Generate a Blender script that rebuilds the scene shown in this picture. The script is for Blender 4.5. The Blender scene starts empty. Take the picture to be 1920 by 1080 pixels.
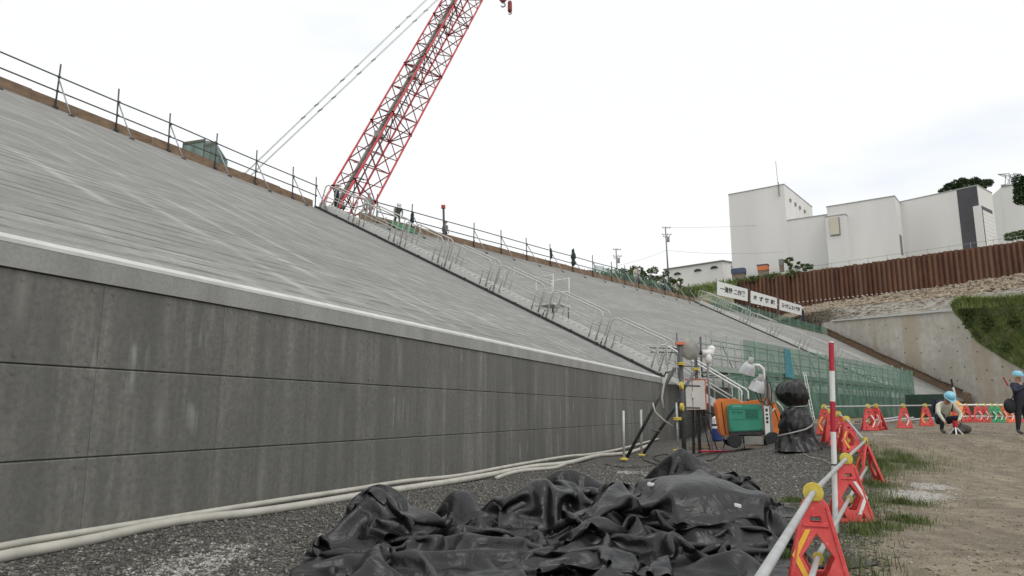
import bpy, bmesh, math, random
import numpy as np
from mathutils import Vector, Matrix
random.seed(7); rng = np.random.default_rng(7)
SC = bpy.context.scene
COL = SC.collection

# ---------------------------------------------------------------- camera
FPX, CAMZ = 1330.0, 1.5
PITCH = math.atan(232.0 / FPX)
cam_data = bpy.data.cameras.new('camera')
cam_data.sensor_width = 36.0
cam_data.lens = FPX / 1920.0 * 36.0
cam_data.clip_start = 0.05
cam_data.clip_end = 3000.0
cam = bpy.data.objects.new('camera', cam_data)
COL.objects.link(cam)
cam.location = (0, 0, CAMZ)
cam.rotation_euler = (math.pi / 2 + PITCH, 0, 0)
SC.camera = cam

# ---------------------------------------------------------------- world: thin bright overcast
SUN_EL, SUN_AZ = math.radians(58), math.radians(150)      # azimuth clockwise from +Y
world = bpy.data.worlds.new('World'); SC.world = world
world.use_nodes = True
nt = world.node_tree; nt.nodes.clear()
def wn(t, **k):
    n = nt.nodes.new(t)
    for a, b in k.items(): setattr(n, a, b)
    return n
sky = wn('ShaderNodeTexSky', sky_type='NISHITA', sun_disc=False, sun_elevation=SUN_EL, sun_rotation=SUN_AZ)
sky.dust_density = 2.0
bg_sky = wn('ShaderNodeBackground'); bg_sky.inputs[1].default_value = 0.12
nt.links.new(sky.outputs[0], bg_sky.inputs[0])
tc = wn('ShaderNodeTexCoord')
mp = wn('ShaderNodeMapping'); mp.inputs['Scale'].default_value = (1.3, 1.3, 4.0)
mp.inputs['Location'].default_value = (0.35, 0.2, 0.1)
nt.links.new(tc.outputs['Generated'], mp.inputs[0])
nz = wn('ShaderNodeTexNoise'); nz.inputs['Scale'].default_value = 1.6; nz.inputs['Detail'].default_value = 5
nz.inputs['Roughness'].default_value = 0.5
nt.links.new(mp.outputs[0], nz.inputs['Vector'])
cr = wn('ShaderNodeValToRGB')
cr.color_ramp.elements[0].position = 0.27; cr.color_ramp.elements[0].color = (0.80, 0.86, 0.94, 1)
cr.color_ramp.elements[1].position = 0.43; cr.color_ramp.elements[1].color = (0.99, 1.0, 1.0, 1)
nt.links.new(nz.outputs['Fac'], cr.inputs[0])
bg_cl = wn('ShaderNodeBackground'); bg_cl.inputs[1].default_value = 1.07
nt.links.new(cr.outputs[0], bg_cl.inputs[0])
mx = wn('ShaderNodeMixShader'); mx.inputs[0].default_value = 0.93
nt.links.new(bg_sky.outputs[0], mx.inputs[1]); nt.links.new(bg_cl.outputs[0], mx.inputs[2])
wo = wn('ShaderNodeOutputWorld'); nt.links.new(mx.outputs[0], wo.inputs[0])

sun_d = bpy.data.lights.new('sun', 'SUN'); sun_d.energy = 0.9; sun_d.angle = math.radians(25)
sun_d.color = (1.0, 0.97, 0.92)
sun = bpy.data.objects.new('sun', sun_d); COL.objects.link(sun)
sdir = Vector((math.sin(SUN_AZ) * math.cos(SUN_EL), math.cos(SUN_AZ) * math.cos(SUN_EL), math.sin(SUN_EL)))
sun.rotation_euler = sdir.to_track_quat('Z', 'Y').to_euler()
sun.location = (0, 0, 60)
SC.view_settings.view_transform = 'Standard'
SC.view_settings.look = 'None'
SC.view_settings.exposure = 0.0
SC.view_settings.gamma = 1.0
SC.view_settings.use_curve_mapping = False
try:
    SC.cycles.use_denoising = True
    SC.cycles.max_bounces = 6
    SC.cycles.transparent_max_bounces = 16
except Exception: pass

# ---------------------------------------------------------------- pixel -> place
_F = np.array([0, math.cos(PITCH), math.sin(PITCH)]); _U = np.array([0, -math.sin(PITCH), math.cos(PITCH)])
def ray(x, y): return _F + np.array([(x - 960) / FPX, 0, 0]) + _U * ((540 - y) / FPX)
def Zp(x, y, z):
    r = ray(x, y); t = (z - CAMZ) / r[2]; return Vector((r[0] * t, r[1] * t, z))
def Dp(x, y, d):
    r = ray(x, y); t = d / r[1]; return Vector((r[0] * t, d, CAMZ + r[2] * t))
def proj(p):
    v = np.array([p[0], p[1], p[2] - CAMZ]); k = v @ _F
    return 960 + FPX * v[0] / k, 540 - FPX * (v @ _U) / k
def V(*a): return Vector(a)
def sm(a, b, x):
    t = min(1.0, max(0.0, (x - a) / (b - a))); return t * t * (3 - 2 * t)
def lerp(a, b, t): return a + (b - a) * t

# ---------------------------------------------------------------- object helpers
def tag(o, label=None, cat=None, group=None, kind=None):
    if label: o['label'] = label
    if cat: o['category'] = cat
    if group: o['group'] = group
    if kind: o['kind'] = kind
    return o
def thing(name, label, cat, loc=(0, 0, 0), rz=0.0, group=None):
    o = bpy.data.objects.new(name, None); COL.objects.link(o)
    o.empty_display_size = 0.2
    o.location = loc; o.rotation_euler = (0, 0, rz)
    return tag(o, label, cat, group)
def link(name, me, parent=None, loc=None, rot=None):
    o = bpy.data.objects.new(name, me); COL.objects.link(o)
    if parent is not None: o.parent = parent
    if loc is not None: o.location = loc
    if rot is not None: o.rotation_euler = rot
    return o
def copy_tree(o, parent=None):
    c = o.copy(); COL.objects.link(c); c.parent = parent
    for ch in list(o.children): copy_tree(ch, c)
    return c

def frame(d, up=None):
    d = Vector(d).normalized()
    up = Vector(up) if up is not None else Vector((0, 0, 1))
    if abs(d.dot(up.normalized())) > 0.98: up = Vector((1, 0, 0))
    s = d.cross(up).normalized(); u = s.cross(d).normalized()
    return d, s, u

class MB:
    """collects shapes (world or local coordinates) and links them as one mesh"""
    def __init__(self, off=(0, 0, 0)):
        self.v = []; self.f = []; self.m = []; self.off = Vector(off); self.mi = 0
    def add(self, vs, fs):
        b = len(self.v)
        self.v.extend([tuple(p) for p in vs])
        for q in fs:
            self.f.append(tuple(b + i for i in q)); self.m.append(self.mi)
        return self
    def box(self, c, s, R=None):
        c = Vector(c); hx, hy, hz = s[0] / 2, s[1] / 2, s[2] / 2
        vs = []
        for z in (-hz, hz):
            for y in (-hy, hy):
                for x in (-hx, hx):
                    p = Vector((x, y, z))
                    if R is not None: p = R @ p
                    vs.append(c + p)
        return self.add(vs, [(0, 2, 3, 1), (4, 5, 7, 6), (0, 1, 5, 4), (2, 6, 7, 3), (0, 4, 6, 2), (1, 3, 7, 5)])
    def beam(self, p0, p1, w, h, up=None):
        p0, p1 = Vector(p0), Vector(p1); d, s, u = frame(p1 - p0, up)
        vs = []
        for p in (p0, p1):
            for a, b in ((-1, -1), (1, -1), (1, 1), (-1, 1)):
                vs.append(p + s * (a * w / 2) + u * (b * h / 2))
        return self.add(vs, [(0, 1, 2, 3), (7, 6, 5, 4), (0, 4, 5, 1), (1, 5, 6, 2), (2, 6, 7, 3), (3, 7, 4, 0)])
    def tube(self, p0, p1, r, n=8, r1=None):
        p0, p1 = Vector(p0), Vector(p1); d, s, u = frame(p1 - p0)
        r1 = r if r1 is None else r1
        vs = []
        for p, q in ((p0, r), (p1, r1)):
            for i in range(n):
                a = 2 * math.pi * i / n
                vs.append(p + s * (math.cos(a) * q) + u * (math.sin(a) * q))
        fs = [(i, (i + 1) % n, n + (i + 1) % n, n + i) for i in range(n)]
        fs.append(tuple(range(n - 1, -1, -1))); fs.append(tuple(range(n, 2 * n)))
        return self.add(vs, fs)
    def path(self, pts, r, n=8, closed=False):
        pts = [Vector(p) for p in pts]; N = len(pts)
        rr = r if isinstance(r, (list, tuple)) else [r] * N
        vs = []; prev_s = None
        for i, p in enumerate(pts):
            a = pts[i - 1] if (i > 0 or closed) else p
            b = pts[(i + 1) % N] if (i < N - 1 or closed) else p
            d = (b - a)
            if d.length < 1e-9: d = Vector((0, 0, 1))
            d.normalize()
            if prev_s is None: _, s, u = frame(d)
            else:
                s = prev_s - d * prev_s.dot(d)
                if s.length < 1e-6: _, s, u = frame(d)
                s.normalize(); u = s.cross(d)
            prev_s = s
            for k in range(n):
                q = 2 * math.pi * k / n
                vs.append(p + s * (math.cos(q) * rr[i]) + u * (math.sin(q) * rr[i]))
        fs = []
        for i in range(N if closed else N - 1):
            j = (i + 1) % N
            for k in range(n):
                fs.append((i * n + k, i * n + (k + 1) % n, j * n + (k + 1) % n, j * n + k))
        if not closed:
            fs.append(tuple(range(n - 1, -1, -1))); fs.append(tuple((N - 1) * n + k for k in range(n)))
        return self.add(vs, fs)
    def lathe(self, prof, c=(0, 0, 0), axis=(0, 0, 1), n=16, cap=True):
        c = Vector(c); d, s, u = frame(axis)
        vs = []
        for (r, h) in prof:
            for k in range(n):
                q = 2 * math.pi * k / n
                vs.append(c + d * h + s * (math.cos(q) * r) + u * (math.sin(q) * r))
        fs = []
        for i in range(len(prof) - 1):
            for k in range(n):
                fs.append((i * n + k, i * n + (k + 1) % n, (i + 1) * n + (k + 1) % n, (i + 1) * n + k))
        if cap:
            fs.append(tuple(range(n - 1, -1, -1))); L = (len(prof) - 1) * n
            fs.append(tuple(L + k for k in range(n)))
        return self.add(vs, fs)
    def ball(self, c, r, n=12, m=8, sq=(1, 1, 1)):
        prof = [(max(1e-4, math.sin(math.pi * i / m)) , -math.cos(math.pi * i / m)) for i in range(m + 1)]
        b = len(self.v); self.lathe(prof, (0, 0, 0), (0, 0, 1), n)
        rr = r if isinstance(r, (tuple, list)) else (r, r, r)
        for i in range(b, len(self.v)):
            x, y, z = self.v[i]
            self.v[i] = (c[0] + x * rr[0], c[1] + y * rr[1], c[2] + z * rr[2])
        return self
    def prism(self, poly, depth_vec):
        """polygon (list of 3D points) extruded by a vector"""
        poly = [Vector(p) for p in poly]; n = len(poly); dv = Vector(depth_vec)
        vs = poly + [p + dv for p in poly]
        fs = [tuple(range(n - 1, -1, -1)), tuple(range(n, 2 * n))]
        fs += [(i, (i + 1) % n, n + (i + 1) % n, n + i) for i in range(n)]
        return self.add(vs, fs)
    def build(self, name, mats, parent=None, smooth=False, loc=None, rot=None, bevel=0.0, auto=False):
        me = bpy.data.meshes.new(name)
        o_ = self.off
        me.from_pydata([(p[0] - o_.x, p[1] - o_.y, p[2] - o_.z) for p in self.v], [], self.f)
        if not isinstance(mats, (list, tuple)): mats = [mats]
        for m_ in mats: me.materials.append(m_)
        if len(mats) > 1: me.polygons.foreach_set('material_index', self.m)
        bm = bmesh.new(); bm.from_mesh(me)
        bmesh.ops.recalc_face_normals(bm, faces=bm.faces)
        if bevel > 0:
            es = [e for e in bm.edges if len(e.link_faces) == 2 and e.calc_face_angle(0) > 0.6]
            bmesh.ops.bevel(bm, geom=es, offset=bevel, segments=2, affect='EDGES', clamp_overlap=True)
        bm.to_mesh(me); bm.free()
        if smooth:
            me.polygons.foreach_set('use_smooth', [True] * len(me.polygons))
            if auto:
                try: me.set_sharp_from_angle(angle=math.radians(40))
                except Exception: pass
        me.update()
        if parent is None and loc is None and (o_.length > 0): loc = o_
        return link(name, me, parent, loc, rot)

def plate(name, outer, holes, thick, mat, parent=None, loc=None, rot=None, bevel=0.0):
    """flat plate in local XZ with holes cut through, thickness along Y"""
    cu = bpy.data.curves.new(name, 'CURVE'); cu.dimensions = '2D'; cu.fill_mode = 'BOTH'
    cu.extrude = thick / 2 - bevel; cu.bevel_depth = bevel; cu.bevel_resolution = 1
    for poly in [outer] + holes:
        sp = cu.splines.new('POLY'); sp.points.add(len(poly) - 1)
        for i, (x, y) in enumerate(poly): sp.points[i].co = (x, y, 0, 1)
        sp.use_cyclic_u = True
    tmp = bpy.data.objects.new('tmp', cu); COL.objects.link(tmp)
    dg = bpy.context.evaluated_depsgraph_get()
    me = bpy.data.meshes.new_from_object(tmp.evaluated_get(dg))
    bpy.data.objects.remove(tmp); bpy.data.curves.remove(cu)
    me.transform(Matrix.Rotation(math.pi / 2, 4, 'X'))
    me.name = name; me.materials.clear(); me.materials.append(mat)
    return link(name, me, parent, loc, rot)

# ---------------------------------------------------------------- materials
def new_mat(name):
    m = bpy.data.materials.new(name); m.use_nodes = True
    return m, m.node_tree, m.node_tree.nodes['Principled BSDF']
def c4(c): return (c[0], c[1], c[2], 1.0)
def mat(name, c1, c2=None, scale=4.0, rough=0.7, metal=0.0, bump=0.0, bscale=None, stretch=None, detail=4, lo=0.3, hi=0.7, spec=None):
    m, t, b = new_mat(name)
    b.inputs['Roughness'].default_value = rough; b.inputs['Metallic'].default_value = metal
    if spec is not None: b.inputs['Specular IOR Level'].default_value = spec
    b.inputs['Base Color'].default_value = c4(c1)
    if c2 is None and bump == 0: return m
    g = t.nodes.new('ShaderNodeNewGeometry'); mp = t.nodes.new('ShaderNodeMapping')
    if stretch: mp.inputs['Scale'].default_value = stretch
    t.links.new(g.outputs['Position'], mp.inputs[0])
    if c2 is not None:
        n = t.nodes.new('ShaderNodeTexNoise'); n.inputs['Scale'].default_value = scale; n.inputs['Detail'].default_value = detail
        t.links.new(mp.outputs[0], n.inputs['Vector'])
        r = t.nodes.new('ShaderNodeValToRGB')
        r.color_ramp.elements[0].position = lo; r.color_ramp.elements[0].color = c4(c1)
        r.color_ramp.elements[1].position = hi; r.color_ramp.elements[1].color = c4(c2)
        t.links.new(n.outputs['Fac'], r.inputs[0]); t.links.new(r.outputs[0], b.inputs['Base Color'])
    if bump > 0:
        n2 = t.nodes.new('ShaderNodeTexNoise'); n2.inputs['Scale'].default_value = bscale or scale * 4; n2.inputs['Detail'].default_value = 5
        t.links.new(mp.outputs[0], n2.inputs['Vector'])
        bp = t.nodes.new('ShaderNodeBump'); bp.inputs['Strength'].default_value = bump; bp.inputs['Distance'].default_value = 0.02
        t.links.new(n2.outputs['Fac'], bp.inputs['Height']); t.links.new(bp.outputs[0], b.inputs['Normal'])
    return m

class NG:
    """tiny node graph writer"""
    def __init__(s, m): s.t = m.node_tree
    def n(s, typ, ins=None, **k):
        x = s.t.nodes.new(typ)
        for a, b in k.items(): setattr(x, a, b)
        for key, val in (ins or {}).items():
            sock = x.inputs[key]
            if hasattr(val, 'is_linked') or isinstance(val, bpy.types.NodeSocket): s.t.links.new(val, sock)
            else: sock.default_value = val
        return x
    def math(s, op, a, b=0.0, clamp=False):
        x = s.t.nodes.new('ShaderNodeMath'); x.operation = op; x.use_clamp = clamp
        for i, v_ in enumerate((a, b)):
            if isinstance(v_, bpy.types.NodeSocket): s.t.links.new(v_, x.inputs[i])
            else: x.inputs[i].default_value = v_
        return x.outputs[0]
    def ramp(s, fac, stops):
        x = s.t.nodes.new('ShaderNodeValToRGB'); e = x.color_ramp.elements
        while len(e) < len(stops): e.new(0.5)
        for i, (p, c) in enumerate(stops):
            e[i].position = p; e[i].color = c4(c) if not isinstance(c, (int, float)) else (c, c, c, 1)
        s.t.links.new(fac, x.inputs[0]); return x.outputs[0]
    def mix(s, fac, a, b, mode='MIX'):
        x = s.t.nodes.new('ShaderNodeMix'); x.data_type = 'RGBA'; x.blend_type = mode
        for i, v_ in ((0, fac), (6, a), (7, b)):
            if isinstance(v_, bpy.types.NodeSocket): s.t.links.new(v_, x.inputs[i])
            else: x.inputs[i].default_value = v_ if i == 0 else c4(v_)
        return x.outputs[2]
    def noise(s, vec, scale, detail=4, rough=0.5):
        return s.n('ShaderNodeTexNoise', {'Vector': vec, 'Scale': scale, 'Detail': detail, 'Roughness': rough}).outputs['Fac']
    def mapv(s, vec, scale=(1, 1, 1), rot=(0, 0, 0), loc=(0, 0, 0)):
        return s.n('ShaderNodeMapping', {'Vector': vec, 'Scale': scale, 'Rotation': rot, 'Location': loc}).outputs[0]
    def bump(s, h, strength, dist=0.02):
        return s.n('ShaderNodeBump', {'Height': h, 'Strength': strength, 'Distance': dist}).outputs[0]
    def pos(s): return s.n('ShaderNodeNewGeometry').outputs['Position']

M = {}
M['galv'] = mat('galvanised_steel', (0.28, 0.29, 0.30), (0.40, 0.41, 0.42), 12, 0.45, 0.5)
M['dark_pipe'] = mat('weathered_pipe', (0.075, 0.075, 0.08), (0.14, 0.14, 0.14), 10, 0.6, 0.3)
M['alu'] = mat('aluminium', (0.62, 0.62, 0.59), (0.76, 0.76, 0.73), 9, 0.45, 0.15)
M['alu_dull'] = mat('dull_aluminium', (0.42, 0.42, 0.40), (0.56, 0.56, 0.53), 6, 0.5, 0.15)
M['yellow'] = mat('yellow_cap', (0.62, 0.47, 0.05), (0.72, 0.58, 0.12), 20, 0.5)
def scuffed(name, c1, c2):
    m, t, b = new_mat(name); g = NG(m); P = g.pos()
    c = g.ramp(g.noise(P, 5, 3), [(.35, c1), (.65, c2)])
    c = g.mix(g.ramp(g.noise(P, 14, 6, .7), [(.55, 0.), (.72, .55)]), c, (.30, .20, .14))
    c = g.mix(g.ramp(g.noise(P, 45, 3), [(.62, 0.), (.72, .5)]), c, (.62, .30, .27))
    t.links.new(c, b.inputs['Base Color']); t.links.new(g.ramp(g.noise(P, 9, 4), [(.3, .38), (.7, .7)]), b.inputs['Roughness']); return m
M['red_plastic'] = scuffed('red_barrier_plastic', (0.60, 0.045, 0.045), (0.72, 0.09, 0.08))
M['orange_plastic'] = mat('orange_barrier_plastic', (0.85, 0.16, 0.05), (0.88, 0.2, 0.07), 9, 0.42)
M['green_plastic'] = mat('green_barrier_plastic', (0.03, 0.30, 0.12), (0.05, 0.38, 0.16), 9, 0.42)
M['white'] = mat('white_paint', (0.72, 0.72, 0.70), (0.80, 0.80, 0.78), 5, 0.5)
M['chev_y'] = mat('yellow_sheeting', (0.80, 0.42, 0.02), (0.86, 0.5, 0.04), 30, 0.35)
M['chev_w'] = mat('white_sheeting', (0.70, 0.68, 0.66), (0.80, 0.78, 0.75), 30, 0.35)
M['ink'] = mat('black_ink', (0.02, 0.02, 0.03), None, rough=0.6)
M['rubber'] = mat('black_rubber', (0.018, 0.018, 0.02), (0.035, 0.035, 0.035), 12, 0.75)
M['crane_red'] = mat('crane_red', (0.50, 0.02, 0.035), (0.62, 0.04, 0.05), 3, 0.45)
M['crane_brace'] = mat('crane_brace_red', (0.20, 0.025, 0.03), (0.30, 0.035, 0.04), 3, 0.5)
M['steel_dark'] = mat('dark_steel', (0.05, 0.05, 0.055), (0.10, 0.10, 0.10), 6, 0.5, 0.5)
M['grey_metal'] = mat('grey_metal', (0.22, 0.21, 0.19), (0.34, 0.33, 0.30), 4, 0.5, 0.3)
M['wood_form'] = mat('form_plywood', (0.15, 0.098, 0.062), (0.26, 0.18, 0.115), 1.6, 0.85, stretch=(1, 1, 2.5), bump=0.2)
M['timber'] = mat('weathered_timber', (0.16, 0.12, 0.085), (0.28, 0.22, 0.16), 3, 0.9)
# ================================================================ survey lines
ZT, ZC = 3.40, 17.0            # top of the vertical wall, top of the slope
Wa, Wk = Zp(0, 445, ZT), Zp(1240, 708, ZT)          # wall top edge, near section
dir1 = (Wk - Wa).normalized(); dn1 = V(dir1.y, -dir1.x, 0)     # dn: towards the yard
Ca, Ck = Zp(0, 164, ZC), Zp(590, 389, ZC)
C2 = Zp(1300, 566, ZC)
dir2 = (C2 - Ck); dir2.z = 0; dir2.normalize(); dn2 = V(dir2.y, -dir2.x, 0)
crd1 = (Ck - Ca).normalized()
W0 = Wa - dir1 * 16.0; JD = (dir1.x, dir1.y, (Wa.x * dir1.x + Wa.y * dir1.y) + 1.30 + 1.99 / 2); C0 = Ca - crd1 * 16.0
# far section: base runs from the corner along dir2 until it meets pixel column 1805
def col_hit(p, d, px):
    lo_, hi_ = 0.0, 300.0
    for _ in range(60):
        mid = (lo_ + hi_) / 2
        if proj(p + d * mid)[0] < px: lo_ = mid
        else: hi_ = mid
    return p + d * lo_
W3 = col_hit(Wk, dir2, 1806)
off2 = (Wk - Ck).dot(dn2)
C3 = col_hit(Ck, dir2, 1552); C3.z = ZC

def grid_quad(mb, a, b, c, d, n, m):
    """a->b bottom, d->c top"""
    vs = []; fs = []
    for j in range(m + 1):
        for i in range(n + 1):
            s, t_ = i / n, j / m
            vs.append((a * (1 - s) + b * s) * (1 - t_) + (d * (1 - s) + c * s) * t_)
    for j in range(m):
        for i in range(n):
            k = j * (n + 1) + i; fs.append((k, k + 1, k + n + 2, k + n + 1))
    mb.add(vs, fs)
def slope_face(name, a, b, c, d, n, m, material, parent, off):
    mb = MB(off); grid_quad(mb, a, b, c, d, n, m)
    o = mb.build(name, material, parent, smooth=True)
    uvl = o.data.uv_layers.new(name='UVMap')
    L = (b - a).length; H_ = ((d - a).length + (c - b).length) / 2
    dr = (b - a).normalized()
    off_ = Vector(off)
    for lp in o.data.loops:
        p = o.data.vertices[lp.vertex_index].co + off_
        q = p - a; uu = q.dot(dr); hz = (p.z - a.z) / (c.z - a.z)
        uvl.data[lp.index].uv = (uu, hz * H_)
    return o

# ================================================================ structural materials
def concrete_wall_mat():
    m, t, b = new_mat('damp_wall_concrete'); g = NG(m); P = g.pos()
    streak = g.noise(g.mapv(P, (2.6, 2.6, 0.16)), 1.0, 8, 0.68)
    fine = g.noise(P, 14.0, 5, 0.65)
    blot = g.noise(g.mapv(P, (0.45, 0.45, 0.7)), 1.0, 4)
    c = g.ramp(streak, [(0.30, (0.105, 0.103, 0.091)), (0.50, (0.165, 0.162, 0.144)), (0.70, (0.285, 0.279, 0.249))])
    c = g.mix(g.ramp(blot, [(0.35, 0.0), (0.7, 0.55)]), c, (0.138, 0.136, 0.121))
    c = g.mix(g.ramp(fine, [(0.35, 0.55), (0.62, 0.0)]), c, (0.085, 0.084, 0.076))
    # paler bleeding beside the panel joints (panel pitch along the wall, row heights)
    sp3 = g.n('ShaderNodeSeparateXYZ', {0: P}); al = g.math('ADD', g.math('MULTIPLY', sp3.outputs[0], JD[0]), g.math('MULTIPLY', sp3.outputs[1], JD[1]))
    ph = g.math('ABSOLUTE', g.math('SUBTRACT', g.math('FRACT', g.math('MULTIPLY', g.math('SUBTRACT', al, JD[2]), 1 / 1.99)), .5))
    bl = g.ramp(ph, [(.44, 0.), (.495, .75), (.5, .9)])
    bl = g.math('MULTIPLY', bl, g.ramp(g.noise(g.mapv(P, (.4, .4, .9), loc=(2, 8, 3)), 1.0, 3), [(.40, 0.), (.62, .8)]))
    c = g.mix(bl, c, (.27, .265, .24))
    wet = g.noise(g.mapv(P, (.9, .9, .18), loc=(6, 6, 0)), 1.0, 4)
    c = g.mix(g.ramp(wet, [(.50, 0.), (.66, .5)]), c, (.080, .079, .070))
    # lime bloom running from joints
    lime = g.noise(g.mapv(P, (5.0, 5.0, 0.35), loc=(3, 1, 7)), 1.0, 3)
    spot = g.noise(g.mapv(P, (0.8, 0.8, 1.1), loc=(9, 2, 1)), 1.0, 3)
    f = g.math('MULTIPLY', g.ramp(lime, [(0.62, 0.0), (0.72, 1.0)]), g.ramp(spot, [(0.52, 0.0), (0.62, 0.6)]))
    c = g.mix(f, c, (0.40, 0.40, 0.37))
    t.links.new(c, b.inputs['Base Color'])
    t.links.new(g.ramp(streak, [(0.3, 0.55), (0.7, 0.85)]), b.inputs['Roughness'])
    t.links.new(g.bump(fine, 0.35, 0.01), b.inputs['Normal'])
    return m
def coping_mat():
    m, t, b = new_mat('coping_concrete'); g = NG(m); P = g.pos()
    a = g.noise(g.mapv(P, (1.5, 1.5, 0.3)), 1.0, 5); f = g.noise(P, 22, 4)
    c = g.ramp(a, [(0.3, (0.27, 0.268, 0.25)), (0.7, (0.39, 0.387, 0.365))])
    c = g.mix(g.ramp(f, [(0.4, 0.3), (0.6, 0.0)]), c, (0.20, 0.20, 0.185))
    t.links.new(c, b.inputs['Base Color']); b.inputs['Roughness'].default_value = 0.85
    t.links.new(g.bump(f, 0.25, 0.01), b.inputs['Normal'])
    return m
def slope_mat(name, tone=1.0, dk=0.95, pk=0.95):
    """cast slope facing: courses along the contour (v), pour joints up the slope (u); UVs are metres"""
    m, t, b = new_mat(name); g = NG(m)
    uv = g.n('ShaderNodeUVMap').outputs[0]
    sep = g.n('ShaderNodeSeparateXYZ', {0: uv}); u, v = sep.outputs[0], sep.outputs[1]
    wob = g.noise(g.mapv(uv, (0.25, 0.6, 1)), 1.0, 2)
    vv = g.math('ADD', v, g.math('MULTIPLY', wob, 0.22))
    # dark dashes along course joints
    fr = g.math('ABSOLUTE', g.math('SUBTRACT', g.math('FRACT', g.math('MULTIPLY', vv, 1 / 0.5)), 0.5))
    line = g.ramp(fr, [(0.0, 1.0), (0.05, .7), (0.15, 0.0)])
    dash = g.noise(g.mapv(uv, (0.85, 2.0, 1), loc=(4, 0, 0)), 1.0, 3)
    line = g.math('MULTIPLY', line, g.ramp(dash, [(0.43, 0.0), (0.54, dk)]))
    st1 = g.noise(g.mapv(uv, (0.6, 4.2, 1)), 1.0, 8, 0.66)
    st2 = g.noise(g.mapv(uv, (0.10, 0.45, 1), loc=(1, 5, 0)), 1.0, 4)
    fine = g.noise(g.mapv(uv, (7, 14, 1)), 1.0, 5, 0.7)
    k = tone
    c = g.ramp(st1, [(0.30, (0.165 * k, 0.164 * k, 0.153 * k)), (0.5, (0.285 * k, 0.282 * k, 0.265 * k)), (0.70, (0.43 * k, 0.426 * k, 0.40 * k))])
    c = g.mix(g.ramp(st2, [(0.40, 0.0), (0.60, 0.75)]), c, (0.215 * k, 0.212 * k, 0.198 * k))
    c = g.mix(g.ramp(fine, [(0.38, 0.5), (0.58, 0.0)]), c, (0.17 * k, 0.17 * k, 0.16 * k))
    # pale pour joints running up the slope
    uu = g.math('ADD', u, g.math('MULTIPLY', g.noise(g.mapv(uv, (0.3, 0.5, 1)), 1.0, 2), 0.35))
    fu = g.math('ABSOLUTE', g.math('SUBTRACT', g.math('FRACT', g.math('MULTIPLY', uu, 1 / 1.95)), 0.5))
    pj = g.ramp(fu, [(0.0, 1.0), (0.04, 0.6), (0.17, 0.0)])
    pm = g.noise(g.mapv(uv, (0.5, 0.22, 1), loc=(7, 3, 0)), 1.0, 3)
    pj = g.math('MULTIPLY', pj, g.ramp(pm, [(0.44, 0.0), (0.60, pk)]))
    c = g.mix(pj, c, (0.52 * k, 0.515 * k, 0.485 * k))
    c = g.mix(line, c, (0.095 * k, 0.093 * k, 0.088 * k))
    t.links.new(c, b.inputs['Base Color']); b.inputs['Roughness'].default_value = 0.88
    h = g.math('SUBTRACT', g.math('MULTIPLY', st1, 0.5), line)
    t.links.new(g.bump(h, 0.45, 0.02), b.inputs['Normal'])
    return m
M['wall'] = concrete_wall_mat(); M['coping'] = coping_mat()
M['slope'] = slope_mat('slope_concrete', 0.96, 1.0, 0.55); M['slope_far'] = slope_mat('slope_concrete_far', 0.97, 0.35, 0.3)
M['fresh_edge'] = mat('arris_concrete', (0.50, 0.50, 0.48), (0.62, 0.62, 0.60), 3, 0.8)
M['joint'] = mat('joint_recess', (0.11, 0.11, 0.10), (0.19, 0.19, 0.175), 3, 0.9)

# ================================================================ ground height
def ground_z(x, y):
    s = (x - Wk.x) * dn1.x + (y - Wk.y) * dn1.y          # distance out from the near wall
    zl = 0.42 * sm(3.5, 7.5, s) * sm(12.5, 21.0, y)
    zr = 0.14 * sm(13, 16.2, y) + 0.70 * sm(15.6, 21.0, y) + 0.16 * sm(22, 36, y)
    w = sm(6.6, 9.4, x - 0.12 * max(0, y - 16))
    z = lerp(zl, zr, w)
    z = lerp(z, 0.98, sm(26, 38, y) * sm(1.6, 4.2, s))
    z += 0.025 * math.sin(x * 1.3 + y * 0.7) * math.sin(y * 0.9 - x * 0.4) * sm(3, 6, y) * sm(0.3, 1.5, s) * (1 - sm(60, 80, y))
    return z
def Gp(px, py):
    """where the sight line through a pixel meets the ground"""
    r = ray(px, py); y = 3.0
    while y < 400:
        k = y / r[1]; z = CAMZ + r[2] * k
        if z <= ground_z(r[0] * k, y): break
        y += 0.02 if y < 40 else 0.2
    k = y / r[1]; return V(r[0] * k, y, ground_z(r[0] * k, y))
def on_ground(x, y, dz=0.0): return V(x, y, ground_z(x, y) + dz)

# ---------------------------------------------------------------- near section of the seawall
sw1 = thing('seawall', 'near stretch of sloped concrete seawall with dark panelled wall at its foot', 'seawall', (W0.x, W0.y, 0))
o1 = sw1.location
slope_face('slope_face', W0, Wk, Ck, C0, 90, 40, M['slope'], sw1, o1)
mb = MB(o1)   # wall body behind the panels
mb.prism([W0 - dn1 * 0.05 - V(0, 0, ZT + 0.3), Wk - dn1 * 0.05 - V(0, 0, ZT + 0.3), Wk - dn1 * 0.05 - V(0, 0, 0.03), W0 - dn1 * 0.05 - V(0, 0, 0.03)], -dn1 * 0.6)
mb.build('wall_core', M['joint'], sw1)
mb = MB(o1)   # coping band
cz0 = 3.09
nseg = 30; Lw = (Wk - W0).length
for i in range(nseg):
    p0 = W0 + dir1 * (Lw * i / nseg + 0.0008); p1 = W0 + dir1 * (Lw * (i + 1) / nseg - 0.0008)
    mb.prism([p0 + dn1 * 0.03 - V(0, 0, ZT - cz0), p1 + dn1 * 0.03 - V(0, 0, ZT - cz0), p1 + dn1 * 0.03 - V(0, 0, 0.012), p0 + dn1 * 0.03 - V(0, 0, 0.012)], -dn1 * 0.3)
mb.build('coping', M['coping'], sw1)
mb = MB(o1)   # pale arris along the top of the coping
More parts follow.
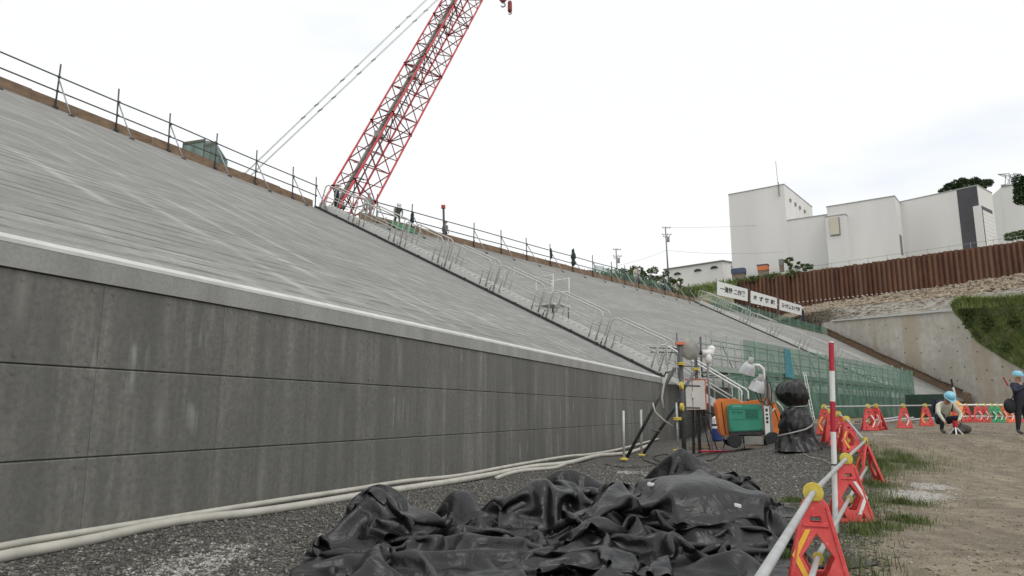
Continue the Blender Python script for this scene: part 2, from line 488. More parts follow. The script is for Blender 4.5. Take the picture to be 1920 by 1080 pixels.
for i in range(nseg):
    p0 = W0 + dir1 * (Lw * i / nseg + 0.0006); p1 = W0 + dir1 * (Lw * (i + 1) / nseg - 0.0006)
    q = [p0 + dn1 * 0.034 - V(0, 0, 0.035), p0 + dn1 * 0.028 + V(0, 0, 0.012), p0 - dn1 * 0.10 + V(0, 0, 0.085), p0 - dn1 * 0.10 - V(0, 0, 0.035)]
    mb.prism(q, p1 - p0)
mb.build('arris', M['fresh_edge'], sw1)
# cast panels: three rows, formwork pitch about 2 m
PW = 1.99
rows = [(-0.25, 0.955), (0.955, 2.03), (2.03, 3.085)]
pan_me = {}
for r_, (z0, z1) in enumerate(rows):
    mbp = MB(); g_ = 0.007
    ch_ = 0.014; pr_ = [(0.025, z0 + g_), (-0.025 + .008, z0 + g_), (-0.025, z0 + g_ + ch_ * .6), (-0.025, z1 - g_ - ch_), (-0.025 + .012, z1 - g_), (0.025, z1 - g_)]
    mbp.prism([(0.0022, y_, z_) for y_, z_ in pr_], (PW - 0.0044, 0, 0))
    tmp = mbp.build('tmp', M['wall'], None)
    pan_me[r_] = tmp.data; pan_me[r_].name = 'panel'; bpy.data.objects.remove(tmp)
ang1 = math.atan2(dir1.y, dir1.x)
t0 = (Wa - W0).length + 1.30
k0 = int(t0 // PW); start = t0 - k0 * PW
ncol = int((Lw - start) // PW)
for r_ in range(3):
    for c_ in range(ncol + 1):
        if start + (c_ + 1) * PW > Lw + 0.02: 
            continue
        p = W0 + dir1 * (start + c_ * PW) - dn1 * (0.027 + random.uniform(-0.0015, 0.0015))
        o = link('panel', pan_me[r_], sw1, (p.x - o1.x, p.y - o1.y, 0), (0, 0, ang1))
# the short closing panel at the corner
te = start + ncol * PW
if Lw - te > 0.1:
    for r_, (z0, z1) in enumerate(rows):
        mbp = MB(o1); a_ = W0 + dir1 * (te + 0.009); b_ = W0 + dir1 * Lw
        mbp.prism([V(a_.x, a_.y, z0 + .009), V(b_.x, b_.y, z0 + .009), V(b_.x, b_.y, z1 - .009), V(a_.x, a_.y, z1 - .009)], -dn1 * 0.05)
        mbp.build('panel', M['wall'], sw1)
# form-tie plugs beside the joints
mb = MB(o1)
for r_ in (0, 1, 2):
    z0, z1 = rows[r_]
    for c_ in range(ncol):
        for du in (0.13, PW / 2, PW - 0.13):
            for zz in (z0 + 0.10, z1 - 0.10):
                p = W0 + dir1 * (start + c_ * PW + du) + dn1 * 0.0015; p.z = zz
                mb.lathe([(0.030, -0.004), (0.030, 0.0012), (0.024, 0.0018)], p, dn1, 10)
mb.build('tie_plug', M['wall'], sw1)['kind'] = 'stuff'
# end face of the wall beyond the corner
# ---------------------------------------------------------------- far section
sw2 = thing('seawall', 'far stretch of sloped concrete seawall beyond the aluminium stairs', 'seawall', (Wk.x, Wk.y, 0))
o2 = sw2.location
slope_face('slope_face', Wk, W3, C3, Ck, 90, 40, M['slope_far'], sw2, o2)
mb = MB(o2)
mb.prism([Wk - V(0, 0, ZT), W3 - V(0, 0, ZT), W3 - V(0, 0, 0.35), Wk - V(0, 0, 0.35)], -dn2 * 0.5)
mb.build('wall_face', M['wall'], sw2)
mb = MB(o2)
L2 = (W3 - Wk).length
for i in range(26):
    p0 = Wk + dir2 * (L2 * i / 26 + 0.006); p1 = Wk + dir2 * (L2 * (i + 1) / 26 - 0.006)
    mb.prism([p0 + dn2 * 0.05 - V(0, 0, 0.35), p1 + dn2 * 0.05 - V(0, 0, 0.35), p1 + dn2 * 0.05 + V(0, 0, 0.02), p0 + dn2 * 0.05 + V(0, 0, 0.02)], -dn2 * 0.4)
mb.build('coping', M['fresh_edge'], sw2)
mb = MB(o2)   # end face of the embankment
mb.prism([V(W3.x, W3.y, 0) , W3, C3, V(C3.x, C3.y, 0)], dir2 * -0.3)
mb.build('end_face', M['coping'], sw2)

# ---------------------------------------------------------------- crest and hinterland
M['earth'] = mat('bare_earth', (0.17, 0.13, 0.09), (0.30, 0.24, 0.17), 0.6, 0.95, bump=0.5, bscale=3)
mb = MB()
back1 = -dn1 * 7.0; back2 = -dn2 * 7.0
mb.add([C0, Ck, Ck + (back1 + back2) / 2, C0 + back1], [(0, 1, 2, 3)])
mb.add([Ck, C3, C3 + back2, Ck + (back1 + back2) / 2], [(0, 1, 2, 3)])
zb = 13.0
q0 = C0 + back1 * 2.2; q1 = Ck + (back1 + back2) * 1.1; q3 = C3 + back2 * 2.2
for q in (q0, q1, q3): q.z = zb
mb.add([C0 + back1, Ck + (back1 + back2) / 2, q1, q0], [(0, 1, 2, 3)])
mb.add([Ck + (back1 + back2) / 2, C3 + back2, q3, q1], [(0, 1, 2, 3)])
tag(mb.build('embankment_crest', M['earth']), 'earth top of the embankment behind the crest boards', None, kind='structure')
# ================================================================ ground sheet
def ground_mat():
    m, t, b = new_mat('gravel_and_dirt'); g = NG(m); P = g.pos()
    at = lambda nm: g.n('ShaderNodeAttribute', attribute_name=nm).outputs['Fac']
    dirt, pale, turf = at('dirt'), at('pale'), at('turf')
    vor = g.n('ShaderNodeTexVoronoi', {'Vector': P, 'Scale': 26.0}, feature='F1')
    vcol = g.n('ShaderNodeSeparateColor', {0: vor.outputs['Color']}).outputs[0]
    vd = vor.outputs['Distance']
    n1 = g.noise(P, 3.0, 5); n2 = g.noise(P, 0.55, 4); n3 = g.noise(P, 40, 3)
    grav = g.ramp(vcol, [(0.0, (0.050, 0.047, 0.040)), (0.55, (0.135, 0.127, 0.109)), (0.90, (0.215, 0.205, 0.178)), (1.0, (0.36, 0.345, 0.31))])
    grav = g.mix(g.ramp(n2, [(0.35, 0.0), (0.7, 0.45)]), grav, (0.05, 0.048, 0.042))
    grav = g.mix(g.ramp(vd, [(0.35, 0.0), (0.6, 0.8)]), grav, (0.018, 0.017, 0.015))
    d0 = g.ramp(n1, [(0.30, (0.125, 0.102, 0.068)), (0.5, (0.235, 0.196, 0.135)), (0.70, (0.345, 0.30, 0.22))])
    d0 = g.mix(g.ramp(n2, [(0.35, 0.0), (0.65, 0.6)]), d0, (0.160, 0.128, 0.083))
    rut = g.noise(g.mapv(P, (1.1, .10, 1), rot=(0, 0, math.radians(-14))), 1.0, 5, .6)
    d0 = g.mix(g.ramp(rut, [(.50, 0.), (.62, .65)]), d0, (.130, .106, .072)); d0 = g.mix(g.ramp(rut, [(.30, .45), (.42, 0.)]), d0, (.30, .26, .19))
    peb = g.ramp(vcol, [(0.80, 0.0), (0.86, 0.75)])
    d0 = g.mix(g.math('MULTIPLY', peb, g.ramp(n2, [(0.40, 0.15), (0.6, 0.9)])), d0, (0.28, 0.255, 0.215))
    d0 = g.mix(g.ramp(n3, [(0.4, 0.5), (0.55, 0.0)]), d0, (0.085, 0.067, 0.044))
    mixn = g.math('ADD', dirt, g.math('MULTIPLY', g.math('SUBTRACT', n1, 0.5), 0.7))
    c = g.mix(g.ramp(mixn, [(0.42, 0.0), (0.58, 1.0)]), grav, d0)
    pn = g.math('ADD', pale, g.math('MULTIPLY', g.math('SUBTRACT', g.noise(P, 9, 4), 0.5), 1.1))
    c = g.mix(g.ramp(pn, [(0.50, 0.0), (0.62, 0.85)]), c, (0.40, 0.38, 0.35))
    tn = g.math('ADD', turf, g.math('MULTIPLY', g.math('SUBTRACT', g.noise(P, 5, 4), 0.5), 0.9))
    c = g.mix(g.ramp(tn, [(0.45, 0.0), (0.7, 0.7)]), c, (0.075, 0.088, 0.036))
    t.links.new(c, b.inputs['Base Color']); b.inputs['Roughness'].default_value = 0.92
    h = g.math('ADD', g.math('MULTIPLY', vd, -0.8), g.math('MULTIPLY', n1, 0.6))
    t.links.new(g.bump(h, 0.7, 0.03), b.inputs['Normal'])
    return m
M['ground'] = ground_mat()
def axis(parts):
    out = []
    for a, b_, s_ in parts: out += list(np.arange(a, b_, s_))
    return out
xs = [-900, -400, -150, -60, -25] + axis([(-14, 16, 0.25), (16, 45, 1.0), (45, 80, 5)]) + [100, 150, 300, 600, 1200]
ys = [-300, -60, -15, -4] + axis([(0, 30, 0.25), (30, 60, 1.0), (60, 130, 5)]) + [150, 250, 500, 1000, 1800]
line_pts = [V(1.2, 3.2, 0), V(2.75, 6.3, 0), V(4.8, 10.3, 0), V(8.0, 16.0, 0), V(10.2, 22, 0), V(16, 30, 0)]
def side_of_line(x, y):
    """signed distance right of the barricade line"""
    if y < line_pts[0].y: a, b_ = line_pts[0], line_pts[1]
    else:
        a, b_ = line_pts[-2], line_pts[-1]
        for i in range(len(line_pts) - 1):
            if line_pts[i].y <= y < line_pts[i + 1].y: a, b_ = line_pts[i], line_pts[i + 1]; break
    tt = (y - a.y) / (b_.y - a.y); xl = a.x + (b_.x - a.x) * tt
    return (x - xl) * 0.86
pale_spots = [(Gp(1718, 928), 0.75), (Gp(1742, 912), 0.55), (Gp(1700, 940), 0.45), (Gp(375, 1052), 0.55), (Gp(330, 1075), 0.5), (Gp(440, 1028), 0.35), (Gp(1180, 886), 0.5), (Gp(1235, 890), 0.45), (Gp(1650, 815), 0.6)]
turf_spots = [(Gp(x_, y_), r_) for x_, y_, r_ in [(1655, 872, 1.0), (1690, 862, 1.0), (1640, 910, .6), (1690, 945, .5), (1650, 990, .35), (1700, 978, .35), (1620, 1000, .3), (1620, 880, .7), (1600, 950, .4), (1560, 1060, .25), (1500, 960, .3), (1480, 940, .3), (1470, 1050, .25)]]
gv = []; ga = {'dirt': [], 'pale': [], 'turf': []}
for y in ys:
    for x in xs:
        near = -20 < x < 60 and -6 < y < 70
        gv.append((x, y, ground_z(x, y)))
        s_ = side_of_line(x, y) if y < 32 else (x - 14)
        ga['dirt'].append(min(1, max(0, 0.5 + s_ * 0.55)))
        p_ = 0.0
        for c_, r_ in pale_spots:
            d_ = math.hypot(x - c_.x, (y - c_.y) * 0.8) / r_; p_ = max(p_, 0.95 * max(0, 1.25 - d_))
        ga['pale'].append(min(p_, .8))
        p_ = 0.0
        for c_, r_ in turf_spots:
            d_ = math.hypot(x - c_.x, (y - c_.y) * 0.8) / (r_ * 1.2); p_ = max(p_, max(0, 1.1 - d_))
        ga['turf'].append(min(p_, .8))
nx = len(xs)
gf = [(j * nx + i, j * nx + i + 1, (j + 1) * nx + i + 1, (j + 1) * nx + i) for j in range(len(ys) - 1) for i in range(nx - 1)]
me = bpy.data.meshes.new('ground'); me.from_pydata(gv, [], gf)
for k_, arr in ga.items():
    a_ = me.attributes.new(k_, 'FLOAT', 'POINT'); a_.data.foreach_set('value', np.array(arr, dtype=np.float32))
me.materials.append(M['ground']); me.polygons.foreach_set('use_smooth', [True] * len(me.polygons))
gr = link('ground', me); tag(gr, 'dark gravel and bare dirt of the construction yard', None, kind='structure')

# ---------------------------------------------------------------- loose stones
def stones(name, pts, sizes, material, label, parent=None):
    base = np.array([(1, 0, 0), (-1, 0, 0), (0, 1, 0), (0, -1, 0), (0, 0, 1), (0, 0, -1)], dtype=float)
    tri = np.array([(0, 2, 4), (2, 1, 4), (1, 3, 4), (3, 0, 4), (2, 0, 5), (1, 2, 5), (3, 1, 5), (0, 3, 5)])
    n = len(pts)
    sc = rng.uniform(0.55, 1.25, (n, 6, 1)) * base[None] * sizes[:, None, None]
    sc[:, :, 2] *= 0.65
    a = rng.uniform(0, 6.28, n); ca, sa = np.cos(a), np.sin(a)
    x = sc[:, :, 0] * ca[:, None] - sc[:, :, 1] * sa[:, None]; y = sc[:, :, 0] * sa[:, None] + sc[:, :, 1] * ca[:, None]
    sc[:, :, 0], sc[:, :, 1] = x, y
    sc += rng.normal(0, 0.18, sc.shape) * sizes[:, None, None]
    vs = (sc + pts[:, None, :]).reshape(-1, 3)
    fs = (tri[None] + (np.arange(n) * 6)[:, None, None]).reshape(-1, 3)
    me = bpy.data.meshes.new(name)
    me.vertices.add(len(vs)); me.vertices.foreach_set('co', vs.ravel())
    me.loops.add(len(fs) * 3); me.loops.foreach_set('vertex_index', fs.ravel().astype(np.int32))
    me.polygons.add(len(fs)); me.polygons.foreach_set('loop_start', np.arange(0, len(fs) * 3, 3, dtype=np.int32))
    me.update(calc_edges=True); me.materials.append(material)
    o = link(name, me); tag(o, label, None, kind='stuff'); return o
def stone_mat(name, stops):
    m, t, b = new_mat(name); g = NG(m); P = g.pos()
    vor = g.n('ShaderNodeTexVoronoi', {'Vector': P, 'Scale': 17.0})
    c = g.n('ShaderNodeSeparateColor', {0: vor.outputs['Color']}).outputs[0]
    t.links.new(g.ramp(c, stops), b.inputs['Base Color']); b.inputs['Roughness'].default_value = 0.85
    return m
M['stone_dark'] = stone_mat('dark_stone', [(0.0, (0.060, 0.056, 0.048)), (0.6, (0.145, 0.136, 0.117)), (0.93, (0.235, 0.223, 0.195)), (1.0, (0.38, 0.365, 0.33))])
M['stone_tan'] = stone_mat('tan_stone', [(0.0, (0.13, 0.105, 0.075)), (0.6, (0.24, 0.20, 0.155)), (1.0, (0.42, 0.39, 0.34))])
M['stone_pale'] = stone_mat('pale_stone', [(0.0, (0.32, 0.31, 0.28)), (1.0, (0.55, 0.54, 0.51))])
def scatter(n, x0, x1, y0, y1, ok):
    P = []
    yy = y0 + (y1 - y0) * rng.random(n) ** 1.7; xx = x0 + (x1 - x0) * rng.random(n)
    for x, y in zip(xx, yy):
        if ok(x, y): P.append((x, y, ground_z(x, y) + 0.004))
    return np.array(P)
def wall_s(x, y): return (x - Wk.x) * dn1.x + (y - Wk.y) * dn1.y
P_ = scatter(62000, -5.5, 9.5, 5.6, 21, lambda x, y: wall_s(x, y) > 0.12 and side_of_line(x, y) < 0.15 + random.gauss(0, .25))
stones('gravel', P_, 0.012 + 0.026 * rng.random(len(P_)) ** 2, M['stone_dark'], 'dark crushed gravel along the foot of the wall')
P_ = scatter(26000, 2.5, 22, 6.0, 30, lambda x, y: side_of_line(x, y) > random.gauss(0.1, .3) and (0.5 + .5 * math.sin(x * .9 + y * 1.7) * math.sin(y * .8 - x * .5) > random.random() or y > 17))
stones('pebbles', P_, 0.008 + 0.022 * rng.random(len(P_)) ** 3, M['stone_tan'], 'tan pebbles strewn over the bare dirt yard')
PP = []
for c_, r_ in pale_spots:
    for _ in range(int(260 * r_)):
        x = c_.x + random.gauss(0, r_ * .55); y = c_.y + random.gauss(0, r_ * .5)
        PP.append((x, y, ground_z(x, y) + .005))
for _ in range(350):
    x = random.uniform(-5, 7); y = random.uniform(6.5, 18)
    if wall_s(x, y) > .2 and side_of_line(x, y) < 0: PP.append((x, y, ground_z(x, y) + .01))
PP = np.array(PP)
stones('pale_chippings', PP, 0.009 + 0.017 * rng.random(len(PP)) ** 2, M['stone_pale'], 'pale chippings spilled on the gravel and dirt')

# ---------------------------------------------------------------- grass
def grass(name, spots, material, label, blade=(0.0025, 0.006), dens=1.0, parent=None):
    vs = []; fs = []
    for (x, y, z, h) in spots:
        a = random.uniform(0, 6.28); w = random.uniform(*blade); lean = random.uniform(0.1, 0.7) * h
        dx, dy = math.cos(a), math.sin(a); px, py = -dy * w, dx * w
        k = len(vs)
        vs += [(x - px, y - py, z - 0.01), (x + px, y + py, z - 0.01), (x + dx * lean * .35 + px * .8, y + dy * lean * .35 + py * .8, z + h * .6),
               (x + dx * lean * .35 - px * .8, y + dy * lean * .35 - py * .8, z + h * .6), (x + dx * lean, y + dy * lean, z + h)]
        fs += [(k, k + 1, k + 2, k + 3), (k + 3, k + 2, k + 4)]
    me = bpy.data.meshes.new(name); me.from_pydata(vs, [], fs); me.materials.append(material)
    o = link(name, me, parent); tag(o, label, None, kind='stuff'); return o
def leaf_mat(name, c1, c2, sc=2.0):
    m, t, b = new_mat(name); g = NG(m); P = g.pos()
    n = g.noise(P, sc, 3); w = g.n('ShaderNodeTexWhiteNoise', {'Vector': g.mapv(P, (9, 9, 9))}).outputs['Value']
    f = g.math('ADD', g.math('MULTIPLY', n, 0.75), g.math('MULTIPLY', w, 0.25))
    t.links.new(g.ramp(f, [(0.3, c1), (0.7, c2)]), b.inputs['Base Color']); b.inputs['Roughness'].default_value = 0.65
    b.inputs['Specular IOR Level'].default_value = 0.25
    return m
M['grass'] = leaf_mat('yard_grass', (0.065, 0.095, 0.028), (0.17, 0.20, 0.075), 2.2)
M['grass_bank'] = leaf_mat('bank_grass', (0.10, 0.15, 0.040), (0.30, 0.36, 0.13), 0.5)
M['leaf_dark'] = leaf_mat('dark_leaf', (0.016, 0.034, 0.012), (0.050, 0.082, 0.028), 0.8)
M['leaf_mid'] = leaf_mat('mid_leaf', (0.045, 0.078, 0.022), (0.125, 0.17, 0.055), 0.8)
sp = []
for c_, r_ in turf_spots:
    for _ in range(int(2300 * r_)):
        rr = r_ * abs(random.gauss(0, .62)); a = random.uniform(0, 6.28)
        x = c_.x + rr * math.cos(a); y = c_.y + rr * math.sin(a) * 1.1
        if math.sin(x * 5 + y * 3) * math.sin(y * 4.3 - x * 2) > -0.35 + random.uniform(-.3, .3):
            sp.append((x, y, ground_z(x, y), random.uniform(.03, .12) * (1.35 if r_ > .6 else 1)))
for i in range(2600):     # a loose verge along the barricades
    y = random.uniform(5.5, 19); x = 0
    a_ = [p for p in line_pts]
    for j in range(len(a_) - 1):
        if a_[j].y <= y < a_[j + 1].y:
            t_ = (y - a_[j].y) / (a_[j + 1].y - a_[j].y); x = a_[j].x + (a_[j + 1].x - a_[j].x) * t_
    x += random.gauss(0.05, .28)
    if math.sin(y * 2.1) + math.sin(y * 5.3 + 1) > random.uniform(-1.2, .8): sp.append((x, y, ground_z(x, y), random.uniform(.05, .22)))
grass('grass', sp, M['grass'], 'green grass tufts growing along the barricades and on the dirt')

# ---------------------------------------------------------------- pale hoses along the wall foot
M['hose'] = mat('pale_hose', (0.40, 0.385, 0.33), (0.52, 0.50, 0.44), 4, 0.6)
def hose(pxs, r, label, dz=0.0, out=0.0, wig=0.0):
    pts = []
    for (x, y) in pxs:
        p = Gp(x, y)
        s_ = wall_s(p.x, p.y)
        if s_ < r + 0.05: p = p + dn1 * (r + 0.05 - s_)
        p.z = ground_z(p.x, p.y) + r * 0.95 + dz; pts.append(p)
    fine = []
    for i in range(len(pts) - 1):
        p0 = pts[max(0, i - 1)]; p1 = pts[i]; p2 = pts[i + 1]; p3 = pts[min(len(pts) - 1, i + 2)]
        for k in range(8):
            t_ = k / 8
            q = 0.5 * ((2 * p1) + (p2 - p0) * t_ + (2 * p0 - 5 * p1 + 4 * p2 - p3) * t_ * t_ + (3 * p1 - p0 - 3 * p2 + p3) * t_ ** 3)
            q = Vector(q); q.z = max(q.z, ground_z(q.x, q.y) + r * .95) 
            fine.append(q)
    fine.append(pts[-1])
    mb = MB(fine[0]); mb.path(fine, r, 12)
    o = mb.build('hose', M['hose'], smooth=True); tag(o, label, 'hose', 'hoses along the wall foot'); return o
hose([(-160, 1100), (0, 1056), (160, 1024), (330, 987), (480, 968), (600, 949), (700, 931), (830, 911), (930, 893), (1000, 879), (1065, 872), (1120, 858), (1180, 852), (1215, 838)], 0.062, 'thick pale hose lying foremost along the foot of the wall')
hose([(-160, 1085), (0, 1043), (160, 1012), (300, 982), (420, 958), (560, 944), (660, 928), (760, 911), (860, 900), (960, 880), (1060, 862), (1110, 857), (1165, 846), (1235, 826)], 0.045, 'thinner pale hose tucked between the front hose and the wall', dz=0.05)
hose([(930, 900), (980, 886), (1040, 880), (1062, 872)], 0.045, 'short pale hose end splitting off towards the gravel', dz=.0)
# ================================================================ crest boards and guard rails
ground = gr
def crest_line(a, b, pxs): 
    d = (b - a).normalized()
    return [col_hit(a - d * 40, d, px) for px in pxs]
def board_run(a, b, dn, h, seg, label):
    L = (b - a).length; d = (b - a).normalized(); n = max(1, int(round(L / seg)))
    root = thing('crest_board', label, 'formwork board', a)
    for i in range(n):
        p0 = a + d * (L * i / n + .006); p1 = a + d * (L * (i + 1) / n - .006)
        mb = MB(a); hh = h * random.uniform(.94, 1.06); jj = random.uniform(-.02, .02)
        up = V(0, 0, 1) - dn * 0.06
        mb.prism([p0 - dn * (.02 + jj) - V(0, 0, .03), p1 - dn * (.02 + jj) - V(0, 0, .03), p1 - dn * (.02 + jj) + up * hh, p0 - dn * (.02 + jj) + up * hh], -dn * .03)
        mb.build('board', M['wood_form'], root)
    return root
board_run(C0, Ck - crd1 * 0.2, dn1, 0.56, 3.6, 'brown plywood edging boards along the near slope crest')
cr2a = Ck + dir2 * 4.2
board_run(cr2a, C3 - dir2 * 3, dn2, 0.62, 3.6, 'brown plywood edging boards along the far slope crest')

def guard_rail(name, label, pts, dn, dr, H_, r, brace_out, first=None, last=None, hts=(1.75, 0.95), mat_=None, slope_k=0.53):
    mat_ = mat_ or M['dark_pipe']
    root = thing(name, label, 'guard rail', pts[0])
    off = pts[0]
    for p in pts:
        lean = dr * random.uniform(-.03, .03) + dn * random.uniform(-.04, .02)
        mb = MB(off); mb.tube(p - V(0, 0, .05), p + (V(0, 0, 1) + lean) * H_ * random.uniform(.96, 1.04), r, 7); mb.build('post', mat_, root, smooth=True)
        mb = MB(off); foot = p + dn * brace_out - V(0, 0, brace_out * slope_k - 0.03)
        mb.tube(p + V(0, 0, hts[0] - .05), foot, r * .85, 6); mb.build('brace', M['galv'], root, smooth=True)
        for c_, s_ in [(p + V(0, 0, h) + dn * r, (.12, .12, .11)) for h in hts] + [(foot + V(0, 0, .02), (.22, .22, .10)), (p + V(0, 0, .05) + dn * .05, (.2, .2, .14))]:
            mb = MB(off); mb.box(c_, s_); mb.build('clamp', M['steel_dark'], root)
    ends = ([first] if first is not None else []) + list(pts) + ([last] if last is not None else [])
    for h in hts:
        mb = MB(off); mb.path([p + dn * (r * 1.7) + V(0, 0, h + random.uniform(-.03, .03)) for p in ends], r * .9, 7); mb.build('rail', mat_, root, smooth=True)
    return root
px1 = [103, 217, 315, 402, 478, 548]
pp = crest_line(Ca, Ck, px1)
sp_ = (pp[0] - pp[1]).length
pp = [pp[0] + (pp[0] - pp[1]) * k for k in (2, 1)] + pp + crest_line(Ca, Ck, [591])
gr1 = guard_rail('guard_rail', 'steel pipe guard rail on the near crest, left of the crane', pp, dn1, crd1, 2.55, 0.045, 1.35)
px2 = [706, 771, 888, 940, 988, 1032, 1074, 1112, 1147, 1172, 1198, 1222, 1247, 1272, 1293]
pp2 = crest_line(Ck, C3, px2)
guard_rail('guard_rail', 'steel pipe guard rail on the far crest, right of the crane', pp2, dn2, dir2, 2.5, 0.05, 1.7)
# a thick post with a red cap and rags tied to the posts
M['rag'] = mat('dark_rag', (0.02, 0.035, 0.035), (0.05, 0.07, 0.065), 5, 0.9)
p = crest_line(Ck, C3, [833])[0]
root = thing('marker_post', 'thick dark post with a red cap on the far crest', 'post', p)
mb = MB(p); mb.tube(p - V(0, 0, .05), p + V(-.12, 0, 3.0), .10, 8); mb.build('pole', M['dark_pipe'], root)
mb = MB(p); mb.box(p + V(-.14, 0, 3.12), (.36, .3, .3)); mb.build('cap', mat('red_cap', (.45, .06, .03)), root)
def rag(px, h0, h1, w, label):
    p = crest_line(Ck, C3, [px])[0] + dn2 * .1
    mb = MB(p); n = 6
    for k in range(n):
        t_ = k / (n - 1); z_ = lerp(h0, h1, t_)
    prof = []
    for k in range(7):
        t_ = k / 6; prof.append((w * (.35 + .65 * math.sin(math.pi * (.15 + .8 * t_))) * random.uniform(.8, 1.2), lerp(h0, h1, t_)))
    mb.lathe(prof, p, (0, 0, 1), 9)
    for i in range(len(mb.v)):
        x, y, z = mb.v[i]; mb.v[i] = (x + random.uniform(-.06, .06), y + random.uniform(-.06, .06), z + random.uniform(-.1, .1))
    tag(mb.build('tied_sheet', M['rag'], smooth=True), label, 'tied sheet', 'dark sheets tied to the guard rail')
rag(771, 0.7, 1.7, .16, 'dark sheet knotted round the crest post nearest the crane')
rag(1074, 0.7, 2.6, .26, 'tall dark sheet bundled on a crest post left of the utility poles')
rag(1032, 0.9, 1.9, .12, 'small dark sheet tied to the crest post beside the tall bundle')

# second, thinner rail behind the far crest
off = pp2[2] - dn2 * 3
root = thing('back_rail', 'thin pipe rail standing behind the far crest boards', 'guard rail', off)
bp_ = [p - dn2 * 4.5 for p in pp2[1:11]]
for i, p in enumerate(bp_):
    p = p + dir2 * .8
    mb = MB(off); mb.tube(p, p + V(0, 0, 2.3), .04, 6); mb.build('post', M['dark_pipe'], root)
for h in (1.3, 2.1):
    mb = MB(off); mb.path([p + V(0, 0, h) for p in bp_], .035, 6); mb.build('rail', M['dark_pipe'], root)

# ================================================================ aluminium stairs on the slope
def stair_run(label, top, bot, wdir, width, units, hr_h, lift=0.25, both=True, tag_name='slope_stairs', mid=0.5, mat_rail=None, extra_far=True):
    root = thing(tag_name, label, 'stairs', bot)
    e_s = (bot - top); L = e_s.length; e_s.normalize()
    wd = Vector(wdir); wd = (wd - e_s * wd.dot(e_s)).normalized()
    e_n = wd.cross(e_s); 
    if e_n.z < 0: e_n = -e_n
    up = (e_n * 0.8 + V(0, 0, 1) * 0.2).normalized()
    U = L / units
    rail_m = mat_rail or M['alu_dull']
    for k in range(units):
        a = top + e_s * (U * k + .05) + e_n * lift; b = top + e_s * (U * (k + 1) - .05) + e_n * lift
        fl = MB(bot)
        for s_ in (0.03, width - .03):
            fl = MB(bot); fl.beam(a + wd * s_ + e_n * .06, b + wd * s_ + e_n * .06, .05, .38, e_n); fl.build('stringer', M['alu'], root)
        nt = int(U / .42); fl = MB(bot); 
        for j in range(nt):
            c = a + e_s * (U * (j + .5) / nt) + wd * (width / 2) + e_n * .07
            R = Matrix((wd, e_s.cross(V(0, 0, 1)).cross(e_s) * 0 + V(wd.y, -wd.x, 0).normalized(), V(0, 0, 1))).transposed()
            fl.box(c, (width - .08, .30, .04), R.to_3x3())
        fl.build('treads', M['alu'], root)
        mb = MB(bot)     # dark bearers and clamps below
        for j in (0.06, .5, .94):
            c = a + e_s * (U * j) - e_n * .11
            mb.beam(c - wd * .12, c + wd * (width + .12), .09, .09, e_n)
        for s_ in (-.06, width + .06): mb.tube(a + wd * s_ - e_n * .14, b + wd * s_ - e_n * .14, .055, 6)
        mb.beam(a - wd * .16 - e_n * .22, b - wd * .16 - e_n * .22, .08, .08, e_n)
        mb.build('bearer', M['steel_dark'], root)
        for side, sw in ((0, -.03), (1, width + .03)):
            if side == 1 and not both: continue
            o_ = wd * sw; rr = .046
            A = a + e_s * (U * .05) + o_; B = a + e_s * (U * .90) + o_
            h = up * hr_h; q = .28
            pts = [A, A + h * .82, A + h * .93 + e_s * q * .3, A + h + e_s * q, B + h - e_s * q, B + h * .93 - e_s * q * .3, B + h * .82, B]
            mb = MB(bot); mb.path(pts, rr, 7)
            mb.tube(A + h * mid, B + h * mid, rr * .8, 6)
            for j in (.13, .86): 
                c = A + e_s * (U * .85 * j); mb.tube(c + (h * mid if j == .5 else V(0, 0, 0)), c + h, rr * .75, 6)
            mb.build('handrail', rail_m, root, smooth=True)
    return root, e_s, wd, e_n, up
st1, es1, wd1, en1, up1 = stair_run('long aluminium stairs with handrails climbing the slope beside the crane', Ck + dir2 * .25, Wk + dir2 * .25, dir2, 1.15, 7, 1.75)
# work platform standing on the stairs half way
c0 = Zp(1068, 560, 9.2) ; tpl = 0.70
pc = (Ck * (1 - tpl) + Wk * tpl) + dir2 * 2.0 + V(0, 0, .05)
pl = thing('work_platform', 'small railed aluminium platform standing level beside the slope stairs', 'platform', pc)
ph = dir2; pv = dn2
base = pc + V(0, 0, .75)
mb = MB(pc); mb.beam(base - ph * .9, base + ph * .9, 1.5, .07); mb.build('deck', M['alu'], pl)
mb = MB(pc)
for i, (sx, sy) in enumerate(((-.8, -.65), (.8, -.65), (-.8, .65), (.8, .65))):
    q = base + ph * sx + pv * sy
    gz = q.z - .75 - sy * .53 - 0.15
    m2 = MB(pc); m2.tube(q, V(q.x, q.y, gz), .035, 6); m2.build('leg', M['steel_dark'], pl)
m2 = MB(pc)
for sx, sy in ((-.85, -.7), (.85, -.7), (.85, .7), (-.85, .7)):
    q = base + ph * sx + pv * sy; m2.tube(q, q + V(0, 0, 1.9), .03, 6)
for h in (1.0, 1.85):
    m2.path([base + ph * sx + pv * sy + V(0, 0, h) for sx, sy in ((-.85, .7), (-.85, -.7), (.85, -.7), (.85, .7))], .028, 6)
m2.build('railing', M['alu'], pl, smooth=True)

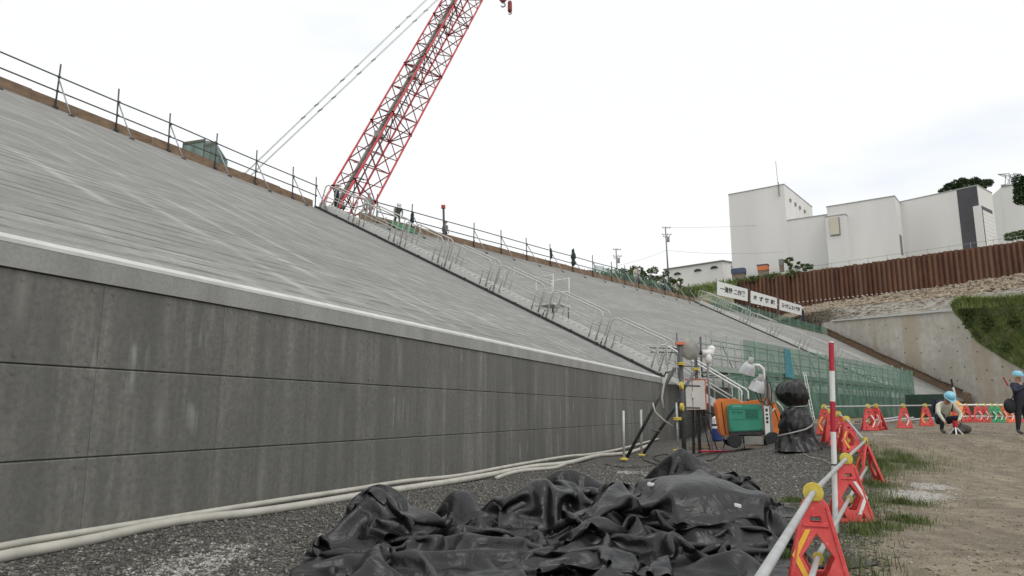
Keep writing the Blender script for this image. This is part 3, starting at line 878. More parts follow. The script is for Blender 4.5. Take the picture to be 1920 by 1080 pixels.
# lower flight from the wall corner to the yard
topL = Wk + dir2 * .35 + V(0, 0, .12) + dn1 * .15
botL = V(12.05, 38.3, 0); botL.z = ground_z(botL.x, botL.y) + .02
lf = thing('lower_stairs', 'lower aluminium flight with twin handrails from the wall top to the yard', 'stairs', botL)
es = (botL - topL); LL = es.length; es.normalize(); wd = V(-es.y, es.x, 0).normalized()
if wd.y < 0: wd = -wd
for s_ in (0, 1.1):
    mb = MB(botL); mb.beam(topL + wd * s_, botL + wd * s_ + V(0, 0, .03), .06, .22, (0, 0, 1)); mb.build('stringer', M['alu'], lf)
for j in range(9):
    c = topL + es * (LL * (j + .7) / 9.4) + wd * .55
    mb = MB(botL); mb.box((0, 0, 0), (.28, 1.02, .04), Matrix.Rotation(math.atan2(es.y, es.x), 3, 'Z'))
    mb.v = [tuple(Vector(v_) + c) for v_ in mb.v]; mb.build('tread', M['alu'], lf)
for s_ in (-.03, 1.13):
    A = topL + wd * s_; B = botL + wd * s_; h = V(0, 0, 1.75)
    fl_ = V(es.x, es.y, 0).normalized()
    mb = MB(botL)
    pts = [A - fl_ * .5 + V(0, 0, .1), A - fl_ * .5 + h * .75, A - fl_ * .42 + h * .93, A - fl_ * .25 + h, A + h, B + h - es * .35, B + h + fl_ * .10 - V(0, 0, .05), B + h * .9 + fl_ * .22, B + fl_ * .22 + h * .45, B + fl_ * .12 + h * .40, B + h * .4]
    mb.path(pts, .048, 8); mb.build('handrail', M['alu'], lf, smooth=True)
    mb = MB(botL); mb.tube(A + h * .5, B + h * .5, .042, 6)
    for t_ in (.02, .5, .93):
        q = A + (B - A) * t_; mb.tube(q, q + h, .028, 6)
    mb.build('handrail_frame', M['alu_dull'], lf, smooth=True)
# frame tower of thin pipes beside the head of the lower flight
tf = V(9.6, 41.2, 0); tf.z = ground_z(tf.x, tf.y)
tw = thing('pipe_tower', 'narrow grey pipe scaffold tower behind the head of the lower stairs', 'scaffold', tf)
for dx, dy in ((0, 0), (1.5, .4), (.3, 1.3), (1.8, 1.7)):
    mb = MB(tf); q = tf + V(dx, dy, 0); mb.tube(q, q + V(0, 0, 5.6 + random.uniform(-.6, .5)), .04, 7); mb.build('post', M['dark_pipe'], tw, smooth=True)
for z_ in (1.2, 2.9, 4.1, 4.9, 5.15):
    for (a_, b_) in (((-1.6 if z_ > 4.5 else -.2, -.2), (2.2, .55)), ((0, 0), (.3, 1.5)), ((1.5, .4), (1.8, 1.9))):
        mb = MB(tf); mb.tube(tf + V(a_[0], a_[1], z_), tf + V(b_[0], b_[1], z_ + random.uniform(-.05, .05)), .035, 6); mb.build('ledger', M['dark_pipe'], tw, smooth=True)

# far stairs on the second stretch
ts = C2 + dir2 * .3; bs = C2 + dn2 * off2 + dir2 * .3; bs.z = ZT
st2, *_ = stair_run('distant aluminium stairs with double handrails below the white banners', ts, ts + (bs - ts) * .97, dir2, 1.6, 7, 1.7)
mb = MB(bs)
# cables snaking down the slope beside the far stairs
pts = []
for i in range(40):
    t_ = i / 39; p = ts + (bs - ts) * (.05 + .95 * t_) + dir2 * (3.3 + .35 * math.sin(i * .9) + 1.6 * t_) + V(0, 0, .12); pts.append(p)
mb = MB(pts[0]); mb.path(pts, .09, 6)
tag(mb.build('cable', M['rubber']), 'black cable snaking down the slope beside the distant stairs', 'cable')

# ================================================================ scaffold with green netting along the far wall
def net_mat():
    m, t, b = new_mat('green_net'); g = NG(m); P = g.pos()
    b.inputs['Base Color'].default_value = (0.035, 0.145, 0.085, 1); b.inputs['Roughness'].default_value = 0.9
    n = g.noise(g.mapv(P, (1.2, 1.2, .6)), 1.0, 3)
    t.links.new(g.ramp(n, [(0.3, (0.045, 0.125, 0.080)), (0.7, (0.125, 0.255, 0.19))]), b.inputs['Base Color'])
    tr = t.nodes.new('ShaderNodeBsdfTransparent'); mx_ = t.nodes.new('ShaderNodeMixShader')
    f = g.ramp(n, [(0.3, 0.50), (0.7, 0.66)])
    t.links.new(f, mx_.inputs[0]); t.links.new(b.outputs[0], mx_.inputs[2]); t.links.new(tr.outputs[0], mx_.inputs[1])
    t.links.new(mx_.outputs[0], t.nodes['Material Output'].inputs[0])
    return m
M['net'] = net_mat()
M['scaf'] = mat('scaffold_pipe', (0.20, 0.26, 0.21), (0.32, 0.38, 0.32), 6, 0.5, 0.1)
sc_a = col_hit(Wk + dn2 * 2.3, dir2, 1338); sc_b = col_hit(Wk + dn2 * 2.3, dir2, 1713)
Ls = (sc_b - sc_a).length; nb = int(round(Ls / 2.0)); bay = Ls / nb
sc_o = on_ground(sc_a.x, sc_a.y)
sf = thing('scaffold', 'long pipe scaffold hung with green netting in front of the far wall', 'scaffold', sc_o)
def sp3(i, row, z):
    p = sc_a + dir2 * (bay * i) - dn2 * (1.3 * row); return V(p.x, p.y, z)
TOPZ, DECKZ = 5.9, 3.75
for i in range(nb + 1):
    for row in (0, 1):
        q = sp3(i, row, 0); gz = ground_z(q.x, q.y)
        mb = MB(sc_o); mb.tube(V(q.x, q.y, gz), V(q.x, q.y, TOPZ + random.uniform(-.1, .25)), .05, 6); mb.build('post', M['scaf'], sf, smooth=True)
    mb = MB(sc_o); mb.tube(sp3(i, -.1, DECKZ - .12), sp3(i, 1.1, DECKZ - .12), .035, 6); mb.build('transom', M['scaf'], sf)
for row in (0, 1):
    for z_ in (2.0, DECKZ - .2, DECKZ + .95, DECKZ + 1.75):
        mb = MB(sc_o); mb.tube(sp3(-.1, row, z_), sp3(nb + .1, row, z_), .036, 6); mb.build('ledger', M['scaf'], sf)
for i in range(2, nb - 1, 2):
    mb = MB(sc_o); mb.tube(sp3(i, -.06, DECKZ - .1), sp3(i + 2, -.06, 1.1), .033, 6); mb.build('brace', M['scaf'], sf)
    mb = MB(sc_o); mb.tube(sp3(i, 1, TOPZ - .2), sp3(i + 1, 1, DECKZ), .033, 6); mb.build('brace', M['scaf'], sf)
for i in range(nb):
    mb = MB(sc_o); mb.beam(sp3(i + .01, .5, DECKZ), sp3(i + .99, .5, DECKZ), 1.1, .05); mb.build('deck_plank', M['grey_metal'], sf)
    mb = MB(sc_o); mb.beam(sp3(i + .01, -.04, DECKZ + .15), sp3(i + .99, -.04, DECKZ + .15), .03, .3); mb.build('toe_board', M['scaf'], sf)
for i in range(1, nb):
    for z0_, z1_ in ((1.05, DECKZ - .05), (DECKZ + .02, TOPZ - .05)):
        if z1_ > 5 and i < 2: continue
        mb = MB(sc_o); vs = []; fs = []
        for a_ in range(5):
            for b_ in range(5):
                p = sp3(i + a_ / 4, -.09 - .05 * math.sin(a_ * math.pi / 4) * random.uniform(.2, 1.4), lerp(z0_, z1_, b_ / 4)); vs.append(p)
        for a_ in range(4):
            for b_ in range(4): k = a_ * 5 + b_; fs.append((k, k + 1, k + 6, k + 5))
        mb.add(vs, fs); mb.build('net_panel', M['net'], sf, smooth=True)
mb = MB(sc_o); vs = [sp3(nb, -.09, 1.05), sp3(nb, 1.1, 1.05), sp3(nb, 1.1, TOPZ - .1), sp3(nb, -.09, TOPZ - .1)]
mb.add(vs, [(0, 1, 2, 3)]); mb.build('net_panel', M['net'], sf)
# blue net piece and a ladder on the scaffold
M['blue_net'] = mat('blue_sheet', (0.03, 0.16, 0.20), (0.06, 0.24, 0.28), 2, .8)
i0 = 5.2
mb = MB(sc_o); vs = [sp3(i0, -.16, DECKZ + .05), sp3(i0 + .8, -.2, DECKZ), sp3(i0 + .55, -.16, DECKZ + 1.9), sp3(i0 + .05, -.17, DECKZ + 2.0)]
mb.prism(vs, dn2 * .02); o = mb.build('blue_sheet', M['blue_net'], sf)
q0, q1 = sp3(6.6, -.7, 0.95), sp3(6.9, -.25, DECKZ + .5)
ld = thing('ladder', 'aluminium ladder leaning on the green netted scaffold', 'ladder', q0)
for s_ in (-.22, .22):
    mb = MB(q0); mb.tube(q0 + dir2 * s_, q1 + dir2 * s_, .035, 6); mb.build('rail', M['alu'], ld)
for j in range(11):
    c = q0 + (q1 - q0) * ((j + .7) / 11.6); mb = MB(q0); mb.tube(c - dir2 * .22, c + dir2 * .22, .022, 6); mb.build('rung', M['alu'], ld)
# ================================================================ barricades
BH, BW, BT = 0.80, 0.52, 0.20
def barrier_panel(name, material, chev, parent, tilt, y_off, flip):
    hw, tw = BW / 2, BT / 2
    outer = [(-hw, 0), (hw, 0), (hw - .01, .05), (tw + .005, BH - .05), (tw - .03, BH), (-tw + .03, BH), (-tw - .005, BH - .05), (-hw + .01, .05)]
    diamond = [(0, .53), (.135, .335), (.05, .16), (-.05, .16), (-.135, .335)]
    slot = [(-.055, .605), (.055, .605), (.045, .665), (-.045, .665)]
    tl = [(-.18, .05), (-.075, .05), (-.125, .15)]; tr = [(.075, .05), (.18, .05), (.125, .15)]
    o = plate(name, outer, [diamond, slot, tl, tr], .035, material, parent, (0, y_off, 0.0), (tilt, 0, 0), bevel=.008)
    # raised rim
    mb = MB()
    sgn = -1 if not flip else 1
    for a, b_ in (((-hw + .02, .02), (-tw + .005, BH - .06)), ((hw - .02, .02), (tw - .005, BH - .06)), ((-hw + .02, .02), (hw - .02, .02)), ((-.10, .585), (.10, .585))):
        mb.beam((a[0], sgn * .02, a[1]), (b_[0], sgn * .02, b_[1]), .018, .02, (0, 1, 0))
    mb.build('rim', material, o)
    # reflective chevron
    mb = MB(); yy = sgn * .0215
    for s_, mt in ((-1, chev),):
        side = chev[1]
        pts = [(.045, .55), (.085, .55), (.205, .335), (.095, .11), (.055, .11), (.155, .335)]
        pts = [(side * x, z) for x, z in pts]
        mb.prism([(pts[i][0], yy, pts[i][1]) for i in (0, 1, 2, 5)], (0, sgn * .003, 0))
        mb.prism([(pts[i][0], yy, pts[i][1]) for i in (5, 2, 3, 4)], (0, sgn * .003, 0))
    mb.build('chevron', chev[0], o)
    return o
protos = {}
def make_barrier(kind):
    pm_ = {'red': M['red_plastic'], 'orange': M['orange_plastic'], 'green': M['green_plastic']}[kind.split('_')[0]]
    ch = (M['chev_y'], -1) if kind.endswith('y') else (M['chev_w'], 1)
    root = thing('barricade', 'x', 'barricade')
    tilt = math.radians(15)
    barrier_panel('panel', pm_, ch, root, -tilt, -BH * math.sin(tilt) - .01, False)
    barrier_panel('panel', pm_, ch, root, tilt, BH * math.sin(tilt) + .01, True)
    mb = MB(); mb.lathe([(.055, -.03), (.085, -.028), (.085, -.016), (.05, -.012), (.05, .014), (.085, .018), (.085, .03), (.05, .032)], (0, 0, BH + .035), (0, 1, 0), 12)
    mb.build('clamp', M['yellow'], root, smooth=True, auto=True)
    mb = MB(); mb.box((0, 0, BH - .01), (.10, .09, .05)); mb.build('clamp_seat', M['yellow'], root, bevel=.008)
    mb = MB(); mb.lathe([(.045, -.025), (.045, .025)], (0, -.02, .30), (0, 1, 0), 10); mb.lathe([(.03, 0), (.03, .05)], (0, -.02, .245), (0, 0, 1), 8); mb.build('lower_clip', M['yellow'], root)
    return root
used = {}
def place_barrier(kind, p, rz, label, group):
    if kind not in protos:
        protos[kind] = make_barrier(kind); o = protos[kind]
    else: o = copy_tree(protos[kind])
    o.location = (p.x, p.y, ground_z(p.x, p.y)); o.rotation_euler = (0, 0, rz)
    o['label'] = label; o['group'] = group
    return o
def yaw(d): return math.atan2(d.y, d.x) - math.pi / 2       # local +Y along d
G1 = 'red barricades along the yard line'
bp1 = Zp(1524, 912, .86); bp2 = Zp(1586, 856, .88); bp3 = Zp(1621, 820, .98)
bp0 = bp1 + (bp1 - bp2) * .95
near_line = [bp1, bp2, bp3]
place_barrier('red_y', bp1, yaw(bp2 - bp1) + math.radians(8), 'nearest red barricade with a yellow chevron, beside the black sheets', G1)
place_barrier('red_w', bp2, yaw(bp3 - bp2) + math.radians(16), 'red barricade with a white chevron right behind the red and white pole', G1)
place_barrier('red_y2y', bp3, yaw(bp3 - bp2) - math.radians(68), 'red barricade turned edge-on at the bend of the line', G1)
bends = [(1592, 848, 'red_y', 20, 'red barricade with yellow chevron just left of the bend'), (1576, 836, 'red_w', -12, 'red barricade standing in the middle of the tight row behind the pole'),
         (1562, 829, 'red_w', 10, 'red barricade with white chevron half hidden by the red and white pole'), (1549, 814, 'red_y', -8, 'rearmost red barricade beside the black wrapped lamp')]
row = [bp3]
for px, py, kd, rot, lab in bends:
    p = Gp(px, py); row.append(p)
    place_barrier(kd, p, math.radians(-20 + rot), lab, G1)
G2 = 'red barricades along the far rope line'
far_list = [(1631, 807, 'red_w', 14, 'left one of the red pair on the far rope line'), (1646, 806, 'red_w', -20, 'right one of the red pair on the far rope line'),
            (1697, 803, 'red_w', 2, 'single red barricade between the pair and the crouching man'), (1738, 799, 'red_y', 6, 'red barricade just left of the crouching man')]
rope_pts = []
for px, py, kd, rot, lab in far_list:
    p = Gp(px, py); rope_pts.append(p); place_barrier(kd, p, math.radians(-32 + rot), lab, G2)
G3 = 'barricades behind the two men'
right_list = [(1796, 791, 'red_w', 'red barricade just right of the crouching man'), (1814, 791, 'red_y', 'red barricade by the white and black stake'), (1835, 790, 'red_w', 'first of the two red barricades left of the green ones'), (1849, 790, 'red_w', 'second of the two red barricades left of the green ones'),
              (1861, 789, 'green_w', 'left one of the two green barricades'), (1872, 789, 'green_w', 'right one of the two green barricades'), (1883, 789, 'orange_w', 'orange barricade right of the green ones'), (1892, 789, 'orange_w', 'orange barricade beside the standing man'), (1918, 789, 'red_w', 'red barricade at the right edge behind the standing man')]
rp = []
for i, (px, py, kd, lab) in enumerate(right_list):
    p = Dp(px, py, 35.5); p.z = ground_z(p.x, p.y); rp.append(p)
    place_barrier(kd, p, math.radians(-32 + random.uniform(-14, 14)), lab, G3)
def pipe_run(label, pts, r, material, name='barrier_pipe', group=None, cat='pipe'):
    mb = MB(pts[0]); mb.path(pts, r, 10); o = mb.build(name, material, smooth=True); tag(o, label, cat, group); return o
M['pipe_grey'] = mat('grey_barrier_pipe', (0.34, 0.35, 0.35), (0.46, 0.47, 0.46), 7, 0.42, 0.35)
def top_of(p, h): return V(p.x, p.y, ground_z(p.x, p.y) + h)
zt = BH + .035
start = bp1 + (Zp(1418, 1080, .86) - bp1) * 1.35
pipe_run('grey pipe on top of the nearest barricades, running out of the picture', [top_of(start, zt), top_of(bp1, zt), top_of(bp2, zt), top_of(bp3, zt)], .0245, M['pipe_grey'], group='barricade pipes')
pipe_run('lower grey pipe threaded through the nearest barricades', [top_of(start, .30), top_of(bp1, .30), top_of(bp2, .30), top_of(bp3, .32)], .0245, M['pipe_grey'], group='barricade pipes')
pipe_run('short grey pipe rising from the bend along the tight row', [top_of(bp3, zt)] + [top_of(p, zt) for p in row[1:]], .0245, M['pipe_grey'], group='barricade pipes')
far_rail = [top_of(row[-1], zt)] + [top_of(p, zt) for p in rope_pts] + [top_of(rp[0], zt)]
pipe_run('pale rail along the far barricades in front of the netted scaffold', far_rail, .028, M['pipe_grey'], group='barricade pipes')
pipe_run('white upper rail behind the two men', [top_of(p, zt) for p in rp] + [top_of(rp[-1] + V(2, 0, 0), zt)], .045, M['white'], group='barricade pipes')
pipe_run('white lower rail behind the two men', [top_of(p, .28) - V(0, .02, 0) for p in rp] + [top_of(rp[-1] + V(2, 0, 0), .28)], .04, M['white'], group='barricade pipes')

# ---------------------------------------------------------------- red and white pole
pb = Gp(1567, 1000); pt = Dp(1558.5, 640, pb.y + .05)
rw = thing('survey_pole', 'tall red and white banded pole standing among the barricades', 'pole', pb)
M['band_red'] = mat('band_red', (0.42, 0.012, 0.03), (0.48, 0.02, 0.04), 12, .4)
M['band_white'] = mat('band_white', (0.70, 0.70, 0.68), (0.80, 0.79, 0.77), 12, .4)
ax = pt - pb
prev = 0.0
for t0_, t1_, cc in ((0.0, .515, 'band_white'), (.515, .675, 'band_red'), (.675, .838, 'band_white'), (.838, .992, 'band_red'), (.992, 1.0, 'band_white')):
    mb = MB(pb); mb.tube(pb + ax * t0_, pb + ax * t1_, .034, 14); mb.build('band', M[cc], rw, smooth=True, auto=True)
mb = MB(pb); mb.lathe([(.037, -.008), (.037, .008)], pb + ax * .345, ax, 12); mb.build('tie', M['ink'], rw)
mb = MB(pb); mb.tube(pb - V(0, 0, .02) + V(.05, .04, 0), pb + V(.06, .05, .42), .024, 8); mb.build('foot_stake', M['galv'], rw)

# ================================================================ light tower
lp = Gp(1412, 839); dL = lp.y; s = dL / FPX / 1.0     # metres per pixel at its distance
lrz = -math.atan2(lp.x, lp.y) * 0.55
lt = thing('light_tower', 'orange and green wheeled light tower with white lamps folded down', 'light tower', lp, lrz)
def lx(px): return (px - 1412) * s
def lz(py): return (839 - py) * s
M['lt_orange'] = mat('orange_cowling', (0.80, 0.20, 0.03), (0.86, 0.27, 0.06), 2.5, .4)
M['lt_green'] = mat('green_cowling', (0.035, 0.25, 0.165), (0.055, 0.31, 0.21), 2, .38)
def slab(mb, pts, y0, y1): mb.prism([(lx(a), y0, lz(b)) for a, b in pts], (0, y1 - y0, 0))
mb = MB(); slab(mb, [(1350, 760), (1357, 750), (1392, 751), (1396, 757), (1396, 818), (1364, 822), (1357, 815)], .15, 1.05); mb.build('front_cowl', M['lt_orange'], lt, bevel=.03)
mb = MB(); slab(mb, [(1396, 762), (1400, 756), (1432, 752), (1432, 817), (1396, 817)], .25, 1.0); mb.build('engine_cover', M['lt_orange'], lt, bevel=.02)
mb = MB(); slab(mb, [(1441, 748), (1456, 756), (1465, 780), (1469, 806), (1468, 816), (1441, 818)], .10, 1.0); mb.build('rear_cowl', M['lt_orange'], lt, bevel=.03)
mb = MB(); mb.path([(lx(1441), .085, lz(819)), (lx(1468), .085, lz(817))], .02, 6); mb.build('stripe', M['band_red'], lt)
mb = MB(); mb.path([(lx(a), .088, lz(b)) for a, b in ((1447, 758), (1455, 772), (1461, 792), (1463, 816))], .012, 6); mb.build('cowl_seam', M['ink'], lt)
gb = MB(); slab(gb, [(1368, 765), (1373, 761), (1427, 761), (1429, 764), (1429, 808), (1370, 811)], -.42, .14); go = gb.build('generator_box', M['lt_green'], lt, bevel=.03)
mb = MB(); slab(mb, [(1371, 769), (1427, 769), (1427, 771), (1371, 771)], -.427, -.41); slab(mb, [(1375, 788), (1425, 788), (1425, 789), (1375, 789)], -.427, -.41); mb.build('panel_line', mat('green_line', (.03, .2, .13)), go)
mb = MB(); slab(mb, [(1377, 763), (1393, 763), (1393, 766.5), (1377, 766.5)], -.430, -.41); mb.build('decal', mat('pale_green_decal', (.12, .42, .31)), go)
mb = MB()
for a in (1375, 1379, 1384, 1387.5, 1391): slab(mb, [(a, 774), (a + 2.2, 774), (a + 2.2, 777), (a, 777)], -.430, -.41)
mb.build('marking', mat('dark_green_mark', (.015, .12, .09)), go)
for k_ in range(6):
    mb = MB(); slab(mb, [(1399, 771.5 + k_ * 2.6), (1421, 771.5 + k_ * 2.6), (1421, 772.8 + k_ * 2.6), (1399, 772.8 + k_ * 2.6)], -.434, -.41); mb.build('louvre', mat('louvre_green', (.02, .15, .10)) if k_ == 0 else bpy.data.materials['louvre_green'], go)
for a_, b2_ in ((1372, 766), (1425, 766), (1373, 806), (1425, 805)):
    mb = MB(); mb.lathe([(.02, 0), (.02, .02)], (lx(a_), -.42, lz(b2_)), (0, -1, 0), 8); mb.build('latch', M['steel_dark'], go)
mb = MB(); mb.path([(lx(a_), .13, lz(b2_)) for a_, b2_ in ((1361, 757), (1363, 790), (1366, 819))], .012, 5); mb.build('cowl_seam', M['ink'], lt)
mb = MB(); mb.path([(lx(1378), .3, lz(752)), (lx(1378), .3, lz(747)), (lx(1390), .3, lz(747)), (lx(1390), .3, lz(752))], .018, 6); mb.build('lifting_eye', M['steel_dark'], lt)
mb = MB(); mb.lathe([(.05, 0), (.06, .05), (.04, .08)], (lx(1412), .5, lz(755)), (0, 0, 1), 12); mb.lathe([(.03, .05), (.03, .25)], (lx(1404), .6, lz(757)), (0, 0, 1), 10); mb.build('exhaust', M['steel_dark'], lt)
mb = MB(); slab(mb, [(1370, 811), (1429, 808), (1429, 815), (1372, 816)], -.36, .14); mb.build('generator_base', M['steel_dark'], lt)
mb = MB(); slab(mb, [(1431, 764), (1440, 764), (1440, 823), (1431, 823)], -.46, -.30); ms = mb.build('mast', M['white'], lt, bevel=.01)
mb = MB()
for yy, hh in ((769, 5), (778, 3), (784, 4.5), (790.5, 4.5)):
    slab(mb, [(1433.5, yy), (1437.5, yy), (1437.5, yy + hh), (1433.5, yy + hh)], -.466, -.455)
mb.build('marking', M['ink'], ms)
mb = MB(); slab(mb, [(1441, 764), (1444.5, 764), (1444.5, 824), (1441, 824)], -.44, -.28); mb.build('mast_channel', M['grey_metal'], lt)
mb = MB(); slab(mb, [(1433, 700), (1438, 700), (1438, 764), (1433, 764)], -.40, -.30); mb.build('inner_mast', M['grey_metal'], lt)
mb = MB(); slab(mb, [(1362, 818), (1470, 817), (1470, 822), (1445, 824), (1362, 825)], -.2, .95); slab(mb, [(1394, 818), (1427, 818), (1427, 833), (1394, 833)], -.50, -.05); mb.build('chassis', M['grey_metal'], lt, bevel=.01)
for cx, cy, rr, yy in ((1377, 827, 12.5, -.42), (1443, 825, 14.5, -.52), (1377, 827, 12.5, .85), (1443, 825, 14.5, .85)):
    R_ = rr * s
    mb = MB(); mb.lathe([(R_ * .55, -.11), (R_ * .9, -.11), (R_, -.07), (R_, .07), (R_ * .9, .11), (R_ * .55, .11)], (lx(cx), yy, R_ + .0), (0, 1, 0), 20)
    w_ = mb.build('wheel', M['rubber'], lt, smooth=True, auto=True)
    mb = MB(); mb.lathe([(R_ * .55, -.095), (R_ * .45, -.06), (R_ * .2, -.06), (R_ * .18, -.10), (.01, -.105)], (lx(cx), yy, R_), (0, 1, 0), 16); mb.build('rim', M['alu_dull'], w_)
mb = MB(); mb.beam((lx(1394), -.45, .04), (lx(1428), -.45, .04), .3, .08); mb.build('chock', M['timber'], lt)
M['lamp_shell'] = mat('lamp_shell', (.42, .42, .43), (.70, .70, .70), 3, .3, .25)
def lamp(px, py, axis, k, nm='lamp'):
    a = Vector(axis).normalized(); c = V(lx(px), -.42, lz(py)); R_ = 17 * s * k
    mb = MB(); mb.lathe([(R_, R_ * .85), (R_ * .98, R_ * .75), (R_ * .85, R_ * .1), (R_ * .62, -R_ * .45), (R_ * .32, -R_ * .78), (R_ * .28, -R_ * 1.25), (.01, -R_ * 1.3)], c, a, 22)
    o = mb.build(nm, M['lamp_shell'], lt, smooth=True, auto=True)
    mb = MB(); mb.lathe([(R_ * .34, -.012), (R_ * .34, .012), (R_ * .16, .02), (.005, .022)], c - a * (R_ * .62) + V(0, -R_ * .42, 0), (0, -1, .15), 14); mb.build('cap', M['grey_metal'], o)
    mb = MB(); mb.lathe([(R_ * .93, 0), (.005, .05)], c + a * (R_ * .83), a, 20); mb.build('lens', mat('lamp_glass', (.30, .31, .31), rough=.15), o)
lamp(1409, 694, (-.30, .25, -.90), .86); lamp(1424, 725, (-.30, .25, -.90), .86)
mb = MB(); mb.path([(lx(a), y_, lz(b)) for a, b, y_ in ((1418, 690, -.40), (1428, 691, -.40), (1435, 698, -.38), (1436, 712, -.37), (1431, 722, -.4))], [.05, .055, .05, .04, .045], 8); mb.build('lamp_arm', M['white'], lt, smooth=True)
mb = MB(); slab(mb, [(1443, 722), (1450, 726), (1456, 758), (1446, 760)], -.1, .4); mb.build('folded_lamp', M['grey_metal'], lt, bevel=.02)
for pts in ([(1417, 718), (1418, 740), (1424, 756), (1431, 758), (1437, 748), (1439, 725), (1438, 705)], [(1424, 735), (1428, 757), (1436, 764), (1444, 757), (1446, 738), (1443, 715)]):
    cpts = []
    for i in range(len(pts) - 1):
        for k in range(4): cpts.append((lx(lerp(pts[i][0], pts[i + 1][0], k / 4)), -.52, lz(lerp(pts[i][1], pts[i + 1][1], k / 4))))
    mb = MB(); mb.path(cpts, .018, 6); mb.build('lamp_cable', M['rubber'], lt, smooth=True)
mb = MB(); mb.path([(lx(a), -.2, lz(b)) for a, b in ((1456, 756), (1464, 766), (1471, 782), (1472, 795))], .03, 7); mb.path([(lx(1443), -.3, lz(778)), (lx(1452), -.25, lz(768))], .025, 6); mb.build('grab_bar', M['alu_dull'], lt, smooth=True)

# ---------------------------------------------------------------- lamp wrapped in black sheet
def tarp_mat():
    m, t, b = new_mat('black_sheet'); g = NG(m); P = g.pos()
    warp = g.n('ShaderNodeVectorMath', {0: P, 1: g.n('ShaderNodeTexNoise', {'Vector': P, 'Scale': 2.2, 'Detail': 2.0}).outputs['Color']}, operation='ADD').outputs[0]
    r1 = g.math('ABSOLUTE', g.math('SUBTRACT', g.noise(warp, 2.6, 3), .5)); r2 = g.math('ABSOLUTE', g.math('SUBTRACT', g.noise(warp, 7.0, 3), .5)); f = g.noise(P, 60, 2)
    h = g.math('ADD', g.math('ADD', g.math('MULTIPLY', r1, -1.3), g.math('MULTIPLY', r2, -.12)), g.math('MULTIPLY', f, .02))
    n = g.noise(P, 1.4, 4)
    t.links.new(g.ramp(n, [(.3, (.0045, .0045, .0055)), (.7, (.013, .013, .014))]), b.inputs['Base Color'])
    t.links.new(g.ramp(n, [(.3, .32), (.7, .46)]), b.inputs['Roughness'])
    t.links.new(g.bump(h, .45, .07), b.inputs['Normal']); return m
M['tarp'] = tarp_mat()
wp = Gp(1502, 845); s2 = wp.y / FPX
wr = thing('wrapped_lamp', 'second light tower wrapped head to foot in black sheet and tied with rope', 'wrapped lamp', wp)
from mathutils import noise as mnoise
prof0 = [(842, 1458, 1550), (836, 1461, 1543), (826, 1467, 1533), (814, 1471, 1528), (800, 1471, 1527), (788, 1473, 1526), (776, 1477, 1523), (766, 1482, 1520), (761, 1484, 1518), (756, 1479, 1520), (748, 1471, 1522), (738, 1468, 1524), (728, 1470, 1522), (720, 1475, 1517), (715, 1484, 1507)]
prof = []
for i in range(len(prof0) - 1):
    for k in range(3): prof.append(tuple(lerp(prof0[i][c_], prof0[i + 1][c_], k / 3) for c_ in range(3)))
prof.append(prof0[-1])
vs = []; fs = []; NS = 72
for i, (py, a, b_) in enumerate(prof):
    cx = (a + b_) / 2; w_ = (b_ - a) / 2 * s2; h_ = (845 - py) * s2
    for k in range(NS):
        q = 2 * math.pi * k / NS; cq, sq = math.cos(q), math.sin(q)
        boxy = 1 / (abs(cq) ** 5 + abs(sq) ** 5) ** .2
        pv = V(cq * 1.3 + (7 if py < 761 else 0), sq * 1.3, h_ * 1.1)
        rid = abs(mnoise.noise(pv * 1.9)); rid2 = abs(mnoise.noise(pv * 4.3 + V(5, 1, 2)))
        fold = .90 + .30 * rid + .12 * rid2 + .10 * mnoise.noise(pv * .9 + V(2, 2, 2))
        if py > 765: fold += .05 * math.sin(q * 9 + mnoise.noise(pv) * 3) * min(1, (py - 765) / 40)
        if 757 < py < 766: fold = lerp(fold, .98, .7)
        lump = .10 * mnoise.noise(V(cq * 1.5, sq * 1.5, 3)) if py < 730 else 0
        vs.append(V(wp.x + (cx - 1502) * s2 + cq * w_ * fold * boxy * .93, wp.y + .1 + sq * w_ * .8 * fold * boxy, max(wp.z + h_ - .05, wp.z - .03) + lump))
for i in range(len(prof) - 1):
    for k in range(NS): fs.append((i * NS + k, i * NS + (k + 1) % NS, (i + 1) * NS + (k + 1) % NS, (i + 1) * NS + k))
fs.append(tuple((len(prof) - 1) * NS + k for k in range(NS)))
mb = MB(wp); mb.add(vs, fs); o = mb.build('black_cover', M['tarp'], wr, smooth=True)
M['rope'] = mat('pale_rope', (.30, .29, .27), (.42, .41, .38), 8, .8)
def ring(py, w_, tilt, nm='rope'):
    c = V(wp.x, wp.y + .1, wp.z + (845 - py) * s2 - .05); pts = []
    for k in range(28):
        q = 2 * math.pi * k / 28; pts.append(c + V(math.cos(q) * w_ * 1.08, math.sin(q) * w_ * .92, math.cos(q) * tilt))
    mb = MB(wp); mb.path(pts, .016, 6, closed=True); mb.build(nm, M['rope'], wr, smooth=True)
ring(762, 17 * s2, .02); 
mb = MB(wp); mb.path([wp + V((a - 1502) * s2, -y_, (845 - b_) * s2) for a, b_, y_ in ((1452, 818, .35), (1475, 812, .5), (1500, 806, .48), (1518, 800, .25), (1525, 790, .05), (1526, 775, .0))], .02, 6); mb.build('rope', M['rope'], wr, smooth=True)

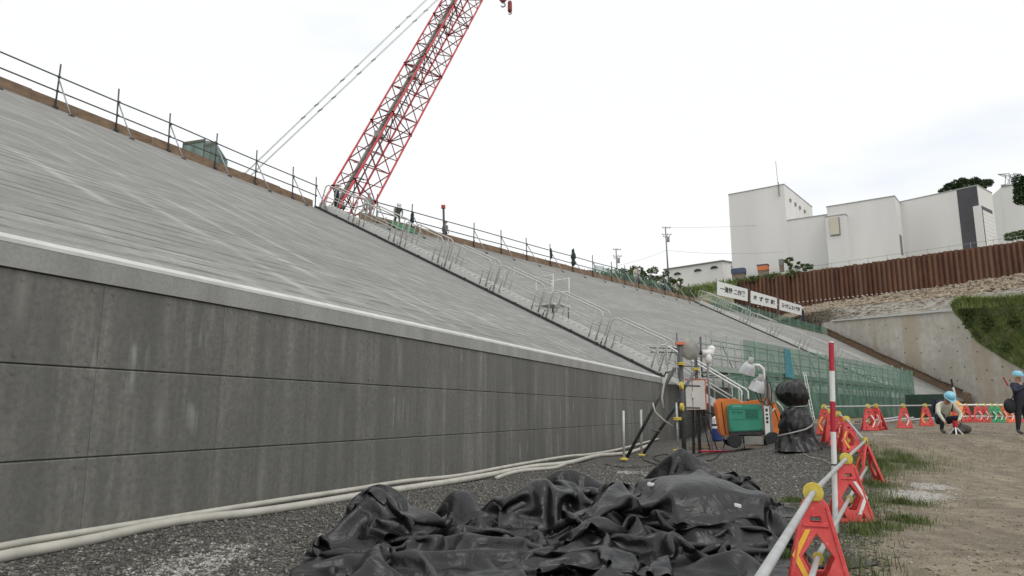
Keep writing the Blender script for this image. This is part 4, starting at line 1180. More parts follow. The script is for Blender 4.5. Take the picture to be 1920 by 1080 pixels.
# ---------------------------------------------------------------- switch box on its stand
sb = Gp(1302, 851); sS = sb.y / FPX
bx_ = thing('switch_box', 'grey electrical switch box with orange side on black legs', 'electrical box', sb, math.radians(-24))
M['box_grey'] = mat('box_beige_grey', (0.68, 0.67, 0.62), (0.76, 0.75, 0.70), 4, .5)
M['box_orange'] = mat('box_orange_side', (0.62, 0.16, 0.08), (0.70, 0.22, 0.12), 3, .5)
z0_ = (851 - 772) * sS; z1_ = (851 - 717) * sS; w_ = .68
mb = MB(); mb.box((0.12, .16, (z0_ + z1_) / 2), (w_, .32, z1_ - z0_)); mb.build('cabinet', M['box_orange'], bx_, bevel=.015)
for a, b_ in ((-.215, .02), (.035, .465)):
    mb = MB(); mb.box(((a + b_) / 2, -.018, (z0_ + z1_) / 2), (b_ - a - .01, .03, z1_ - z0_ - .03)); mb.build('door', M['box_grey'], bx_, bevel=.008)
mb = MB(); mb.box((.045, -.05, (z0_ + z1_) / 2), (.07, .05, .22)); mb.build('handle', M['white'], bx_, bevel=.01)
mb = MB(); mb.box((.12, .16, z1_ + .02), (w_ + .06, .38, .035)); mb.build('roof', M['box_orange'], bx_)
mb = MB(); mb.box((.463, .15, (z0_ + z1_) / 2 + .05), (.012, .06, .35)); mb.build('vent', M['ink'], bx_)
for xx, yy in ((-.05, .05), (.15, .05), (-.05, .27), (.15, .27)):
    mb = MB(); mb.tube((xx, yy, -.03), (xx + .03, yy, z0_ + .02), .03, 8); mb.build('leg', M['rubber'], bx_)
for xx, a in ((.25, .35), (.35, .62)):
    mb = MB(); mb.tube((xx, .2, z0_ + .02), (a + .2, .1, 0), .022, 6); mb.build('prop', M['rubber'], bx_)

# ---------------------------------------------------------------- pipe support frame
fp = Gp(1275, 862); fS = fp.y / FPX
pf = thing('raking_prop_stand', 'steel pipe stand with yellow clamps and raking props at the wall corner', 'prop stand', fp)
def fx(px, py, dy=0): 
    p = Dp(px, py, fp.y + dy); return p
def gpipe(a, b_, r, m_, nm='pipe'):
    mb = MB(fp); mb.tube(a, b_, r, 9); mb.build(nm, m_, pf, smooth=True)
q = fx(1275, 647); gz = ground_z(q.x, q.y)
gpipe(V(q.x, q.y, gz), q, .075, M['dark_pipe'], 'post')
mb = MB(fp); mb.box(fx(1275, 644), (.28, .2, .09)); mb.build('cap', M['box_orange'], pf)
q = fx(1304, 660, 3.2); gpipe(V(q.x, q.y, ground_z(q.x, q.y)), q, .06, M['dark_pipe'], 'post')
q = fx(1268, 755, -.3); gpipe(V(q.x, q.y, ground_z(q.x, q.y)), q, .035, M['galv'], 'post')
a, b_ = fx(1265, 690), Gp(1176, 858); gpipe(a, b_ + V(0, 0, .02), .055, M['dark_pipe'], 'prop')
a, b_ = fx(1277, 748), Gp(1206, 852); gpipe(a, b_ + V(0, 0, .02), .055, M['dark_pipe'], 'prop')
a, b_ = fx(1304, 695, 3.2), fx(1283, 728, .1); gpipe(a, b_, .05, M['dark_pipe'], 'prop')
gpipe(fx(1222, 806, .2), fx(1238, 809, .2), .03, M['dark_pipe'], 'tie_bar'); gpipe(fx(1275, 722), fx(1312, 724, .3), .03, M['dark_pipe'], 'tie_bar'); gpipe(fx(1275, 764), fx(1312, 765, .3), .03, M['dark_pipe'], 'tie_bar')
def clamp(px, py, dy=0, k=1.0, ax_=(0, 0, 1)):
    mb = MB(fp); c = fx(px, py, dy); mb.lathe([(.09 * k, -.045), (.135 * k, -.04), (.135 * k, -.005), (.10 * k, 0), (.135 * k, .005), (.135 * k, .04), (.09 * k, .045)], c, ax_, 12); mb.build('clamp', M['yellow'], pf, smooth=True, auto=True)
for px, py, dy in ((1277, 682, -.08), (1304, 692, 3.15), (1270, 785, -.3), (1270, 845, -.3), (1278, 723, -.1), (1279, 763, -.1)):
    clamp(px, py, dy, 1.0 if py not in (723, 763) else .9, (0, 0, 1) if py not in (723, 763) else (1, -.6, 0))
mb = MB(fp); c = fx(1293, 655, .2); mb.lathe([(.33, -.03), (.345, 0), (.30, .03), (.12, .05), (.01, .055)], c, (0.15, -1, .05), 24); mb.build('round_plate', M['grey_metal'], pf, smooth=True, auto=True)
mb = MB(fp)
mb.path([fx(a, b_, .1) for a, b_ in ((1251, 700), (1245, 720), (1241, 745), (1244, 765))], .035, 7)
mb.path([fx(a, b_, .05) for a, b_ in ((1224, 755), (1228, 772), (1245, 788), (1262, 800))], .025, 6)
mb.build('loose_strap', M['hose'], pf, smooth=True)
def stake(px0, py0, px1, py1, lab):
    b_ = Gp(px0, py0); t_ = Dp(px1, py1, b_.y)
    st = thing('base_jack', lab, 'prop stake', b_, 0, 'upright stakes beside the wall corner')
    mb = MB(b_); mb.tube(b_, t_, .038, 9); mb.build('rod', M['alu_dull'], st, smooth=True)
    mb = MB(b_); mb.lathe([(.09, 0), (.13, .01), (.13, .05), (.05, .07)], b_ + V(0, 0, .05), (0, 0, 1), 12); mb.build('foot_cap', M['yellow'], st)
stake(1170, 866, 1169, 770, 'left one of two upright grey stakes with yellow feet'); stake(1203, 858, 1202, 768, 'right one of two upright grey stakes with yellow feet')
# security camera on a post
q = Dp(1326, 662, fp.y + 3); g_ = on_ground(q.x, q.y)
cm = thing('site_camera', 'white site camera on a pipe post right of the round plate', 'camera', g_)
mb = MB(g_); mb.tube(g_, q - V(0, 0, .2), .04, 8); mb.build('post', M['galv'], cm)
mb = MB(g_); mb.box(q, (.42, .26, .24)); mb.ball(q + V(.16, 0, .14), (.14, .14, .14)); mb.ball(q + V(.02, -.05, -.2), (.13, .13, .2)); mb.build('housing', M['white'], cm, smooth=True)
mb = MB(g_); mb.lathe([(.09, 0), (.09, .12)], q + V(-.2, -.03, .02), (-1, -.3, 0), 12); mb.build('lens', M['ink'], cm)

# ---------------------------------------------------------------- clutter between the wall corner and the light tower
p = Gp(1347, 826); k_ = p.y / FPX
bc = thing('blue_crate', 'blue bin with a white upper half left of the light tower', 'bin', p, .2)
mb = MB(); mb.lathe([(.20, 0), (.27, .02), (.29, .5), (.27, .5)], (0, 0, 0), (0, 0, 1), 14); mb.build('bin', mat('blue_bin', (.02, .05, .20), (.03, .07, .26), 3, .5), bc)
mb = MB(); mb.lathe([(.27, .5), (.25, .62), (.25, .64)], (0, 0, 0), (0, 0, 1), 14); mb.lathe([(.24, .66), (.22, .92), (.12, 1.0)], (0, 0, 0), (0, 0, 1), 14); mb.build('white_body', M['white'], bc)
mb = MB(); mb.lathe([(.26, .60), (.26, .68)], (0, 0, 0), (0, 0, 1), 14); mb.lathe([(.10, 1.0), (.10, 1.15)], (0, 0, 0), (0, 0, 1), 10); mb.build('band', M['ink'], bc)
for i, (px, py, L_, lab) in enumerate(((1335, 836, 1.3, 'upper short timber lying beside the switch box legs'), (1330, 842, 1.5, 'lower short timber lying beside the switch box legs'))):
    p = Gp(px, py); mb = MB(p); mb.beam(p + V(-L_ / 2, .1 * i, .06), p + V(L_ / 2, .25, .06), .12, .10); tag(mb.build('timber', M['timber'], bevel=.006), lab, 'timber', 'timbers by the switch box')
p = Gp(1352, 848); mb = MB(p); mb.beam(p + V(-.7, 0, .035), p + V(.55, .1, .035), .35, .05); tag(mb.build('red_plate', M['band_red']), 'flat red plate on the ground in front of the blue bin', 'plate')
def cable(pts, r, lab, m_='rubber'):
    P = []
    for (px, py, dz) in pts:
        q = Gp(px, py) if dz is None else Dp(px, py, dz)
        if dz is None: q.z += r
        P.append(q)
    fine = []
    for i in range(len(P) - 1):
        p0, p1, p2, p3 = P[max(0, i - 1)], P[i], P[i + 1], P[min(len(P) - 1, i + 2)]
        for k in range(6):
            t_ = k / 6; fine.append(Vector(.5 * ((2 * p1) + (p2 - p0) * t_ + (2 * p0 - 5 * p1 + 4 * p2 - p3) * t_ * t_ + (3 * p1 - p0 - 3 * p2 + p3) * t_ ** 3)))
    fine.append(P[-1])
    for q in fine: q.z = max(q.z, ground_z(q.x, q.y) + r)
    mb = MB(fine[0]); mb.path(fine, r, 7); tag(mb.build('cable', M[m_], smooth=True), lab, 'cable', 'cables on the yard')
dsb = sb.y
cable([(1322, 772, dsb), (1340, 778, dsb - .1), (1352, 790, dsb - .2), (1359, 815, dsb - .3), (1356, 842, None), (1342, 860, None), (1325, 866, None)], .022, 'black cable looping from the switch box down to the gravel')
cable([(1205, 862, None), (1235, 872, None), (1262, 862, None), (1250, 853, None), (1225, 858, None), (1240, 868, None), (1290, 866, None)], .016, 'thin black cable coiled on the gravel beside the stakes')
cable([(1135, 872, None), (1180, 878, None), (1240, 872, None), (1280, 860, None), (1318, 855, None)], .014, 'thin black cable trailing across the gravel towards the switch box')
cable([(1505, 850, None), (1520, 858, None), (1540, 862, None), (1560, 872, None)], .012, 'pale rope lying on the gravel by the red and white pole', 'rope')
# materials stacked behind the far barricades
k = 0
for i in range(12):
    px = 1652 + i * 9.5; d_ = 34 + random.uniform(-1.5, 2); p = Dp(px, 790, d_); p.z = ground_z(p.x, p.y)
    a = math.radians(random.uniform(-25, 10)); L_ = random.uniform(1.6, 3.2); h = random.uniform(.05, .3)
    dv = V(math.cos(a), math.sin(a), 0) * L_ / 2
    mb = MB(p)
    if i % 3 == 0: mb.tube(p - dv + V(0, 0, .05), p + dv + V(0, 0, .05 + h), .05, 7); mt = M['galv']
    else: mb.beam(p - dv + V(0, 0, .05), p + dv + V(0, 0, .05), .25, .10); mt = M['timber'] if i % 3 == 1 else M['grey_metal']
    ordw = ('first', 'second', 'third', 'fourth', 'fifth', 'sixth', 'seventh', 'eighth', 'ninth', 'tenth', 'eleventh', 'last')[i]
    tag(mb.build('stacked_member', mt), f'{ordw} {("grey pipe", "timber plank", "steel plank")[i % 3]} from the left in the litter behind the far barricades', 'building material', 'loose material behind the far barricades')
# wooden hut bits at the far wall end
p = Dp(1745, 790, 62); p.z = ground_z(p.x, p.y)
hb = thing('green_container', 'dark green site container at the far end of the wall', 'container', p, math.radians(-45))
M['cont_green'] = mat('container_green', (0.02, 0.05, 0.035), (0.035, 0.07, 0.05), 3, .6)
mb = MB(); mb.box((0, 0, 1.0), (3.2, 1.6, 2.0)); mb.build('body', M['cont_green'], hb, bevel=.03)
for i in range(9): mb = MB(); mb.box((-1.4 + i * .35, -.83, 1.0), (.12, .06, 1.7)); mb.build('rib', M['cont_green'], hb)
p = Dp(1802, 790, 46); p.z = ground_z(p.x, p.y)
st = thing('banded_stake', 'black and white banded stake leaning right of the crouching man', 'stake', p)
for i in range(5):
    a_ = V(-.35, 0, 2.6) ; mb = MB(p); mb.tube(p + a_ * (i / 5), p + a_ * ((i + 1) / 5), .06, 8); mb.build('band', M['ink'] if i % 2 == 0 else M['white'], st)
p = Dp(1788, 790, 40); p.z = ground_z(p.x, p.y)
mb = MB(p); mb.lathe([(.55, 0), (.62, .5), (.5, .95), (.2, 1.2), (.02, 1.25)], p, (0, 0, 1), 14)
tag(mb.build('orange_bag', mat('orange_cover', (.72, .28, .05), (.78, .34, .08), 3, .6), smooth=True), 'orange covered bundle behind the crouching man', 'bundle')
# ================================================================ heap of black sheets: simulated cloth
HX0, HX1, HY0, HY1, HS = -4.0, 7.5, 4.5, 16.0, 0.05
hnx, hny = int((HX1 - HX0) / HS) + 1, int((HY1 - HY0) / HS) + 1
gx = HX0 + HS * np.arange(hnx); gy = HY0 + HS * np.arange(hny)
GX, GY = np.meshgrid(gx, gy, indexing='ij')
HF = np.zeros((hnx, hny))
for i in range(hnx):
    for j in range(0, hny): HF[i, j] = ground_z(gx[i], gy[j])
def bump(cx, cy, rx, ry, h, a=0.0, p=2.0):
    ca, sa = math.cos(a), math.sin(a)
    u = ((GX - cx) * ca + (GY - cy) * sa) / rx; v = (-(GX - cx) * sa + (GY - cy) * ca) / ry
    r = np.clip(1 - (np.abs(u) ** p + np.abs(v) ** p), 0, 1)
    return h * r ** .5
def hsample(x, y):
    i = np.clip(((x - HX0) / HS), 0, hnx - 1.001); j = np.clip(((y - HY0) / HS), 0, hny - 1.001)
    i0 = i.astype(int); j0 = j.astype(int); a = i - i0; b_ = j - j0
    return HF[i0, j0] * (1 - a) * (1 - b_) + HF[i0 + 1, j0] * a * (1 - b_) + HF[i0, j0 + 1] * (1 - a) * b_ + HF[i0 + 1, j0 + 1] * a * b_
def smooth_noise(n, m, k, r_):
    g = r_.normal(0, 1, (k + 3, k + 3))
    u = np.linspace(0, k, n); v = np.linspace(0, k, m)
    def cub(t): 
        return np.stack([(1 - t) ** 3 / 6, (3 * t ** 3 - 6 * t ** 2 + 4) / 6, (-3 * t ** 3 + 3 * t ** 2 + 3 * t + 1) / 6, t ** 3 / 6])
    ui = np.minimum(u.astype(int), k - 1); vi = np.minimum(v.astype(int), k - 1); cu, cv = cub(u - ui), cub(v - vi)
    out = np.zeros((n, m))
    for a in range(4):
        for b_ in range(4): out += cu[a][:, None] * cv[b_][None, :] * g[np.ix_(ui + a, vi + b_)]
    return out
def sheet(cx, cy, w, h, rot, comp, z0, amp, seed, label, steps=90, iters=8, res=0.085, kfold=5, th=0.005):
    global HF
    r_ = np.random.default_rng(seed)
    n, m = int(w / res), int(h / res); lx_, ly_ = w / (n - 1), h / (m - 1)
    U_, V_ = np.meshgrid(np.linspace(-w / 2, w / 2, n), np.linspace(-h / 2, h / 2, m), indexing='ij')
    cxv = U_ * comp[0] + .16 * smooth_noise(n, m, kfold, r_); cyv = V_ * comp[1] + .16 * smooth_noise(n, m, kfold, r_)
    ca, sa = math.cos(rot), math.sin(rot)
    X = np.stack([cx + cxv * ca - cyv * sa, cy + cxv * sa + cyv * ca, np.zeros((n, m))], -1)
    X[..., 2] = hsample(X[..., 0], X[..., 1]) + z0 + amp * (smooth_noise(n, m, kfold * 2, r_) + .7 * smooth_noise(n, m, kfold, r_))
    X[..., 2] = np.maximum(X[..., 2], hsample(X[..., 0], X[..., 1]) + .02)
    Pv = X.copy()
    dl = math.hypot(lx_, ly_)
    def solve(A, B, L, k):
        d = B - A; ln = np.sqrt((d * d).sum(-1, keepdims=True)) + 1e-9
        c = d * (.5 * k * (1 - L / ln)); A += c; B -= c
    def solve_min(A, B, L, k):      # only push apart: resists sharp bending
        d = B - A; ln = np.sqrt((d * d).sum(-1, keepdims=True)) + 1e-9
        c = d * (.5 * k * np.minimum(0, 1 - L / ln)); A += c; B -= c
    for st_ in range(steps):
        vel = (X - Pv) * .93; Pv = X.copy(); X = X + vel; X[..., 2] -= 9.8 * .02 ** 2 * .8
        for it in range(iters):
            for o_ in (0, 1):
                e = (n - o_) // 2 * 2
                solve(X[o_:o_ + e:2], X[o_ + 1:o_ + e:2], lx_, 1.0) if e > 0 else None
                e = (m - o_) // 2 * 2
                solve(X[:, o_:o_ + e:2], X[:, o_ + 1:o_ + e:2], ly_, 1.0)
            for o_ in (0, 1):
                e = (n - o_) // 2 * 2; A = X[o_:o_ + e:2]; B = X[o_ + 1:o_ + e:2]
                solve(A[:, :-1], B[:, 1:], dl, .5); solve(A[:, 1:], B[:, :-1], dl, .5)
            for o_ in (0, 1, 2, 3):
                a_ = X[o_:n - 2:4]; b_ = X[o_ + 2::4][:len(a_)]; a_ = a_[:len(b_)]; solve_min(a_, b_, 1.15 * lx_, .5)
                a_ = X[:, o_:m - 2:4]; b_ = X[:, o_ + 2::4][:, :a_.shape[1]]; a_ = a_[:, :b_.shape[1]]; solve_min(a_, b_, 1.15 * ly_, .5)
            hz = hsample(X[..., 0], X[..., 1]) + .012
            low = X[..., 2] < hz
            X[..., 2] = np.where(low, hz, X[..., 2])
            Pv[..., :2] = np.where(low[..., None], Pv[..., :2] * .5 + X[..., :2] * .5, Pv[..., :2])
    # raster the settled sheet into the height field
    i = np.clip(np.round((X[..., 0] - HX0) / HS).astype(int), 0, hnx - 1); j = np.clip(np.round((X[..., 1] - HY0) / HS).astype(int), 0, hny - 1)
    np.maximum.at(HF, (i.ravel(), j.ravel()), X[..., 2].ravel() * .94)
    fs = [(a * m + b_, (a + 1) * m + b_, (a + 1) * m + b_ + 1, a * m + b_ + 1) for a in range(n - 1) for b_ in range(m - 1)]
    c0 = Vector((float(X[..., 0].mean()), float(X[..., 1].mean()), float(X[..., 2].min())))
    me = bpy.data.meshes.new('black_sheet'); me.from_pydata([(p[0] - c0.x, p[1] - c0.y, p[2] - c0.z) for p in X.reshape(-1, 3).tolist()], [], fs)
    me.materials.append(M['tarp']); me.polygons.foreach_set('use_smooth', [True] * len(me.polygons))
    o = link('black_sheet', me, None, c0)
    md = o.modifiers.new('sol', 'SOLIDIFY'); md.thickness = th; md.offset = 1
    md = o.modifiers.new('sub', 'SUBSURF'); md.levels = 2; md.render_levels = 2
    tag(o, label, 'black sheet', 'black sheets heaped in front of the wall')
    return o, X
HF = np.maximum(HF, bump(2.15, 8.8, .70, .80, .72, .3, 3.5))          # filled bag, right
HF = np.maximum(HF, bump(1.20, 8.7, .22, .9, .66, -.5, 1.3))
HF = np.maximum(HF, bump(3.2, 11.4, 0.55, 0.7, .56, .3, 2.4))          # bundle, back right
HF = np.maximum(HF, bump(2.55, 11.0, 0.14, 0.7, 1.04, .9, 1.3))            # propped fold
HF = np.maximum(HF, bump(-1.52, 8.3, .36, .30, .60, 0, 2))           # left lobe
HF = np.maximum(HF, bump(-.65, 8.8, .20, .6, .60, .6, 1.3))
HF = np.maximum(HF, bump(.35, 9.2, .75, .20, .64, .3, 1.3))
HF = np.maximum(HF, bump(0.9, 10.5, 0.9, .24, .64, -.3, 1.3))
sheet(3.15, 11.4, 2.8, 3.0, .4, (.52, .55), .10, .2, 11, 'black sheet bundled at the back right of the heap', kfold=4)
sheet(0.9, 10.6, 4.6, 3.2, .1, (.58, .5), .15, .24, 21, 'black sheet in flat folds across the back of the heap', kfold=5)
sheet(2.5, 11.0, 2.6, 2.6, .9, (.54, .56), .14, .18, 31, 'black sheet draped over the tall peak at the back of the heap', kfold=4)
sheet(1.95, 8.7, 4.4, 4.4, .15, (.56, .56), .14, .24, 41, 'large black sheet over the bulging bag at the right of the heap', kfold=4)
sheet(-.4, 8.8, 4.8, 3.6, -.2, (.52, .50), .16, .26, 51, 'black sheet in deep folds at the left of the heap', kfold=5)
sheet(-.45, 7.5, 4.6, 2.9, .1, (.60, .46), .14, .24, 61, 'front black sheet nearest the camera', kfold=5)
sheet(1.40, 7.5, 3.4, 2.8, -.2, (.56, .46), .14, .26, 81, 'crumpled black sheet in front of the bulging bag', kfold=4)
sheet(.65, 9.4, 3.2, 2.8, .5, (.50, .50), .14, .26, 91, 'crumpled black sheet in the middle of the heap', kfold=4)
sheet(-1.52, 8.3, 1.8, 1.7, .6, (.46, .48), .12, .16, 71, 'small black sheet balled into a lobe at the far left of the heap', kfold=3)
# webbing straps
def strap(pts, w_, label):
    P = [Vector(p) for p in pts]; fine = []
    for i in range(len(P) - 1):
        p0, p1, p2, p3 = P[max(0, i - 1)], P[i], P[i + 1], P[min(len(P) - 1, i + 2)]
        for k in range(8):
            t_ = k / 8; fine.append(Vector(.5 * ((2 * p1) + (p2 - p0) * t_ + (2 * p0 - 5 * p1 + 4 * p2 - p3) * t_ * t_ + (3 * p1 - p0 - 3 * p2 + p3) * t_ ** 3)))
    fine.append(P[-1]); mb = MB(P[0]); vs = []; fs = []
    for i, p in enumerate(fine):
        d = (fine[min(i + 1, len(fine) - 1)] - fine[max(0, i - 1)]).normalized(); sd = d.cross(V(0, -1, .25)).normalized()
        vs += [p - sd * w_ / 2, p + sd * w_ / 2]
    for i in range(len(fine) - 1): fs.append((2 * i, 2 * i + 1, 2 * i + 3, 2 * i + 2))
    mb.add(vs, fs); o = mb.build('strap', M['tarp'], smooth=True); md = o.modifiers.new('s', 'SOLIDIFY'); md.thickness = .008
    tag(o, label, 'strap', 'straps on the black sheets')
def hz_(x, y): return float(hsample(np.array([x]), np.array([y]))[0])
def S3(x, y, dz): return (x, y, hz_(x, y) + dz)
strap([S3(1.05, 9.6, .16), S3(1.25, 9.5, .20), S3(1.55, 9.45, .08), S3(1.9, 9.45, .05), S3(2.3, 9.5, .08), S3(2.6, 9.6, .14)], .13, 'black webbing strap standing up across the back of the heap')
for px, py, lab in ((1220, 913, 'small white tag at the back of the black heap'), (1382, 953, 'small white tag on the bulging bag')):
    best = None
    for dd in np.arange(6.5, 13, .05):
        q = Dp(px, py, dd)
        if q.z <= hz_(q.x, q.y) + .03: best = q; break
    if best is None: best = Dp(px, py, 9)
    mb = MB(best); mb.box(best + V(0, -.02, .03), (.085, .03, .045), Matrix.Rotation(.25, 3, 'Y')); tag(mb.build('tag', M['white'], bevel=.008), lab, 'tag', 'white tags on the black sheets')
# ================================================================ people
M['skin'] = mat('skin', (0.42, 0.24, 0.16), (0.46, 0.27, 0.19), 20, .6)
M['cream_cloth'] = mat('cream_jacket', (0.50, 0.49, 0.38), (0.62, 0.61, 0.50), 6, .85, bump=.3, bscale=12)
M['navy_cloth'] = mat('navy_cloth', (0.016, 0.018, 0.038), (0.03, 0.033, 0.06), 6, .85, bump=.3, bscale=12)
M['black_cloth'] = mat('black_cloth', (0.012, 0.012, 0.016), (0.025, 0.025, 0.03), 6, .85)
M['grey_cloth'] = mat('grey_cloth', (0.20, 0.22, 0.21), (0.34, 0.36, 0.34), 6, .85)
M['dark_green_cloth'] = mat('dark_green_cloth', (0.02, 0.07, 0.045), (0.04, 0.11, 0.07), 6, .85)
M['helmet_blue'] = mat('light_blue_helmet', (0.20, 0.52, 0.66), (0.26, 0.58, 0.72), 3, .3)
M['helmet_white'] = mat('white_helmet', (0.75, 0.75, 0.73), (0.80, 0.80, 0.78), 3, .3)
M['boot'] = mat('boot', (0.05, 0.045, 0.04), (0.09, 0.08, 0.07), 6, .8)
M['tan_boot'] = mat('pale_shoe', (0.40, 0.37, 0.34), None, rough=.8)
STAND = dict(pelvis=(0, 0, .93), waist=(0, 0, 1.08), chest=(0, .0, 1.30), neck=(0, .0, 1.48), head0=(0, -.01, 1.56), head1=(0, -.02, 1.68),
    hipL=(-.10, 0, .90), kneeL=(-.12, -.02, .50), ankL=(-.13, .02, .09), toeL=(-.15, -.16, .04), hipR=(.10, 0, .90), kneeR=(.12, -.02, .50), ankR=(.13, .02, .09), toeR=(.15, -.16, .04),
    shL=(-.19, 0, 1.42), elL=(-.25, .02, 1.13), wrL=(-.24, -.08, .88), haL=(-.24, -.11, .80), shR=(.19, 0, 1.42), elR=(.25, .02, 1.13), wrR=(.24, -.08, .88), haR=(.24, -.11, .80))
RAD = dict(pelvis=.145, waist=.13, chest=.155, neck=.062, head0=.082, head1=.092, hip=.092, knee=.066, ank=.046, toe=.042, sh=.078, el=.050, wr=.035, ha=.036)
BONES = [('pelvis', 'waist'), ('waist', 'chest'), ('chest', 'neck'), ('neck', 'head0'), ('head0', 'head1')]
for s_ in 'LR': BONES += [('pelvis', 'hip' + s_), ('hip' + s_, 'knee' + s_), ('knee' + s_, 'ank' + s_), ('ank' + s_, 'toe' + s_), ('chest', 'sh' + s_), ('sh' + s_, 'el' + s_), ('el' + s_, 'wr' + s_), ('wr' + s_, 'ha' + s_)]
def person(label, loc, rz, pose, top, legs, helmet, boots, scale=1.0, detail=True, group=None, bulk=1.0):
    J = dict(STAND); J.update({k_: v_ for k_, v_ in pose.items() if k_ != 'face'})
    names = list(J); idx = {n_: i for i, n_ in enumerate(names)}
    def rad(n_): return RAD.get(n_) or RAD[n_[:-1]]
    me = bpy.data.meshes.new('body'); me.from_pydata([J[n_] for n_ in names], [(idx[a], idx[b_]) for a, b_ in BONES], [])
    o = bpy.data.objects.new('tmp', me); COL.objects.link(o)
    o.modifiers.new('skin', 'SKIN'); sv = me.skin_vertices[0].data
    for n_ in names:
        r = rad(n_) * (bulk if n_[:-1] in ('sh', 'el', 'hip', 'knee') or n_ in ('pelvis', 'waist', 'chest') else 1); 
        sv[idx[n_]].radius = (r, r * (.78 if n_ in ('chest', 'waist', 'pelvis') else 1)); sv[idx[n_]].use_root = (n_ == 'pelvis')
    sb_ = o.modifiers.new('sub', 'SUBSURF'); sb_.levels = 2; sb_.render_levels = 2
    dg = bpy.context.evaluated_depsgraph_get(); bm_ = bpy.data.meshes.new_from_object(o.evaluated_get(dg)); bpy.data.objects.remove(o)
    bm_.name = 'body'
    bm_.materials.clear()
    for m_ in (top, legs, M['skin'], boots): bm_.materials.append(m_)
    seg = [(Vector(J[a]), Vector(J[b_]), a, b_) for a, b_ in BONES]
    for f in bm_.polygons:
        c = f.center; best = None; bd = 9
        for a, b_, na, nb_ in seg:
            ab = b_ - a; t_ = max(0, min(1, (c - a).dot(ab) / max(1e-9, ab.length_squared))); d = (a + ab * t_ - c).length
            if d < bd: bd = d; best = (na, nb_, t_)
        na, nb_, t_ = best
        mi = 0
        if nb_[:3] in ('kne', 'ank') or na == 'pelvis' and nb_.startswith('hip'): mi = 1
        if nb_ == 'waist' and t_ < .35: mi = 1
        if nb_.startswith('toe') or (nb_.startswith('ank') and t_ > .85): mi = 3
        if nb_ in ('head0', 'head1') or (nb_ == 'neck' and t_ > .8): mi = 2
        if nb_.startswith('ha') and t_ > .1: mi = 2
        f.material_index = mi; f.use_smooth = True
    root = thing('person', label, 'person', loc, rz, group); root.scale = (scale,) * 3
    b = link('body', bm_, root)
    h0, h1 = Vector(J['head0']), Vector(J['head1']); up = (h1 - h0).normalized(); fw = Vector(pose.get('face', (0, -1, 0))) if 'face' in pose else V(0, -1, 0)
    fw = (fw - up * fw.dot(up)).normalized(); sd = up.cross(fw)
    # helmet: dome, brim
    mb = MB(); c = h1 + up * .035
    mb.lathe([(.138, 0), (.137, .03), (.126, .07), (.098, .104), (.055, .124), (.005, .129)], c, up, 16)
    mb.lathe([(.139, -.006), (.152, -.004), (.152, .008), (.136, .014)], c + fw * .012, up, 16)
    mb.prism([c + fw * .12 + sd * .10 - up * .01, c + fw * .12 - sd * .10 - up * .01, c + fw * .205 - sd * .055 - up * .02, c + fw * .205 + sd * .055 - up * .02], up * .014)
    mb.build('helmet', helmet, root, smooth=True, auto=True)
    if detail:
        mb = MB(); f0 = h0 * .45 + h1 * .55 + fw * .088
        mb.prism([f0 + up * .02 + fw * .0, f0 - up * .03 + sd * .016, f0 - up * .03 + fw * .028, f0 - up * .03 - sd * .016], up * .001); mb.build('nose', M['skin'], root)
        for s_ in (-1, 1):
            mb = MB(); mb.ball(f0 + up * .022 + sd * (s_ * .033) - fw * .008, .010, 8, 6); mb.build('eye', M['ink'], root)
            mb = MB(); mb.ball(h0 * .5 + h1 * .5 + sd * (s_ * .088), (.014, .022, .032), 8, 6); mb.build('ear', M['skin'], root)
        mb = MB(); mb.box(f0 - up * .055 - fw * .004, (.045, .012, .009)); mb.build('mouth', mat('lip', (.30, .12, .10)), root)
        for s_ in 'LR':
            w_, h_ = Vector(J['wr' + s_]), Vector(J['ha' + s_]); d = (h_ - w_).normalized(); _, sx_, ux_ = frame(d)
            mb = MB()
            for k, (off, ln) in enumerate(((-.027, .062), (-.009, .072), (.010, .068), (.027, .052))):
                a = h_ + d * .012 + sx_ * off; m_ = a + d * ln * .55 - ux_ * .008; e = a + d * ln * .9 - ux_ * .03
                mb.path([a, m_, e], [.0095, .009, .007], 6)
            a = w_ * .5 + h_ * .5 + sx_ * (.03 if s_ == 'L' else -.03); mb.path([a, a + d * .03 + sx_ * (.025 if s_ == 'L' else -.025), a + d * .06 + sx_ * (.03 if s_ == 'L' else -.03) - ux_ * .015], [.011, .010, .008], 6)
            mb.build('fingers', M['skin'], root, smooth=True)
    return root
# standing man at the right edge, both hands raised to a camera
pm_ = Gp(1920, 815)
H_ = 1.78
man_rz = math.radians(14)
m1 = person('person in navy clothes and light blue helmet holding up a camera, right edge', pm_, man_rz,
       dict(shL=(-.19, -.02, 1.42), elL=(-.30, -.16, 1.22), wrL=(-.12, -.34, 1.36), haL=(-.07, -.38, 1.40), shR=(.19, -.02, 1.42), elR=(.30, -.16, 1.22), wrR=(.14, -.34, 1.36), haR=(.09, -.38, 1.40), kneeL=(-.15, -.02, .50), ankL=(-.18, .02, .09), toeL=(-.20, -.16, .04), kneeR=(.15, -.02, .5), ankR=(.19, .02, .09), toeR=(.21, -.16, .04)),
       M['navy_cloth'], M['black_cloth'], M['helmet_blue'], M['boot'], 1.0, True, None, 1.3)
cpos = pm_ + Matrix.Rotation(man_rz, 3, 'Z') @ V(0, -.44, 1.42)
cv = thing('handheld_camera', 'small black camera held up by the standing man', 'camera', cpos)
mb = MB(); mb.box((0, 0, 0), (.13, .09, .09)); mb.build('camera_body', M['ink'], cv, bevel=.01)
mb = MB(); mb.lathe([(.035, 0), (.035, .07)], (0, -.04, 0), (0, -1, 0), 12); mb.build('lens', M['ink'], cv)
bpos = pm_ + Matrix.Rotation(man_rz, 3, 'Z') @ V(-.33, .05, .62)
